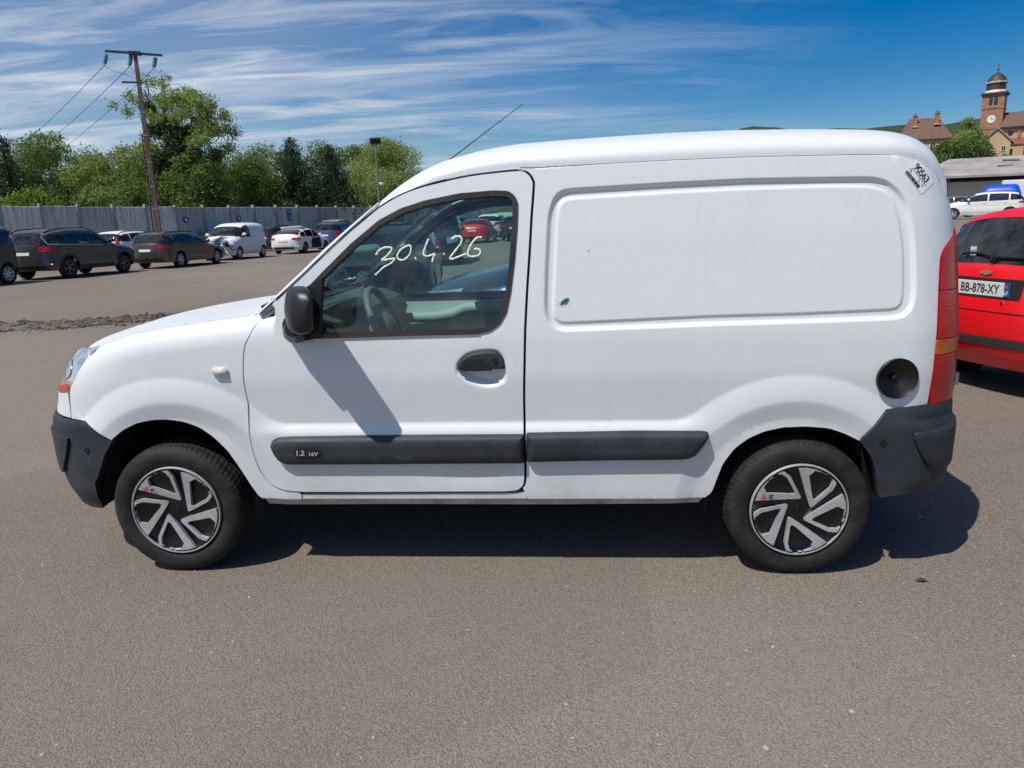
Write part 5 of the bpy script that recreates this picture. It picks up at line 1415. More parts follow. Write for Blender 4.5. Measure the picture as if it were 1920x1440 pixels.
def wreck_front(c, t, x0, seed):
    """torn-open engine bay: crumpled bonnet edge, radiator, hoses, bent beams"""
    rng = random.Random(seed)
    x1 = c.C[0]-.12
    V = []; F = []; nx_, ny_ = 14, 16
    zb = c.C[1]-.04
    for i in range(nx_):
        for j in range(ny_):
            u, v = i/(nx_-1), j/(ny_-1)*2-1
            x = x0+.12+(x1-x0)*u; w_ = c.W*.82*(1-.12*(1-u))
            z = zb-.06-.28*(1-u)**1.5+.10*math.sin(5.1*u+2.3*v*v+seed)*(1-u*.8)+rng.uniform(-.035, .035)
            V.append((x, v*w_, z))
    for i in range(nx_-1):
        for j in range(ny_-1): F.append((i*ny_+j, (i+1)*ny_+j, (i+1)*ny_+j+1, i*ny_+j+1))
    link('crumpled_bonnet', np_mesh('crumpled_bonnet', np.array(V), F, smooth=False), simple('scorched_metal', (.05, .047, .042), .6, .3, var=.5, vscale=9), t)
    mb = MB()
    for k in range(26):
        p_ = Vector((x0+rng.uniform(-.05, .55), rng.uniform(-.72, .72), rng.uniform(.32, .92)))
        mb.box(p_, (rng.uniform(.05, .22), rng.uniform(.06, .3), rng.uniform(.04, .16)), rot=Euler((rng.uniform(-.5, .5), rng.uniform(-.5, .5), rng.uniform(-.5, .5))).to_matrix())
    for k in range(10):
        a = Vector((x0+rng.uniform(-.15, .2), rng.uniform(-.8, .8), rng.uniform(.3, .9))); pts = [a]
        for q in range(4): a = a+Vector((rng.uniform(-.1, .14), rng.uniform(-.25, .25), rng.uniform(-.15, .15))); pts.append(a)
        mb.tube(pts, rng.uniform(.012, .03), 6)
    ob = mb.build('engine_parts', simple('engine_dark', (.03, .03, .032), .55, .2, var=.5, vscale=6), t); ob['kind'] = 'stuff'
    mb = MB()
    for z in (.50, .68): mb.tube([(x0-.05, -.62, z), (x0-.10, 0, z+.03), (x0-.02, .60, z-.02)], .018, 6)
    mb.build('bumper_beam', M_SILVER, t, True)
    P, T = tri2d(np.array([(x0-.1, .2), (x0+.42, .2), (x0+.50, .70), (x1, zb+.01), (x0-.1, zb+.02)]), res=.1, bstep=.06, clip=c.out_)
    return None
def polar2(az, d):
    a = math.radians(az); return CAM_POS[0]+d*math.sin(a), CAM_POS[1]+d*math.cos(a)
def red_car():
    """red hatchback standing behind the van, tail towards it"""
    c = Car('hatch', 3.92, 1.50, .84, res=.035, bstep=.022)
    hd = math.atan2(.28, .96)+PI          # nose points along +x, slightly away
    cx, cy = 3.65+.96*1.96, 2.31+.28*1.96
    t = c.build('red_hatchback', 'bright red hatchback with gold emblem standing behind the white van', (cx, cy, 0), hd, P_REDC, None, RIM_L, 7, glass('red_car_glass', (.72, .80, .79)), tail='mid', plate=None)
    if 'group' in t: del t['group']
    for ch in list(t.children):
        if ch.name.startswith(('rear_plate', 'rear_valance')): bpy.data.objects.remove(ch)
    rx = c.rear_x
    def rq(name, y0, y1, z0, z1, off, mat, par=t, ny=10, nz=4): return c.rear_quad(name, y0, y1, z0, z1, off, mat, par, ny, nz)
    # plate in its recess (local y mirrored: +y is the car's right when the nose is -x)
    rq('plate_recess', -.34, .34, .775, .925, .004, M_DARK)
    def flat(name, y0, y1, z0, z1, off, mat, th=.008):
        xb = rx(.0, (z0+z1)/2)+off; ob = MB().box((xb, (y0+y1)/2, (z0+z1)/2), (th, y1-y0, z1-z0), bevel=.002).build(name, mat, t); return ob, xb
    pl, xb = flat('number_plate', -.26, .26, .79, .90, .016, M_PLATE)
    MB().box((xb+.001, .2375, .845), (.008, .045, .110), bevel=.002).build('plate_band', M_BLUE, t); MB().box((xb+.001, -.2375, .845), (.008, .045, .110), bevel=.002).build('plate_band', M_BLUE, t)
    def rear_text(txt, size, y, z, x, name, mat, bold=.002, sx=1., spacing=1.):
        V, F = text_mesh(txt, size, bold=bold, spacing=spacing); 
        return link(name, np_mesh(name, np.stack([np.full(len(V), x), y+V[:, 0]*sx, z+V[:, 1]], 1), F, smooth=False), mat, t)
    rear_text('BB-878-XY', .098, 0, .845, xb+.0055, 'plate_number', M_INK, .0015, .80)
    rear_text('67', .040, .2375, .822, xb+.0065, 'plate_district', M_PLATE, .001)
    V = [(xb+.0065, .2375-.012, .860), (xb+.0065, .2375+.012, .860), (xb+.0065, .2375+.012, .884), (xb+.0065, .2375-.012, .884)]
    link('plate_crest', np_mesh('plate_crest', np.array(V), [(0, 1, 2, 3)], smooth=False), simple('crest_red', (.45, .10, .10), .5), t)
    # emblem: a bow-tie bar
    MB().prism([(-.055, .955), (-.048, .975), (-.022, .975), (-.018, .985), (.022, .985), (.018, .975), (.055, .975), (.048, .955), (.022, .955), (.018, .945), (-.022, .945), (-.018, .955)], -.0, .012,
               Matrix.Translation((rx(0, .965)+.004, 0, 0)) @ Matrix.Rotation(PI/2, 4, 'Z') @ Matrix.Rotation(PI, 4, 'Z') if False else Matrix.Translation((rx(0, .965)+.016, 0, 0)) @ Matrix.Rotation(PI/2, 4, 'Z')).build('emblem', simple('gold', (.62, .56, .42), .3, .6), t)
    xe = rx(.42, .95); rear_text('CHEVROLET', .040, .50, .955, xe+.012, 'maker_lettering', M_CHROME, .001)
    # lock, tailgate seam, grille, lower bumper
    lk = MB().lathe([(0, .004), (.010, .004), (.012, 0), (.012, -.01)], 16).build('tailgate_lock', M_CHROME, t, True); lk.rotation_euler = (0, PI/2, 0); lk.location = (rx(.23, .74)+.006, .215, .748)
    rq('tailgate_seam', -.56, .56, .668, .675, .003, M_DARK, nz=2)
    gr = rq('bumper_grille', -.60, .60, .405, .475, .006, M_DARK)
    mb = MB()
    for r_ in range(4):
        for k in range(54):
            y = -.59+k*.022+(.011 if r_ % 2 else 0); z = .414+r_*.0165; x = rx(y, z)+.012
            mb.tube([(x, y+.009*math.cos(a), z+.008*math.sin(a)) for a in np.linspace(0, 2*PI, 7)], .0016, 3, caps=False)
    mb.build('grille_mesh', simple('mesh_grey', (.09, .085, .08), .5), gr)['kind'] = 'stuff'
    # rear window surround: wiper, brake lamp, seats, stickers
    wb = MB(); pts = []
    for k in range(9):
        y = .02-.33*k/8; z = 1.075+.035*math.sin(k/8*PI*.8); pts.append((rx(y, z)+.022, y, z))
    wb.tube(pts, [.014, .012, .010, .009, .009, .009, .009, .009, .008], 6); wb.tube([(rx(.0, 1.06)+.01, .02, 1.05), (rx(.0, 1.075)+.03, .02, 1.075)], .022, 8)
    wb.tube([(rx(y, 1.082)+.018, y, 1.082) for y in np.linspace(.0, .42, 8)], .010, 6)
    wb.build('rear_wiper', M_BLACK, t, True)
    MB().box((rx(0, 1.33)-.10, 0, 1.345), (.03, .34, .022), rot=Euler((0, .4, 0)).to_matrix(), bevel=.004).build('brake_lamp', M_RED, t)
    def sticker(y, z, w_, h_, mat, nm): 
        MB().box((rx(y, z)-.012, y, z), (.003, w_, h_)).build(nm, mat, t)
    sticker(-.245, 1.12, .06, .075, M_PLATE, 'glass_sticker'); sticker(.27, 1.115, .075, .06, simple('sticker_blue', (.08, .30, .55), .5), 'glass_sticker'); sticker(.36, 1.115, .075, .06, MATS['sticker_blue'], 'glass_sticker')
    return t

def navy_car():
    """dark blue car on the other side of the van, nose the same way"""
    c = Car('suv', 3.95, 1.64, .88, res=.05, bstep=.03)
    c.build('navy_hatchback', 'dark blue car seen through the cab windows of the white van', (1.08, 2.92, 0), 0.03, P_NAVY, None, RIM_L, 5, M_GLASSM)
    o = [o for o in bpy.data.objects if o.name == 'navy_hatchback'][0]
    if 'group' in o: del o['group']
    MB().tube([(-.96, -.55, 1.10), (-.84, -.45, 1.16), (-.78, -.08, 1.22)], [.016, .012, .008], 6).build('wiper', M_BLACK, o, True)
    # crashed grey car, airbag out, nose to the camera
    c = Car('estate', 4.4, 1.45, .88, res=.06, bstep=.04)
    t = c.build('smashed_grey_car', 'smashed grey car with crumpled bonnet and blown airbags seen through the van cab', (-2.75, 9.7, 0), head(.12, -1), P_GREY, None, RIM_L, 5, M_GLASSM, skip_front=True)
    if 'group' in t: del t['group']
    t2 = c
    rng = random.Random(8); V = []; F = []; n_ = 14
    for i in range(n_):
        for j in range(n_):
            u, v = i/(n_-1), j/(n_-1)*2-1
            V.append((-2.15+1.25*u, v*.78, .84+.12*u+.20*math.exp(-((u-.42)/.14)**2)*(1-.3*v)+rng.uniform(-.025, .025)))
    for i in range(n_-1):
        for j in range(n_-1): F.append((i*n_+j, (i+1)*n_+j, (i+1)*n_+j+1, i*n_+j+1))
    link('crumpled_bonnet', np_mesh('crumpled_bonnet', np.array(V), F, smooth=True), P_GREY, t)
    MB().box((-.55, -.35, 1.02), (.25, .42, .20), rot=Euler((.2, .3, .1)).to_matrix(), bevel=.08).box((-.50, .35, 1.0), (.30, .55, .24), rot=Euler((-.1, .2, -.1)).to_matrix(), bevel=.09).build('airbag', simple('airbag_white', (.72, .74, .70), .9), t, True)
    c.rear_quad('front_plate', -.2, .32, .42, .53, .05, M_PLATE, t, front=True)
    # black van beyond
    c = Car('van', 4.4, 1.86, .92, res=.08)
    t = c.build('black_people_carrier', 'tall black van standing beyond the dark blue car', tuple(polar2(-9.4, 27.5)), head(.10, -1), P_BLACK, None, RIM_D, 5, M_GLASSD, tail='tall', x1=1.6, pillars=[-.1, .7])
    if 'group' in t: del t['group']
    t['category'] = 'van'

def far_rows():
    specs = [('coupe', 4.25, 1.46, 'red_coupe', 'red coupe parked across the yard, seen through the door window', P_REDC, (-4.6, 42.5), head(.1, 1)),
             ('hatch', 4.1, 1.5, 'black_hatchback', 'black hatchback next to the red coupe across the yard', P_BLACK, (-2.2, 43.0), head(.05, 1)),
             ('estate', 4.5, 1.5, 'far_black_estate', 'black estate car left of the red coupe', P_BLACK, (-9.3, 47.5), head(.15, 1)),
             ('hatch', 4.0, 1.5, 'far_maroon_hatchback', 'dark maroon hatchback at the left end of the far row', paint('maroon_car', (.10, .012, .02), .3, .3), (-12.0, 50.0), head(.15, 1)),
             ('suv', 4.4, 1.65, 'far_white_suv', 'white SUV parked behind the red coupe', P_WHITEC, (-4.4, 50.8), head(.1, 1)),
             ('suv', 4.4, 1.62, 'far_navy_suv', 'navy SUV parked between the black estate and the white SUV', P_NAVY, (-7.0, 51.5), head(.1, 1)),
             ('estate', 4.5, 1.48, 'far_silver_estate', 'silver estate parked behind the black hatchback', P_SILV, (-1.2, 52.5), head(.1, 1)),
             ('hatch', 4.0, 1.5, 'far_grey_hatchback', 'grey hatchback at the back of the far row', P_GREY, (1.6, 51.0), head(.1, 1))]
    for typ, L, H, nm, lb, col, loc, hd in specs:
        Car(typ, L, H, None, res=.12, bstep=.07).build(nm, lb, loc, hd, col, FAR, RIM_L, 5, M_GLASSD, mirrors=True)
    specs = [('hatch', 4.35, 1.47, 'white_hatchback', 'white hatchback with red tail lamp on the rise before the warehouse', P_WHITEC, (24.6, 40.0), head(-.9, .45), .06),
             ('suv', 4.5, 1.62, 'white_suv', 'white SUV with dark windows parked right of the white hatchback', P_WHITEC, (27.3, 38.6), head(-.55, -.85), .08),
             ('hatch', 4.2, 1.46, 'dark_blue_hatchback', 'dark blue hatchback behind the white hatchback', P_DKBLU, (23.6, 46.0), head(-.9, .4), .1),
             ('estate', 4.5, 1.48, 'grey_blue_estate', 'grey blue estate farther behind the white hatchback', paint('grey_blue_car', (.12, .16, .20), .5, .3), (25.6, 52.0), head(-.9, .4), .1),
             ('hatch', 4.1, 1.5, 'silver_small_car', 'small silver car below the blue cover by the warehouse', P_SILV, (29.0, 52.0), head(-.9, .4), .1)]
    for typ, L, H, nm, lb, col, loc, hd, rs in specs:
        Car(typ, L, H, None, res=rs, bstep=.05).build(nm, lb, loc, hd, col, RIGHT, RIM_L, 5, M_GLASSD)

parked_row(); red_car(); navy_car(); far_rows()
# ------------------------------------------------------------------ concrete wall
def polar(az, d, z=None):
    a = math.radians(az); x, y = CAM_POS[0]+d*math.sin(a), CAM_POS[1]+d*math.cos(a)
    return Vector((x, y, float(gz(x, y)) if z is None else z))
def concrete(name, c0, c1, stain):
    t = NT(name); o = t.obj()
    geo = t.n('ShaderNodeObjectInfo')
    sep = t.n('ShaderNodeSeparateXYZ', i0=o)
    off = t.math('MULTIPLY', geo.outputs['Random'], 40.)
    vec = t.n('ShaderNodeCombineXYZ', i0=t.math('ADD', t.math('MULTIPLY', sep.outputs[0], 5.), off), i1=sep.outputs[1], i2=t.math('MULTIPLY', sep.outputs[2], .35))
    streak = t.noise(vec.outputs[0], 1.4, 6, .7)
    v2 = t.n('ShaderNodeVectorMath', i0=o, i1=(0, 0, 0)); v2.operation = 'ADD'
    cmb = t.n('ShaderNodeCombineXYZ', i0=off, i1=off, i2=0.); t.L.new(cmb.outputs[0], v2.inputs[1])
    bl = t.noise(v2.outputs[0], 1.3, 6, .65); fine = t.noise(v2.outputs[0], 30, 4, .6)
    c = t.mix(t.ramp(bl, .3, .7), c0, c1)
    hs = t.n('ShaderNodeHueSaturation', Color=c, Value=t.math('ADD', .66, t.math('MULTIPLY', geo.outputs['Random'], .55)))
    topd = t.ramp(sep.outputs[2], 1.6, 3.0, 0, .8)
    s = t.math('MULTIPLY', t.ramp(streak, .45, .72), t.math('ADD', topd, .40))
    c = t.mix(s, hs.outputs[0], stain)
    t.bsdf(c, .88, 0, .3, normal=t.bump(t.math('ADD', fine, bl), .4, .02))
    return t.m
def build_wall():
    m_p = concrete('wall_concrete', (.60, .56, .50), (.76, .71, .63), (.16, .145, .12)); m_post = simple('wall_post_steel', (.33, .34, .34), .7, 0., var=.25)
    a = polar(-38.44, 46.3, 0); b = polar(-15.8, 60.9, 0); d = (b-a).normalized(); ang = math.atan2(d.y, d.x)
    st = a-d*8.0; bay = 1.98; n = 27
    wl = thing('concrete_wall', 'long grey concrete slab wall with steel posts behind the parked row', 'wall', tuple(st), ang)
    H = 3.0
    pm = MB().box((0, 0, H/2-.1), (bay-.10, .14, H+.1), bevel=.015).build('wall_panel', m_p); pmesh = pm.data; bpy.data.objects.remove(pm)
    qm = MB().box((0, 0, H/2), (.09, .20, H+.22)).box((0, -.11, H/2), (.16, .015, H+.22)).box((0, .11, H/2), (.16, .015, H+.22)).build('wall_post', m_post); qmesh = qm.data; bpy.data.objects.remove(qm)
    rng = random.Random(2)
    for i in range(n):
        p_ = link('wall_panel', pmesh, None, wl); p_.location = (i*bay+bay/2, rng.uniform(-.015, .015), rng.uniform(-.04, .03))
        q_ = link('wall_post', qmesh, None, wl); q_.location = (i*bay, 0, rng.uniform(-.03, .03))
    # signs fixed to the wall
    nrm = Vector((d.y, -d.x, 0))
    def on_wall(az, el):
        # intersection of the sight line with the wall face
        r = math.radians(az); dirv = Vector((math.sin(r), math.cos(r), 0)); c0 = Vector((CAM_POS[0], CAM_POS[1], 0))
        A = np.array([[dirv.x, -d.x], [dirv.y, -d.y]]); s_ = np.linalg.solve(A, np.array([(a-c0).x, (a-c0).y]))
        p_ = c0+dirv*s_[0]+nrm*.12; p_.z = CAM_POS[2]+s_[0]*math.tan(math.radians(el)); return p_
    mb_, mw_ = simple('sign_blue', (.02, .06, .30), .45), simple('sign_white', (.70, .72, .75), .45)
    p0 = on_wall(-20.5, .95)
    s = thing('blue_sign', 'tall blue sign with white symbols on the concrete wall', 'sign', tuple(p0), ang)
    MB().box((0, 0, 0), (.40, .02, .85), bevel=.01).build('sign_plate', mb_, s)
    MB().box((0, -.013, .30), (.26, .006, .05)).box((0, -.013, .20), (.20, .006, .05)).build('sign_symbol', mw_, s)
    MB().box((.0, -.013, -.05), (.045, .006, .22)).box((.06, -.013, -.15), (.14, .006, .04)).box((.10, -.013, -.25), (.05, .006, .18)).box((-.06, -.013, -.28), (.05, .006, .12)).build('sign_symbol', mw_, s)
    for az, el, nm in ((-27.65, .79, 'round blue and white sign on the wall beside the power pole'), (-24.09, .79, 'round blue and white sign on the wall above the lettered van')):
        p1 = on_wall(az, el); s = thing('round_sign', nm, 'sign', tuple(p1), ang, 'round signs on the wall')
        MB().lathe([(0, .01), (.20, .01), (.21, -.01)], 28, Matrix.Rotation(PI/2, 4, 'X')).build('sign_disc', mb_, s, True)
        MB().box((-.03, -.015, .02), (.12, .006, .20), bevel=.002).box((.06, -.015, -.05), (.09, .006, .12), bevel=.002).build('sign_symbol', mw_, s)
build_wall()

# ------------------------------------------------------------------ power pole, wires, yard lamp
def power_pole():
    d0 = 42.0; p = polar(-29.5, d0, 0); top = 1.45+d0*math.tan(math.radians(11.72))
    t = thing('power_pole', 'tall brown concrete power pole with ladder rungs and crossarm', 'pole', tuple(p), math.radians(20))
    m_c = concrete('pole_concrete', (.17, .125, .10), (.235, .175, .14), (.06, .05, .045)); m_s = simple('pole_steel', (.05, .055, .07), .5, .5)
    # tapered mast with a ladder-like open web on one side
    def W(z): return .46-.20*z/top
    mb = MB(); n = 14
    for k in range(n):
        z0, z1 = top*k/n, top*(k+1)/n; w0, w1 = W(z0), W(z1)
        V = []
        for z, w in ((z0, w0), (z1, w1)):
            for sx, sy in ((-1, -1), (1, -1), (1, 1), (-1, 1)): V.append((.04+sx*w*.30, sy*w*.34, z))
        mb.add(V, [(0, 1, 5, 4), (1, 2, 6, 5), (2, 3, 7, 6), (3, 0, 4, 7)])
    mb.build('mast', m_c, t)
    rl = MB(); 
    for sy in (-1, 1): rl.tube([(-W(0)*.55, sy*.10, 0), (-W(top*.6)*.42, sy*.06, top*.62)], .028, 4)
    rl.build('ladder_rail', m_c, t)
    for k in range(26):
        z = .3+k*.235; MB().box((-W(z)*.40, 0, z), (W(z)*.34, .16, .07)).build('rung', m_c, t)
    for z in (2.6, 3.7, 4.9, 6.2, 7.3, 8.5): MB().box((.04, 0, z), (W(z)*.66, W(z)*.74, .035)).build('band', simple('band_zinc', (.45, .47, .48), .4, .6), t)
    arm = MB().box((0, 0, top-.10), (2.55, .09, .10), rot=Euler((0, .045, 0)).to_matrix()).box((.02, -.0, top-.10), (.55, .34, .16), bevel=.02).build('crossarm', m_s, t)
    MB().box((-.25, 0, top-1.45), (.95, .07, .08)).tube([(.35, 0, top-1.45), (.42, 0, top-1.7), (.42, 0, top-2.1)], .03, 6).build('bracket', m_s, t)
    gl = simple('insulator_glass', (.10, .32, .33), .12, coat=.8)
    ends = []
    M = t.matrix_basis
    for k, x in enumerate((-1.22, -.12, .98)):
        a = Vector((x, 0, top-.15-.045*x)); dirv = Vector((-.35, .62, -.62)).normalized()
        mb = MB(); pr = []
        for q in range(5): pr += [(.03, q*.11), (.105, q*.11+.03), (.11, q*.11+.05), (.035, q*.11+.075)]
        R_ = dirv.to_track_quat('Z', 'Y').to_matrix().to_4x4()
        mb.lathe(pr, 14, Matrix.Translation(a+dirv*.12) @ R_)
        mb.build('insulator', gl, t, True)
        MB().tube([a, a+dirv*.14], .012, 5).tube([a+dirv*.66, a+dirv*.80], .02, 5).build('insulator_link', m_s, t)
        MB().tube([a+dirv*.78, a+dirv*.6+Vector((.25, -.1, -.35)), a+Vector((.9, 0, -1.0))*.5+Vector((.2, 0, -.5)), Vector((.3, 0, top-1.4))], .010, 5).build('jumper_cable', m_s, t, True)
        e = Euler((0, 0, math.radians(20))).to_matrix() @ (a+dirv*.8)+p
        ends.append(e)
    # overhead conductors running off to the next pole, beyond the left edge
    for k, e in enumerate(ends):
        az = (-39.6, -38.6, -37.4)[k]; f = polar(az, 118.0, 9.4); pts = []
        for q in range(25):
            u = q/24; pt = e.lerp(f, u); pt.z -= 1.35*4*u*(1-u)*.62; pts.append(pt)
        c = MB().tube(pts, .014, 5).build('overhead_wire', m_s, None, True)
        tag(c, ('overhead wire tied to the crossarm end on the ladder side of the pole', 'overhead wire tied beside the mast of the power pole', 'overhead wire tied to the crossarm end away from the ladder')[k], 'wire', 'overhead wires')
power_pole()
def yard_lamp():
    d0 = 46.0; p = polar(-13.72, d0, 0); H = 1.45+d0*math.tan(math.radians(5.95))
    t = thing('yard_lamp', 'grey steel lamp post with black floodlights beside the pale willow', 'lamp', tuple(p), math.radians(15))
    m = simple('lamp_steel', (.22, .24, .26), .45, .6); 
    MB().tube([(0, 0, 0), (0, 0, H)], [.09, .055], 14).build('post', m, t, True)
    MB().box((0, 0, H+.02), (.5, .06, .06)).build('bracket', m, t)
    for x in (-.16, .16):
        MB().box((x, -.02, H+.24), (.34, .24, .34), rot=Euler((.35, 0, .5*x)).to_matrix(), bevel=.03).build('floodlight', M_BLACK, t)
    MB().lathe([(0, .0), (.10, .01), (.13, .06), (.13, .12), (.05, .15), (0, .15)], 18, Matrix.Translation((.22, -.1, H*.62))).tube([(0, 0, H*.62+.14), (.22, -.1, H*.62+.14)], .03, 6).build('camera_dome', simple('dome_white', (.75, .76, .78), .35), t, True)
yard_lamp()

# ------------------------------------------------------------------ trees
def leaf_material(name, c0, c1, transl=.45):
    t = NT(name)
    at = t.n('ShaderNodeAttribute', _attribute_name='tint')
    n = t.noise(t.obj(), .55, 4, .6)
    f = t.math('ADD', t.math('MULTIPLY', at.outputs['Fac'], .65), t.math('MULTIPLY', t.ramp(n, .3, .7), .45))
    c = t.mix(t.ramp(f, .1, .95), c0, c1)
    d = t.n('ShaderNodeBsdfPrincipled'); t.L.new(c, d.inputs['Base Color']); d.inputs['Roughness'].default_value = .55; d.inputs['Specular IOR Level'].default_value = .3
    tr = t.n('ShaderNodeBsdfTranslucent', Color=c)
    mx = t.n('ShaderNodeMixShader', i0=transl, i1=d.outputs[0], i2=tr.outputs[0]); t.L.new(mx.outputs[0], t.out.inputs['Surface'])
    return t.m
M_BARK = simple('bark', (.075, .058, .045), .9, var=.3, vscale=8, bump=.5, bscale=14)
LEAF = {'willow': leaf_material('leaf_willow', (.21, .29, .075), (.40, .49, .17)), 'pale': leaf_material('leaf_pale', (.17, .24, .055), (.34, .43, .13)), 'mid': leaf_material('leaf_mid', (.07, .125, .024), (.18, .27, .06)),
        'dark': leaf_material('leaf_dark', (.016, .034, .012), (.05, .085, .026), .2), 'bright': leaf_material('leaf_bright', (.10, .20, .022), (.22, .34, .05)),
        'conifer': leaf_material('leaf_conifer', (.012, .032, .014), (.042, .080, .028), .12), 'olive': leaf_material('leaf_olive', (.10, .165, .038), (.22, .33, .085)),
        'mistletoe': leaf_material('leaf_mistletoe', (.034, .060, .012), (.085, .13, .026), .2)}
def leaves(name, centers, radii, count, size, mat, parent, seed, flat=.8, shell=.55, droop=0.):
    """leaf-sized faces spread through many overlapping clumps"""
    rng = np.random.default_rng(seed); C = np.asarray(centers); R_ = np.asarray(radii)
    wgt = R_.prod(1)**(.75); wgt = wgt/wgt.sum(); idx = rng.choice(len(C), count, p=wgt)
    v = rng.normal(size=(count, 3)); v /= np.linalg.norm(v, axis=1)[:, None]
    rr = (shell+(1-shell)*rng.random(count))**(.8); rr *= rng.normal(1, .10, count)
    P = C[idx]+v*rr[:, None]*R_[idx]
    P[:, 2] -= droop*np.abs(rng.normal(size=count))
    # small twig sub-clumps break the outline up
    P += rng.normal(size=(count, 3))*size*.9
    ax = rng.normal(size=(count, 3)); ax /= np.linalg.norm(ax, axis=1)[:, None]
    ay = np.cross(ax, rng.normal(size=(count, 3))); ay /= np.linalg.norm(ay, axis=1)[:, None]
    s = size*rng.uniform(.55, 1.25, count)[:, None]
    V = np.stack([P-ax*s, P+ay*s*flat*.5, P+ax*s, P-ay*s*flat*.5], 1).reshape(-1, 3)
    F = np.arange(count*4).reshape(-1, 4)
    me = np_mesh(name, V, F, smooth=False)
    at = me.attributes.new('tint', 'FLOAT', 'FACE'); base = rng.random(len(C))[idx]*.6+rng.random(count)*.4
    if len(me.polygons) == count: at.data.foreach_set('value', base.astype(np.float32))
    return link(name, me, mat, parent)
def limb_tree(seed, H, spread, trunk_r, levels=3, start=.3, lean=0.):
    rng = random.Random(seed); mb = MB(); tips = []
    def grow(p, d, L, r, lv):
        n = 5; pts = [p]; rs = [r]
        for k in range(n):
            d = (d+Vector((rng.uniform(-.18, .18), rng.uniform(-.18, .18), rng.uniform(-.05, .12)))).normalized(); p = p+d*L/n; pts.append(p); rs.append(r*(1-.55*(k+1)/n))
        mb.tube(pts, rs, 6 if lv < 2 else 4, caps=False)
        tips.append((p.copy(), lv))
        if lv >= levels: return
        for k in range(rng.randint(3, 4)):
            a = rng.uniform(0, 2*PI); u = rng.uniform(.45, 1.0); q = pts[min(n, int(u*n))]
            nd = (d*rng.uniform(.5, .9)+Vector((math.cos(a)*spread, math.sin(a)*spread, rng.uniform(.0, .5)))).normalized()
            grow(q, nd, L*rng.uniform(.5, .75), rs[min(n, int(u*n))]*.65, lv+1)
    grow(Vector((0, 0, -.2)), Vector((lean, 0, 1)).normalized(), H*start*1.6, trunk_r, 0)
    return mb, tips
def broad_tree(name, label, loc, H, rx, kind, seed, count=9000, size=.16, clumps=26, low=.18, group='trees beyond the wall', egg=.55):
    t = thing(name, label, 'tree', tuple(loc), random.Random(seed).uniform(0, 6), group)
    mb, tips = limb_tree(seed, H, .8, .035*H, 2); mb.build('trunk', M_BARK, t, True)
    rng = random.Random(seed+1); C = []; R_ = []
    for k in range(clumps):
        u = rng.random(); z = H*(low+(1-low)*u*.93); prof = math.sin(PI*min(1, max(.05, ((1-u)**egg))))*.75+.25*(1-u)
        a = rng.uniform(0, 2*PI); rr = rx*prof*math.sqrt(rng.random())*.80
        s = rng.uniform(.16, .30)*rx*1.25
        C.append((rr*math.cos(a), rr*math.sin(a), z)); R_.append((s, s, s*rng.uniform(.65, .95)))
    leaves('crown', C, R_, count, size, LEAF[kind], t, seed+2)
    return t
def conifer(name, label, loc, H, rx, seed, count=9000, group='conifers beyond the wall', kind='conifer'):
    t = thing(name, label, 'tree', tuple(loc), 0, group)
    MB().tube([(0, 0, -.2), (.05, 0, H*.5), (0, 0, H*.97)], [.022*H, .014*H, .02], 8).build('trunk', M_BARK, t, True)
    rng = random.Random(seed); C = []; R_ = []; tw = MB()
    lv = 19
    for k in range(lv):
        z = H*(.05+.93*k/lv); rad = rx*(1-k/lv)**.85*rng.uniform(.8, 1.12)+.10
        nb = max(3, int(9*(1-k/lv)+3))
        for j in range(nb):
            a = 2*PI*j/nb+rng.uniform(-.4, .4); L = rad*rng.uniform(.75, 1.15)
            for q in range(1, 5):
                u = q/4; C.append((L*u*math.cos(a), L*u*math.sin(a), z+.28*u*u*L*.5+rng.uniform(-.1, .1))); s = .17*rx*(1.15-u*.6)*(.35+.65*(1-k/lv)); R_.append((s+.08, s+.08, s*.8+.06))
    # thin leader shoots
    for k in range(6): C.append((rng.uniform(-.05, .05), rng.uniform(-.05, .05), H*(.94+.018*k))); R_.append((.07, .07, .12))
    leaves('crown', C, R_, count, .13, LEAF[kind], t, seed+3, flat=.45, shell=.2)
    return t
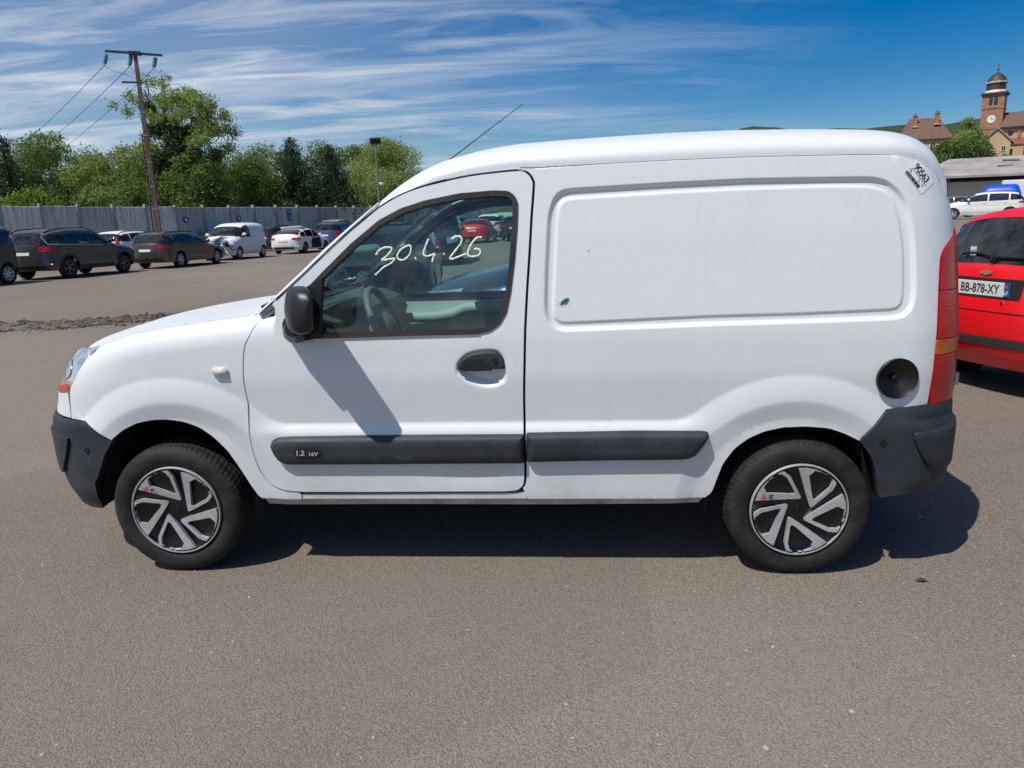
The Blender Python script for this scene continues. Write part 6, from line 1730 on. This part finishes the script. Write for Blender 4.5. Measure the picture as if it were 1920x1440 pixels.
def big_tree():
    d0 = 60.0; p = polar(-28.2, d0, 0)
    t = thing('mistletoe_tree', 'tall sparse tree with dark mistletoe balls and ivy behind the power pole', 'tree', tuple(p), math.radians(28.2)*-1)
    # local x to the viewer's right, z up (metres)
    mb = MB()
    def limb(pts, r0, r1): 
        n = len(pts); mb.tube([Vector(q) for q in spline(pts, 4)], list(np.linspace(r0, r1, (n-1)*4+1)), 7, caps=False)
    limb([(.4, 0, -.3), (.5, 0, 3), (.3, .1, 5.5), (.1, 0, 7.6)], .42, .24)
    limb([(.1, 0, 7.6), (-.6, .2, 9.2), (-1.4, .1, 10.4), (-1.9, 0, 11.6)], .2, .06)
    limb([(.1, 0, 7.4), (.6, -.3, 9.5), (.4, 0, 11.2), (.1, .2, 12.4)], .18, .04)
    limb([(.3, 0, 6.0), (1.6, .3, 7.2), (3.0, .1, 7.6), (4.4, 0, 8.6), (5.2, .2, 9.8)], .2, .05)
    limb([(3.0, .1, 7.6), (3.6, -.3, 8.8), (3.4, -.2, 10.2)], .09, .03)
    limb([(.4, 0, 5.0), (2.2, -.4, 6.2), (4.0, -.2, 6.3), (5.4, 0, 6.9)], .16, .04)
    limb([(.3, 0, 5.0), (-1.3, .2, 6.2), (-2.8, .1, 6.9), (-4.0, 0, 7.3)], .16, .04)
    limb([(-1.0, .2, 9.8), (-2.2, 0, 10.2), (-3.0, .1, 10.7)], .06, .015); limb([(-1.6, .1, 10.9), (-2.6, 0, 11.9), (-2.5, 0, 12.5)], .05, .012)
    mb.build('trunk', M_BARK, t, True)
    rng = random.Random(6)
    def fill(boxes):
        C = []; R_ = []
        for (x, z, rx, rz, k) in boxes:
            for _ in range(k):
                a = rng.uniform(0, 2*PI); u = math.sqrt(rng.random()); s = rng.uniform(.35, .75)
                C.append((x+rx*u*math.cos(a), rng.uniform(-1.6, 1.6), z+rz*u*math.sin(a))); R_.append((s, s, s*.8))
        return C, R_
    C, R_ = fill([(4.4, 9.2, 1.7, 1.3, 34), (5.0, 7.6, 1.2, 1.2, 14), (3.2, 10.4, 1.2, .6, 12), (1.0, 11.2, 1.0, 1.4, 12), (.2, 9.6, 1.0, 1.2, 9), (-2.4, 11.3, .9, .9, 5), (-2.6, 10.2, 1.2, .5, 5), (2.2, 8.6, 1.2, 1.0, 8), (-3.4, 7.4, 1.6, .5, 12), (-2.0, 6.6, 2.0, 1.2, 30)])
    leaves('crown', C, R_, 17000, .11, LEAF['pale'], t, 61, shell=.1)
    C, R_ = fill([(-1.0, 5.6, 2.6, 1.3, 30), (-2.4, 4.6, 2.2, 1.6, 26), (2.6, 4.4, 2.6, 1.3, 24), (4.0, 5.6, 1.6, .9, 14)])
    leaves('lower_crown', C, R_, 15000, .12, LEAF['olive'], t, 62)
    C, R_ = fill([(1.1, 6.8, .8, 1.9, 26), (1.6, 5.2, 1.5, 1.4, 24), (2.4, 7.0, .8, .6, 8)])
    leaves('ivy', C, R_, 9000, .13, LEAF['dark'], t, 63)
    for (x, z, r) in ((-1.1, 10.2, .55), (-.8, 9.5, .5), (-1.3, 8.8, .6), (-.2, 8.9, .45), (.9, 8.8, .7), (2.3, 8.3, .55), (2.8, 6.9, .7), (3.6, 6.3, .75), (4.3, 8.9, .4), (1.5, 8.0, .6), (5.2, 6.5, .45), (2.7, 8.1, .4)):
        leaves('mistletoe_ball', [(x, rng.uniform(-.6, .3), z)], [(r, r, r)], 1100, .10, LEAF['mistletoe'], t, int(x*10+z*100), shell=.25)
big_tree()
def woods():
    T = lambda az, d: polar(az, d, 0)
    broad_tree('pale_tree', 'pale green tree left of the mistletoe tree', T(-35.6, 62), 8.2, 3.8, 'olive', 11, 18000, .12, 40)
    broad_tree('pale_tree', 'small pale tree between the dark conifer and the mistletoe tree', T(-32.9, 60), 6.8, 3.0, 'pale', 12, 14000, .11, 34)
    conifer('conifer', 'dark conifer at the left end of the concrete wall', T(-37.75, 57), 7.9, 2.1, 13, 16000)
    broad_tree('bush', 'bright green bush just above the left end of the wall', T(-36.9, 53.5), 3.7, 2.6, 'bright', 14, 6000, .13, 18, .4, 'bushes along the wall')
    broad_tree('bush', 'dull green bush above the wall left of the power pole', T(-31.6, 55), 4.6, 3.0, 'olive', 15, 7000, .13, 22, .35, 'bushes along the wall')
    broad_tree('bush', 'leafy mid green bush above the wall right of the power pole', T(-26.8, 57), 5.2, 3.2, 'mid', 16, 8000, .13, 24, .3, 'bushes along the wall')
    broad_tree('leafy_tree', 'fresh green leafy tree left of the twin dark conifers', T(-22.9, 62), 6.9, 3.6, 'mid', 17, 20000, .11, 40, .15)
    broad_tree('leafy_tree', 'dark green tree behind the mistletoe tree', T(-25.2, 70), 7.2, 4.0, 'mid', 18, 14000, .14, 28, .15)
    broad_tree('leafy_tree', 'green tree with dark leaves behind the power pole', T(-30.0, 68), 6.8, 4.2, 'dark', 19, 9000, .16, 28, .12)
    conifer('conifer', 'tall dark conifer with thin pointed top behind the wall', T(-19.9, 63), 8.9, 3.9, 20, 40000)
    conifer('conifer', 'dark conifer leaning against the pale willow behind the wall', T(-17.2, 63.5), 8.3, 4.2, 21, 40000)
    broad_tree('willow', 'pale yellow green willow behind the lamp post', T(-13.1, 67), 8.7, 4.2, 'willow', 22, 60000, .10, 80, .06)
    conifer('conifer', 'small dark conifer tip showing over the van windscreen', T(-9.05, 90), 9.0, 1.6, 23, 4000)
    conifer('conifer', 'small conifer tip left of the taller one over the windscreen', T(-9.8, 92), 7.6, 1.4, 24, 3500)
    rng = random.Random(9)
    # wooded slope closing the view behind the first trees
    i = 0
    WOOD = ['woodland tree behind the dark conifer at the wall end', 'olive woodland tree behind the pale tree', 'woodland tree behind the small pale tree', 'woodland tree directly behind the dark leaved tree at the power pole', 'woodland tree behind the trunk of the mistletoe tree', 'woodland tree right behind the mistletoe crown', 'olive woodland tree behind the fresh green leafy tree', 'woodland tree behind the pointed conifer', 'woodland tree behind the second dark conifer', 'woodland tree between the conifers and the willow', 'olive woodland tree behind the willow', 'low woodland tree right of the willow']
    for az, d, h, k in ((-38.5, 82, 8.0, 'mid'), (-36.0, 86, 8.6, 'olive'), (-33.4, 84, 8.2, 'mid'), (-30.8, 88, 9.0, 'mid'), (-27.6, 86, 9.2, 'mid'), (-24.6, 88, 9.5, 'mid'), (-22.3, 86, 9.2, 'olive'), (-19.8, 90, 9.8, 'mid'), (-17.6, 88, 9.4, 'mid'), (-15.3, 92, 9.8, 'mid'), (-13.4, 90, 8.4, 'olive'), (-10.9, 95, 6.2, 'mid')):
        o = broad_tree('wood_tree', WOOD[i], polar(az, d, 0), h+1.1, 4.6, k, 30+i, 13000, .15, 36, .06, 'woodland behind the wall trees'); i += 1
woods()
# ------------------------------------------------------------------ village on the right
def hill():
    """wooded ridge and the slope below the church"""
    azs = np.linspace(-60, 62, 150)
    def ridge(name, rows, mat, seed, rough):
        rng = np.random.default_rng(seed); Gd = np.zeros((len(rows), len(azs), 3))
        for i, (d, zf) in enumerate(rows):
            nz = np.convolve(rng.normal(0, 1, len(azs)+8), np.ones(9)/9, 'valid')
            for j, az in enumerate(azs):
                a = math.radians(az); Gd[i, j] = (CAM_POS[0]+d*math.sin(a), CAM_POS[1]+d*math.cos(a), zf(az)+nz[j]*rough*(1 if i else 0))
        o = grid_mesh(name, Gd, mat); o['kind'] = 'structure'; return o
    t = NT('forest_hill'); o = t.obj(); v = t.n('ShaderNodeTexVoronoi', Vector=o, Scale=.16); n = t.noise(o, .05, 5, .6)
    c = t.mix(v.outputs['Distance'], (.060, .090, .034), (.020, .040, .016)); c = t.mix(t.ramp(n, .4, .7, 0, .5), c, (.07, .10, .05))
    t.bsdf(c, .95, 0, .2, normal=t.bump(v.outputs['Distance'], 1.0, 4.0))
    far = np.interp
    prof = lambda az: far(az, [-60, -40, -10, 4, 11, 14, 16.5, 18, 20, 22, 24, 27, 30, 36, 62], [40, 30, 20, 40, 76, 96, 92, 84, 88, 85, 86, 84, 88, 90, 70])
    ridge('wooded_ridge', [(420, lambda a: 6+.04*prof(a)), (560, lambda a: .35*prof(a)), (700, lambda a: .75*prof(a)), (850, lambda a: 1.0*prof(a)), (980, lambda a: .8*prof(a))], t.m, 3, 2.2)
    g = NT('grass_slope'); o = g.obj(); n = g.noise(o, .4, 5, .65)
    g.bsdf(g.mix(g.ramp(n, .3, .7), (.045, .075, .022), (.10, .13, .045)), .95, 0, .2)
    azs = np.linspace(12, 62, 60)
    sl = lambda b: (lambda az: b*sstep(12, 23, az)-.6)
    ridge('grass_slope', [(112, sl(.9)), (135, sl(5.0)), (165, sl(10.0)), (215, sl(14.0)), (300, sl(19.0)), (430, sl(24))], g.m, 4, .3)
hill()
M_SAND = simple('sandstone', (.34, .17, .11), .9, var=.22, vscale=1.2, bump=.3, bscale=6)
M_PLAST = simple('ochre_render', (.52, .36, .22), .9, var=.10, vscale=.8)
M_PINK = simple('pale_stone', (.50, .33, .23), .9, var=.12, vscale=.8)
def roof_tiles(name, c0, c1, scale):
    t = NT(name); o = t.obj(); sep = t.n('ShaderNodeSeparateXYZ', i0=o)
    b = t.math('FRACT', t.math('MULTIPLY', sep.outputs[2], scale)); n = t.noise(o, 1.3, 6, .7); n2 = t.noise(o, 11, 3, .6)
    c = t.mix(t.ramp(t.math('ADD', t.math('MULTIPLY', n, .6), t.math('MULTIPLY', n2, .5)), .35, .75), c0, c1)
    t.bsdf(c, .9, 0, .2, normal=t.bump(b, .6, .08)); return t.m
M_TILE = roof_tiles('roof_tiles_brown', (.115, .070, .055), (.21, .135, .105), 2.6)
M_TILER = roof_tiles('roof_tiles_red', (.20, .060, .050), (.30, .095, .075), 3.0)
M_SLATE = simple('slate_dark', (.055, .035, .032), .6, var=.25, vscale=2)
M_WIN = simple('window_dark', (.02, .022, .028), .15, coat=.5)
M_ZINC = simple('zinc_band', (.55, .54, .50), .7, .1)
def hip_roof(w, d, z0, h, ridge, over=.5):
    """hipped roof, ridge along x of length ridge"""
    x, y = w/2+over, d/2+over
    V = [(-x, -y, z0), (x, -y, z0), (x, y, z0), (-x, y, z0), (-ridge/2, 0, z0+h), (ridge/2, 0, z0+h), (-x, -y, z0-.25), (x, -y, z0-.25), (x, y, z0-.25), (-x, y, z0-.25)]
    F = [(0, 1, 5, 4), (1, 2, 5), (2, 3, 4, 5), (3, 0, 4), (6, 9, 8, 7), (0, 6, 7, 1), (1, 7, 8, 2), (2, 8, 9, 3), (3, 9, 6, 0)]
    return V, F
def window(par, x, y, z, w, h, nrm='-y', frame=None, depth=.12):
    """opening with frame and dark pane, set into the wall plane"""
    fr = frame or simple('window_frame_white', (.70, .69, .66), .5)
    sgn = -1 if nrm == '-y' else 1
    f = MB().box((x-w/2, y+sgn*.02, z), (.10, .10, h+.18)).box((x+w/2, y+sgn*.02, z), (.10, .10, h+.18)).box((x, y+sgn*.02, z+h/2), (w, .10, .10)).box((x, y+sgn*.06, z-h/2), (w+.2, .18, .10)).box((x, y+sgn*.01, z), (.06, .06, h)).build('window_frame', fr, par)
    MB().box((x, y+sgn*.004, z), (w, .03, h)).build('window_pane', M_WIN, f)
    return f
def village():
    # ---- house with steep brown roof
    p = polar(25.4, 175, 11.0)
    h = thing('village_house', 'ochre house with steep brown hipped roof and two chimneys', 'house', tuple(p), math.radians(-25.4+8))
    MB().box((0, 0, 1.8), (8.8, 7.5, 5.6)).build('wall', M_PLAST, h)
    V, F = hip_roof(8.8, 7.5, 4.55, 4.35, 5.2, .45); MB().add(V, F).build('roof', M_TILE, h)
    for x, z in ((-1.7, 8.1), (2.2, 8.4)):
        c = MB().box((x, -1.2, z), (.75, .6, 2.2)).box((x, -1.2, z+1.15), (.95, .8, .18)).build('chimney', M_SAND, h); MB().box((x, -1.2, z+1.4), (.35, .35, .4)).build('chimney_pot', M_TILER, c)
        MB().box((x, -1.9, z-.95), (1.1, .5, .25)).build('chimney_flashing', M_PLAST, c)
    for x in (-2.8, -.6, 1.5, 3.1): window(h, x, -3.76, 3.15, 1.0, 1.5)
    for x in (-2.8, 1.5): window(h, x, -3.76, .4, 1.0, 1.5)
    # ---- church
    d0 = 235.0; p = polar(29.25, d0, 13.5); top = 1.45+d0*math.tan(math.radians(8.45))-13.5
    ch = thing('village_church', 'red sandstone church with clock tower and dark domed cap', 'church', tuple(p), math.radians(-29.25-6))
    W = 4.9; zt = 1.45+d0*math.tan(math.radians(7.05))-13.5
    b = MB().box((0, 0, zt/2-2), (W, W, zt+4))
    b.build('tower', M_SAND, ch)
    for z in (zt*.50, zt*.79): MB().box((0, 0, z), (W+.22, W+.22, .22)).build('string_course', M_SAND, ch)
    MB().box((0, 0, zt+.15), (W+.9, W+.9, .5)).build('cornice', M_SLATE, ch)
    dome = MB().lathe([(W*.56, zt+.4), (W*.50, zt+.8), (W*.47, zt+1.1)], 8, Matrix.Rotation(PI/8, 4, 'Z')); dome.build('cap_skirt', M_ZINC, ch)
    MB().lathe([(W*.46, zt+1.0), (W*.455, zt+2.9)], 8, Matrix.Rotation(PI/8, 4, 'Z')).build('lantern', M_SLATE, ch)
    MB().lathe([(W*.50, zt+2.8), (W*.51, zt+3.15), (W*.46, zt+3.3)], 8, Matrix.Rotation(PI/8, 4, 'Z')).build('lantern_band', M_ZINC, ch)
    MB().lathe([(W*.47, zt+3.2), (W*.42, zt+3.9), (W*.30, zt+4.7), (W*.12, zt+5.3), (.15, zt+5.6)], 16).build('dome', M_SLATE, ch, True)
    MB().tube([(0, 0, zt+5.5), (0, 0, zt+7.6)], .10, 6).box((0, 0, zt+7.3), (1.0, .16, .16)).lathe([(.0, zt+6.0), (.32, zt+6.25), (.32, zt+6.45), (0, zt+6.7)], 12).build('cross', M_TILER, ch)
    for x in (-.55, .55):
        q = MB().prism([(x-.38, zt*.83), (x+.38, zt*.83), (x+.38, zt*.93), (x+.2, zt*.96), (x-.2, zt*.96), (x-.38, zt*.93)], -W/2-.03, -W/2+.02); q.build('belfry_opening', M_WIN, ch)
    MB().box((0, -W/2-.05, zt*.82), (2.2, .2, .3)).build('belfry_sill', M_PINK, ch)
    ck = MB().lathe([(0, 0), (.92, 0), (.98, -.1)], 28, Matrix.Translation((0, -W/2-.10, zt*.635)) @ Matrix.Rotation(PI/2, 4, 'X')).build('clock_face', simple('clock_white', (.75, .74, .70), .5), ch)
    MB().box((.0, -W/2-.13, zt*.635+.25), (.10, .04, .55)).box((.2, -W/2-.13, zt*.635+.05), (.45, .04, .10), rot=Euler((0, .4, 0)).to_matrix()).build('clock_hands', M_INK, ck)
    window(ch, .2, -W/2, zt*.36, .9, 1.3, frame=M_SAND)
    # nave to the right of the tower with clerestory and aisle
    zr = zt*.735; ze = zt*.50
    MB().box((11.5, 1.0, ze/2-2), (18, 8.0, ze+4)).build('nave_wall', M_PINK, ch)
    V = [(2.4, -3.6, ze), (20.8, -3.6, ze), (20.8, 1.0, zr), (2.4, 1.0, zr), (2.4, 5.6, ze), (20.8, 5.6, ze)]
    MB().add(V, [(0, 1, 2, 3), (3, 2, 5, 4), (0, 3, 4), (1, 5, 2)]).build('nave_roof', M_TILE, ch)
    MB().box((11.5, -3.5, ze-.15), (18.2, .5, .35)).build('nave_eaves', M_SLATE, ch)
    za = ze-2.9
    V = [(2.2, -6.4, za-1.7), (20.6, -6.4, za-1.7), (20.6, -3.02, za), (2.2, -3.02, za)]
    MB().add(V+[(v[0], v[1], v[2]-.25) for v in V], [(0, 1, 2, 3), (4, 7, 6, 5), (0, 4, 5, 1)]).build('aisle_roof', M_TILER, ch)
    MB().box((11.5, -4.6, (za-2)/2-2), (18, 3.2, za-2+4)).build('aisle_wall', M_PLAST, ch)
    for x in (4.6, 8.4, 12.2, 16.0):
        MB().lathe([(0, 0), (.62, 0), (.70, -.1)], 20, Matrix.Translation((x, -3.06, ze-1.6)) @ Matrix.Rotation(PI/2, 4, 'X')).build('round_window', M_WIN, ch)
        MB().box((x+1.9, -3.15, ze-1.6), (.6, .4, 2.4)).build('buttress', M_SAND, ch)
        window(ch, x+.4, -6.2, za-4.0, 1.5, 2.4, frame=M_SAND)
    # porch gable in front
    p = polar(29.6, 216, 14.4)
    g = thing('gabled_annex', 'small ochre gabled building with grey verge in front of the church', 'house', tuple(p), math.radians(-29.6))
    MB().prism([(-2.9, -2), (2.9, -2), (2.9, 3.1), (0, 5.9), (-2.9, 3.1)], -2, 6).build('wall', M_PLAST, g)
    for sx in (-1, 1):
        V = [(0, -2.4, 6.15), (sx*3.6, -2.4, 2.65), (sx*3.6, 6.2, 2.65), (0, 6.2, 6.15)]
        MB().add(V+[(v[0], v[1], v[2]-.28) for v in V], [(0, 1, 2, 3), (7, 6, 5, 4), (0, 4, 5, 1), (1, 5, 6, 2), (2, 6, 7, 3), (3, 7, 4, 0)]).build('roof', simple('verge_grey', (.30, .31, .32), .6), g)
    window(g, 1.6, -2.0, 1.2, .9, 1.2)
    # ---- warehouse
    p = polar(29.5, 92, 0.9); az = 29.5
    w = thing('warehouse', 'low warehouse with weathered grey roof and pale roller doors', 'warehouse', tuple(p), math.radians(-az+13))
    M_WH = simple('warehouse_wall', (.36, .32, .25), .85, var=.15, vscale=.7); M_FC = simple('fibre_cement', (.30, .28, .26), .9, var=.25, vscale=.6)
    MB().box((6, 5.0, 2.1), (24, 10, 4.4)).build('wall', M_WH, w)
    V = [(-6.9, -1.3, 4.05), (19, -1.3, 4.05), (19, 5, 6.4), (-3.0, 5, 6.1), (-6.9, 11.3, 4.05), (19, 11.3, 4.05)]
    MB().add(V+[(v[0], v[1], v[2]-.22) for v in V], [(0, 1, 2, 3), (3, 2, 5, 4), (0, 3, 4), (6, 9, 8, 7), (9, 10, 11, 8), (0, 6, 7, 1), (4, 10, 6, 0), (1, 7, 11, 5)]).build('roof', M_FC, w)
    for x, y, rz in ((1.5, 1.2, .1), (2.4, 3.0, -.05), (7.5, 2.6, .0)): MB().box((x, y, 4.05+(y+1.3)*.372+.03), (1.5, .35, .02), rot=Euler((.357, 0, rz)).to_matrix()).build('roof_stain', simple('roof_moss', (.12, .11, .10), .95), w)
    MB().box((-.9, -.06, 1.75), (5.8, .12, 3.4)).build('roller_door', simple('door_pale', (.47, .44, .40), .7, var=.08), w)
    for k in range(13): MB().box((-.9, -.135, .25+k*.26), (5.8, .03, .02)).build('door_slat', simple('door_pale', (.47, .44, .40), .7), w)
    MB().box((.2, -.10, 3.70), (7.8, .14, .42)).build('door_header', M_DARK, w)
    MB().box((-4.35, -.3, 1.9), (.45, .5, 4.0)).build('timber_post', simple('timber', (.15, .10, .07), .9, var=.3), w)
    MB().box((-4.0, -.12, 1.8), (.16, .2, 3.6)).build('door_jamb', simple('timber', (.15, .10, .07), .9), w)
    # red-roofed shed to the left of it
    p = polar(26.6, 108, 1.2)
    s = thing('red_roof_shed', 'shed with dull red roof left of the warehouse', 'shed', tuple(p), math.radians(-26))
    MB().box((0, 3, 1.6), (13, 6, 3.6)).build('wall', M_WH, s)
    V = [(-7, -.5, 3.6), (8.5, -.5, 3.6), (8.5, 4, 5.4), (-7, 4, 5.4), (-7, 7, 3.6), (8.5, 7, 3.6)]
    MB().add(V, [(0, 1, 2, 3), (3, 2, 5, 4), (0, 3, 4), (1, 5, 2)]).build('roof', M_TILER, s)
    # vegetation between
    T = lambda az, d, z: polar(az, d, z)
    tr = [(28.0, 150, 5.2, 11.6, 3.8, 'pale', 'pale round tree growing between the brown roof and the church tower'), (28.4, 135, 4.2, 7.6, 3.0, 'olive', 'olive green tree in front of the gabled annex'), (27.0, 132, 4.2, 7.6, 3.8, 'mid', 'bushy tree in front of the village house'),
          (29.9, 128, 2.6, 5.6, 4.0, 'mid', 'dark green hedge tree above the warehouse roof'), (31.6, 125, 2.4, 5.8, 3.8, 'bright', 'bright green hedge tree right of the warehouse ridge'), (28.2, 122, 3.0, 6.2, 4.2, 'dark', 'dark bush above the red shed roof'), (26.0, 124, 3.0, 6.4, 3.6, 'mid', 'mid green bush at the foot of the village house')]
    for i, (az, d, z, hh, rx, k, lb) in enumerate(tr): broad_tree('village_tree', lb, T(az, d, z), hh, rx, k, 70+i, 8000, .24, 30, .1, 'trees below the church')
    # blue covered load and white box truck by the warehouse
    p = polar(30.1, 62, 0.95)
    b = thing('blue_covered_boat', 'bright blue tarpaulin cover over a trailer before the warehouse', 'trailer', tuple(p), math.radians(-28))
    rows = []
    for i, x in enumerate(np.linspace(-1.25, 1.25, 14)):
        u = abs(x)/1.25; hh = 1.2*(1-max(0, -x/1.25)**5*.55); row = []
        for a in np.linspace(0, PI, 13): row.append((x, -math.cos(a)*.9*(1-.12*u**4), 1.0+max(.02, abs(math.sin(a))**.45*hh*(1-.5*u**12))))
        rows.append(row)
    grid_mesh('cover', np.array(rows), simple('blue_tarp', (.010, .075, .46), .38, var=.15, vscale=3), b, flip=True)
    MB().box((0, 0, .8), (2.4, 1.6, .25)).box((-1.6, 0, .6), (1.2, .12, .12)).build('chassis', M_DARK, b)
    tw = get_wheel(.3, 5, RIM_D)
    for sd in (-1, 1):
        wh_ = link('wheel', tw[0], None, b); wh_.location = (.3, sd*.8, .3); link('rim', tw[1], None, wh_)
    p = polar(31.35, 63, .95)
    b = thing('white_box_truck', 'white box body with a red mark beside the blue cover', 'truck', tuple(p), math.radians(-28))
    MB().box((0, 0, 1.55), (2.6, 1.9, 1.8), bevel=.04).build('box_body', M_WHITE, b); MB().box((0, 0, .55), (2.6, 1.6, .25)).build('chassis', M_DARK, b)
    MB().lathe([(0, 0), (.22, 0), (.22, -.01)], 20, Matrix.Translation((-.85, -.955, 1.75)) @ Matrix.Rotation(PI/2, 4, 'X')).build('red_mark', simple('mark_red', (.40, .12, .14), .5), b)
    for sd in (-1, 1):
        wh_ = link('wheel', tw[0], None, b); wh_.location = (.5, sd*.8, .3); link('rim', tw[1], None, wh_)
village()

# ------------------------------------------------------------------ broken asphalt heap and litter on the ground
def debris():
    rng = np.random.default_rng(12)
    V = []; F = []
    ico = [(0, 0, 1), (.9, 0, .4), (.28, .85, .42), (-.72, .53, .4), (-.72, -.53, .4), (.28, -.85, .42), (.72, .53, -.3), (-.28, .85, -.3), (-.9, 0, -.3), (-.28, -.85, -.3), (.72, -.53, -.3)]
    fc = [(0, 1, 2), (0, 2, 3), (0, 3, 4), (0, 4, 5), (0, 5, 1), (1, 6, 2), (2, 6, 7), (2, 7, 3), (3, 7, 8), (3, 8, 4), (4, 8, 9), (4, 9, 5), (5, 9, 10), (5, 10, 1), (1, 10, 6)]
    def stone(x, y, s, h, z=0.):
        b = len(V); a = rng.uniform(0, 6.28); c, sn = math.cos(a), math.sin(a); k = rng.uniform(.6, 1.3, 3)
        for p_ in ico:
            q = np.array(p_)*(1+rng.uniform(-.25, .25))*k; V.append((x+s*(q[0]*c-q[1]*sn), y+s*(q[0]*sn+q[1]*c), z+max(-.01, h*q[2]+h*.25)))
        for f in fc: F.append((f[0]+b, f[1]+b, f[2]+b))
    # the strip runs from the left edge towards the van's nose
    A = np.array([-9.3, 7.0]); B = np.array([-6.3, 8.3]); d = (B-A)/np.linalg.norm(B-A); n = np.array([-d[1], d[0]])
    L = np.linalg.norm(B-A)
    for i in range(1700):
        u = rng.random()**.85; w_ = rng.normal(0, .42)*(1-.45*u); p_ = A+d*(u*L*1.05)+n*(w_+.12*math.sin(u*9))
        s = abs(rng.normal(0, .022))+.006; stone(p_[0], p_[1], s, s*rng.uniform(.35, .7), rng.uniform(0, .03)*math.exp(-(w_/.2)**2))
    for i in range(24):
        u = rng.random(); p_ = A+d*(u*L)+n*rng.normal(0, .25); s = rng.uniform(.05, .09); stone(p_[0], p_[1], s, s*.5)
    o = link('asphalt_rubble', np_mesh('asphalt_rubble', np.array(V), np.array(F), smooth=False), simple('rubble', (.085, .075, .068), .95, var=.55, vscale=5)); tag(o, 'strip of broken asphalt rubble on the yard before the van nose', 'rubble', kind='stuff')
    # bed of dirt below the rubble
    rows = []
    for u in np.linspace(-.03, 1.08, 40):
        row = []
        for k in np.linspace(-1, 1, 15):
            p_ = A+d*(u*L)+n*(k*.62*(1-.5*max(0, u))+.12*math.sin(u*9)); row.append((p_[0], p_[1], .004+.035*max(0, 1-k*k)**1.5*max(0, min(1, (1.08-u)*3))*rng.uniform(.4, 1)))
        rows.append(row)
    t = NT('rubble_dirt'); ob = t.obj(); nz = t.noise(ob, 5, 6, .7); n2 = t.noise(ob, 30, 4, .7)
    t.bsdf(t.mix(t.ramp(t.math('ADD', nz, t.math('MULTIPLY', n2, .3)), .4, .85), (.085, .075, .065), (.24, .19, .12)), .95, 0, .2, normal=t.bump(n2, .8, .02))
    o = grid_mesh('rubble_bed', np.array(rows), t.m, flip=False); o['kind'] = 'structure'
    # dry grass in it
    V2 = []; F2 = []
    for i in range(1500):
        u = .45+.45*rng.random(); p_ = A+d*(u*L)+n*(-.12+rng.normal(0, .06)+.12*math.sin(u*9)); b = len(V2); a = rng.uniform(0, 6.28); h = rng.uniform(.015, .055); l = rng.uniform(.01, .04)
        V2 += [(p_[0]-.004*math.sin(a), p_[1]+.004*math.cos(a), .01), (p_[0]+.004*math.sin(a), p_[1]-.004*math.cos(a), .01), (p_[0]+l*math.cos(a), p_[1]+l*math.sin(a), .01+h)]; F2.append((b, b+1, b+2))
    o = link('dry_grass', np_mesh('dry_grass', np.array(V2), np.array(F2), smooth=False), simple('straw', (.38, .29, .12), .9, var=.3, vscale=20)); tag(o, 'dry yellow grass growing in the rubble strip', 'grass', kind='stuff')
    # weeds further out
    V2 = []; F2 = []
    c0 = np.array([-5.9, 18.6])
    for i in range(900):
        p_ = c0+rng.normal(0, 1, 2)*[.45, .10]; b = len(V2); a = rng.uniform(0, 6.28); h = rng.uniform(.01, .05); l = rng.uniform(.01, .05)
        V2 += [(p_[0]-.006*math.sin(a), p_[1]+.006*math.cos(a), .0), (p_[0]+.006*math.sin(a), p_[1]-.006*math.cos(a), .0), (p_[0]+l*math.cos(a), p_[1]+l*math.sin(a), h)]; F2.append((b, b+1, b+2))
    o = link('weed_patch', np_mesh('weed_patch', np.array(V2), np.array(F2), smooth=False), simple('weed_green', (.10, .13, .03), .9, var=.3, vscale=20)); tag(o, 'small patch of green weeds in the asphalt beyond the van nose', 'weeds', kind='stuff')
    # loose grit round the van
    V.clear(); F.clear()
    for i in range(240):
        x, y = rng.uniform(-3.2, 4.0), rng.uniform(-2.9, .2); s = abs(rng.normal(0, .0028))+.0016; stone(x, y, s, s*.6)
    o = link('loose_grit', np_mesh('loose_grit', np.array(V), np.array(F), smooth=False), simple('grit', (.42, .37, .31), .9, var=.4, vscale=3)); tag(o, 'scattered grit and tiny pebbles on the asphalt round the van', 'grit', kind='stuff')
    # dark curled leaf
    me = MB().add([(-.035, 0, .004), (0, -.010, .012), (.038, .002, .005), (.0, .012, .018), (-.016, .004, .022)], [(0, 1, 4), (1, 2, 3), (1, 3, 4), (0, 4, 3)]); lf = me.build('dead_leaf', simple('dead_leaf', (.035, .033, .035), .8)); lf.location = (1.78, -.86, .002); lf.scale = (.8, .8, .7)
    tag(lf, 'dark curled dead leaf on the asphalt by the rear wheel', 'leaf')
debris()
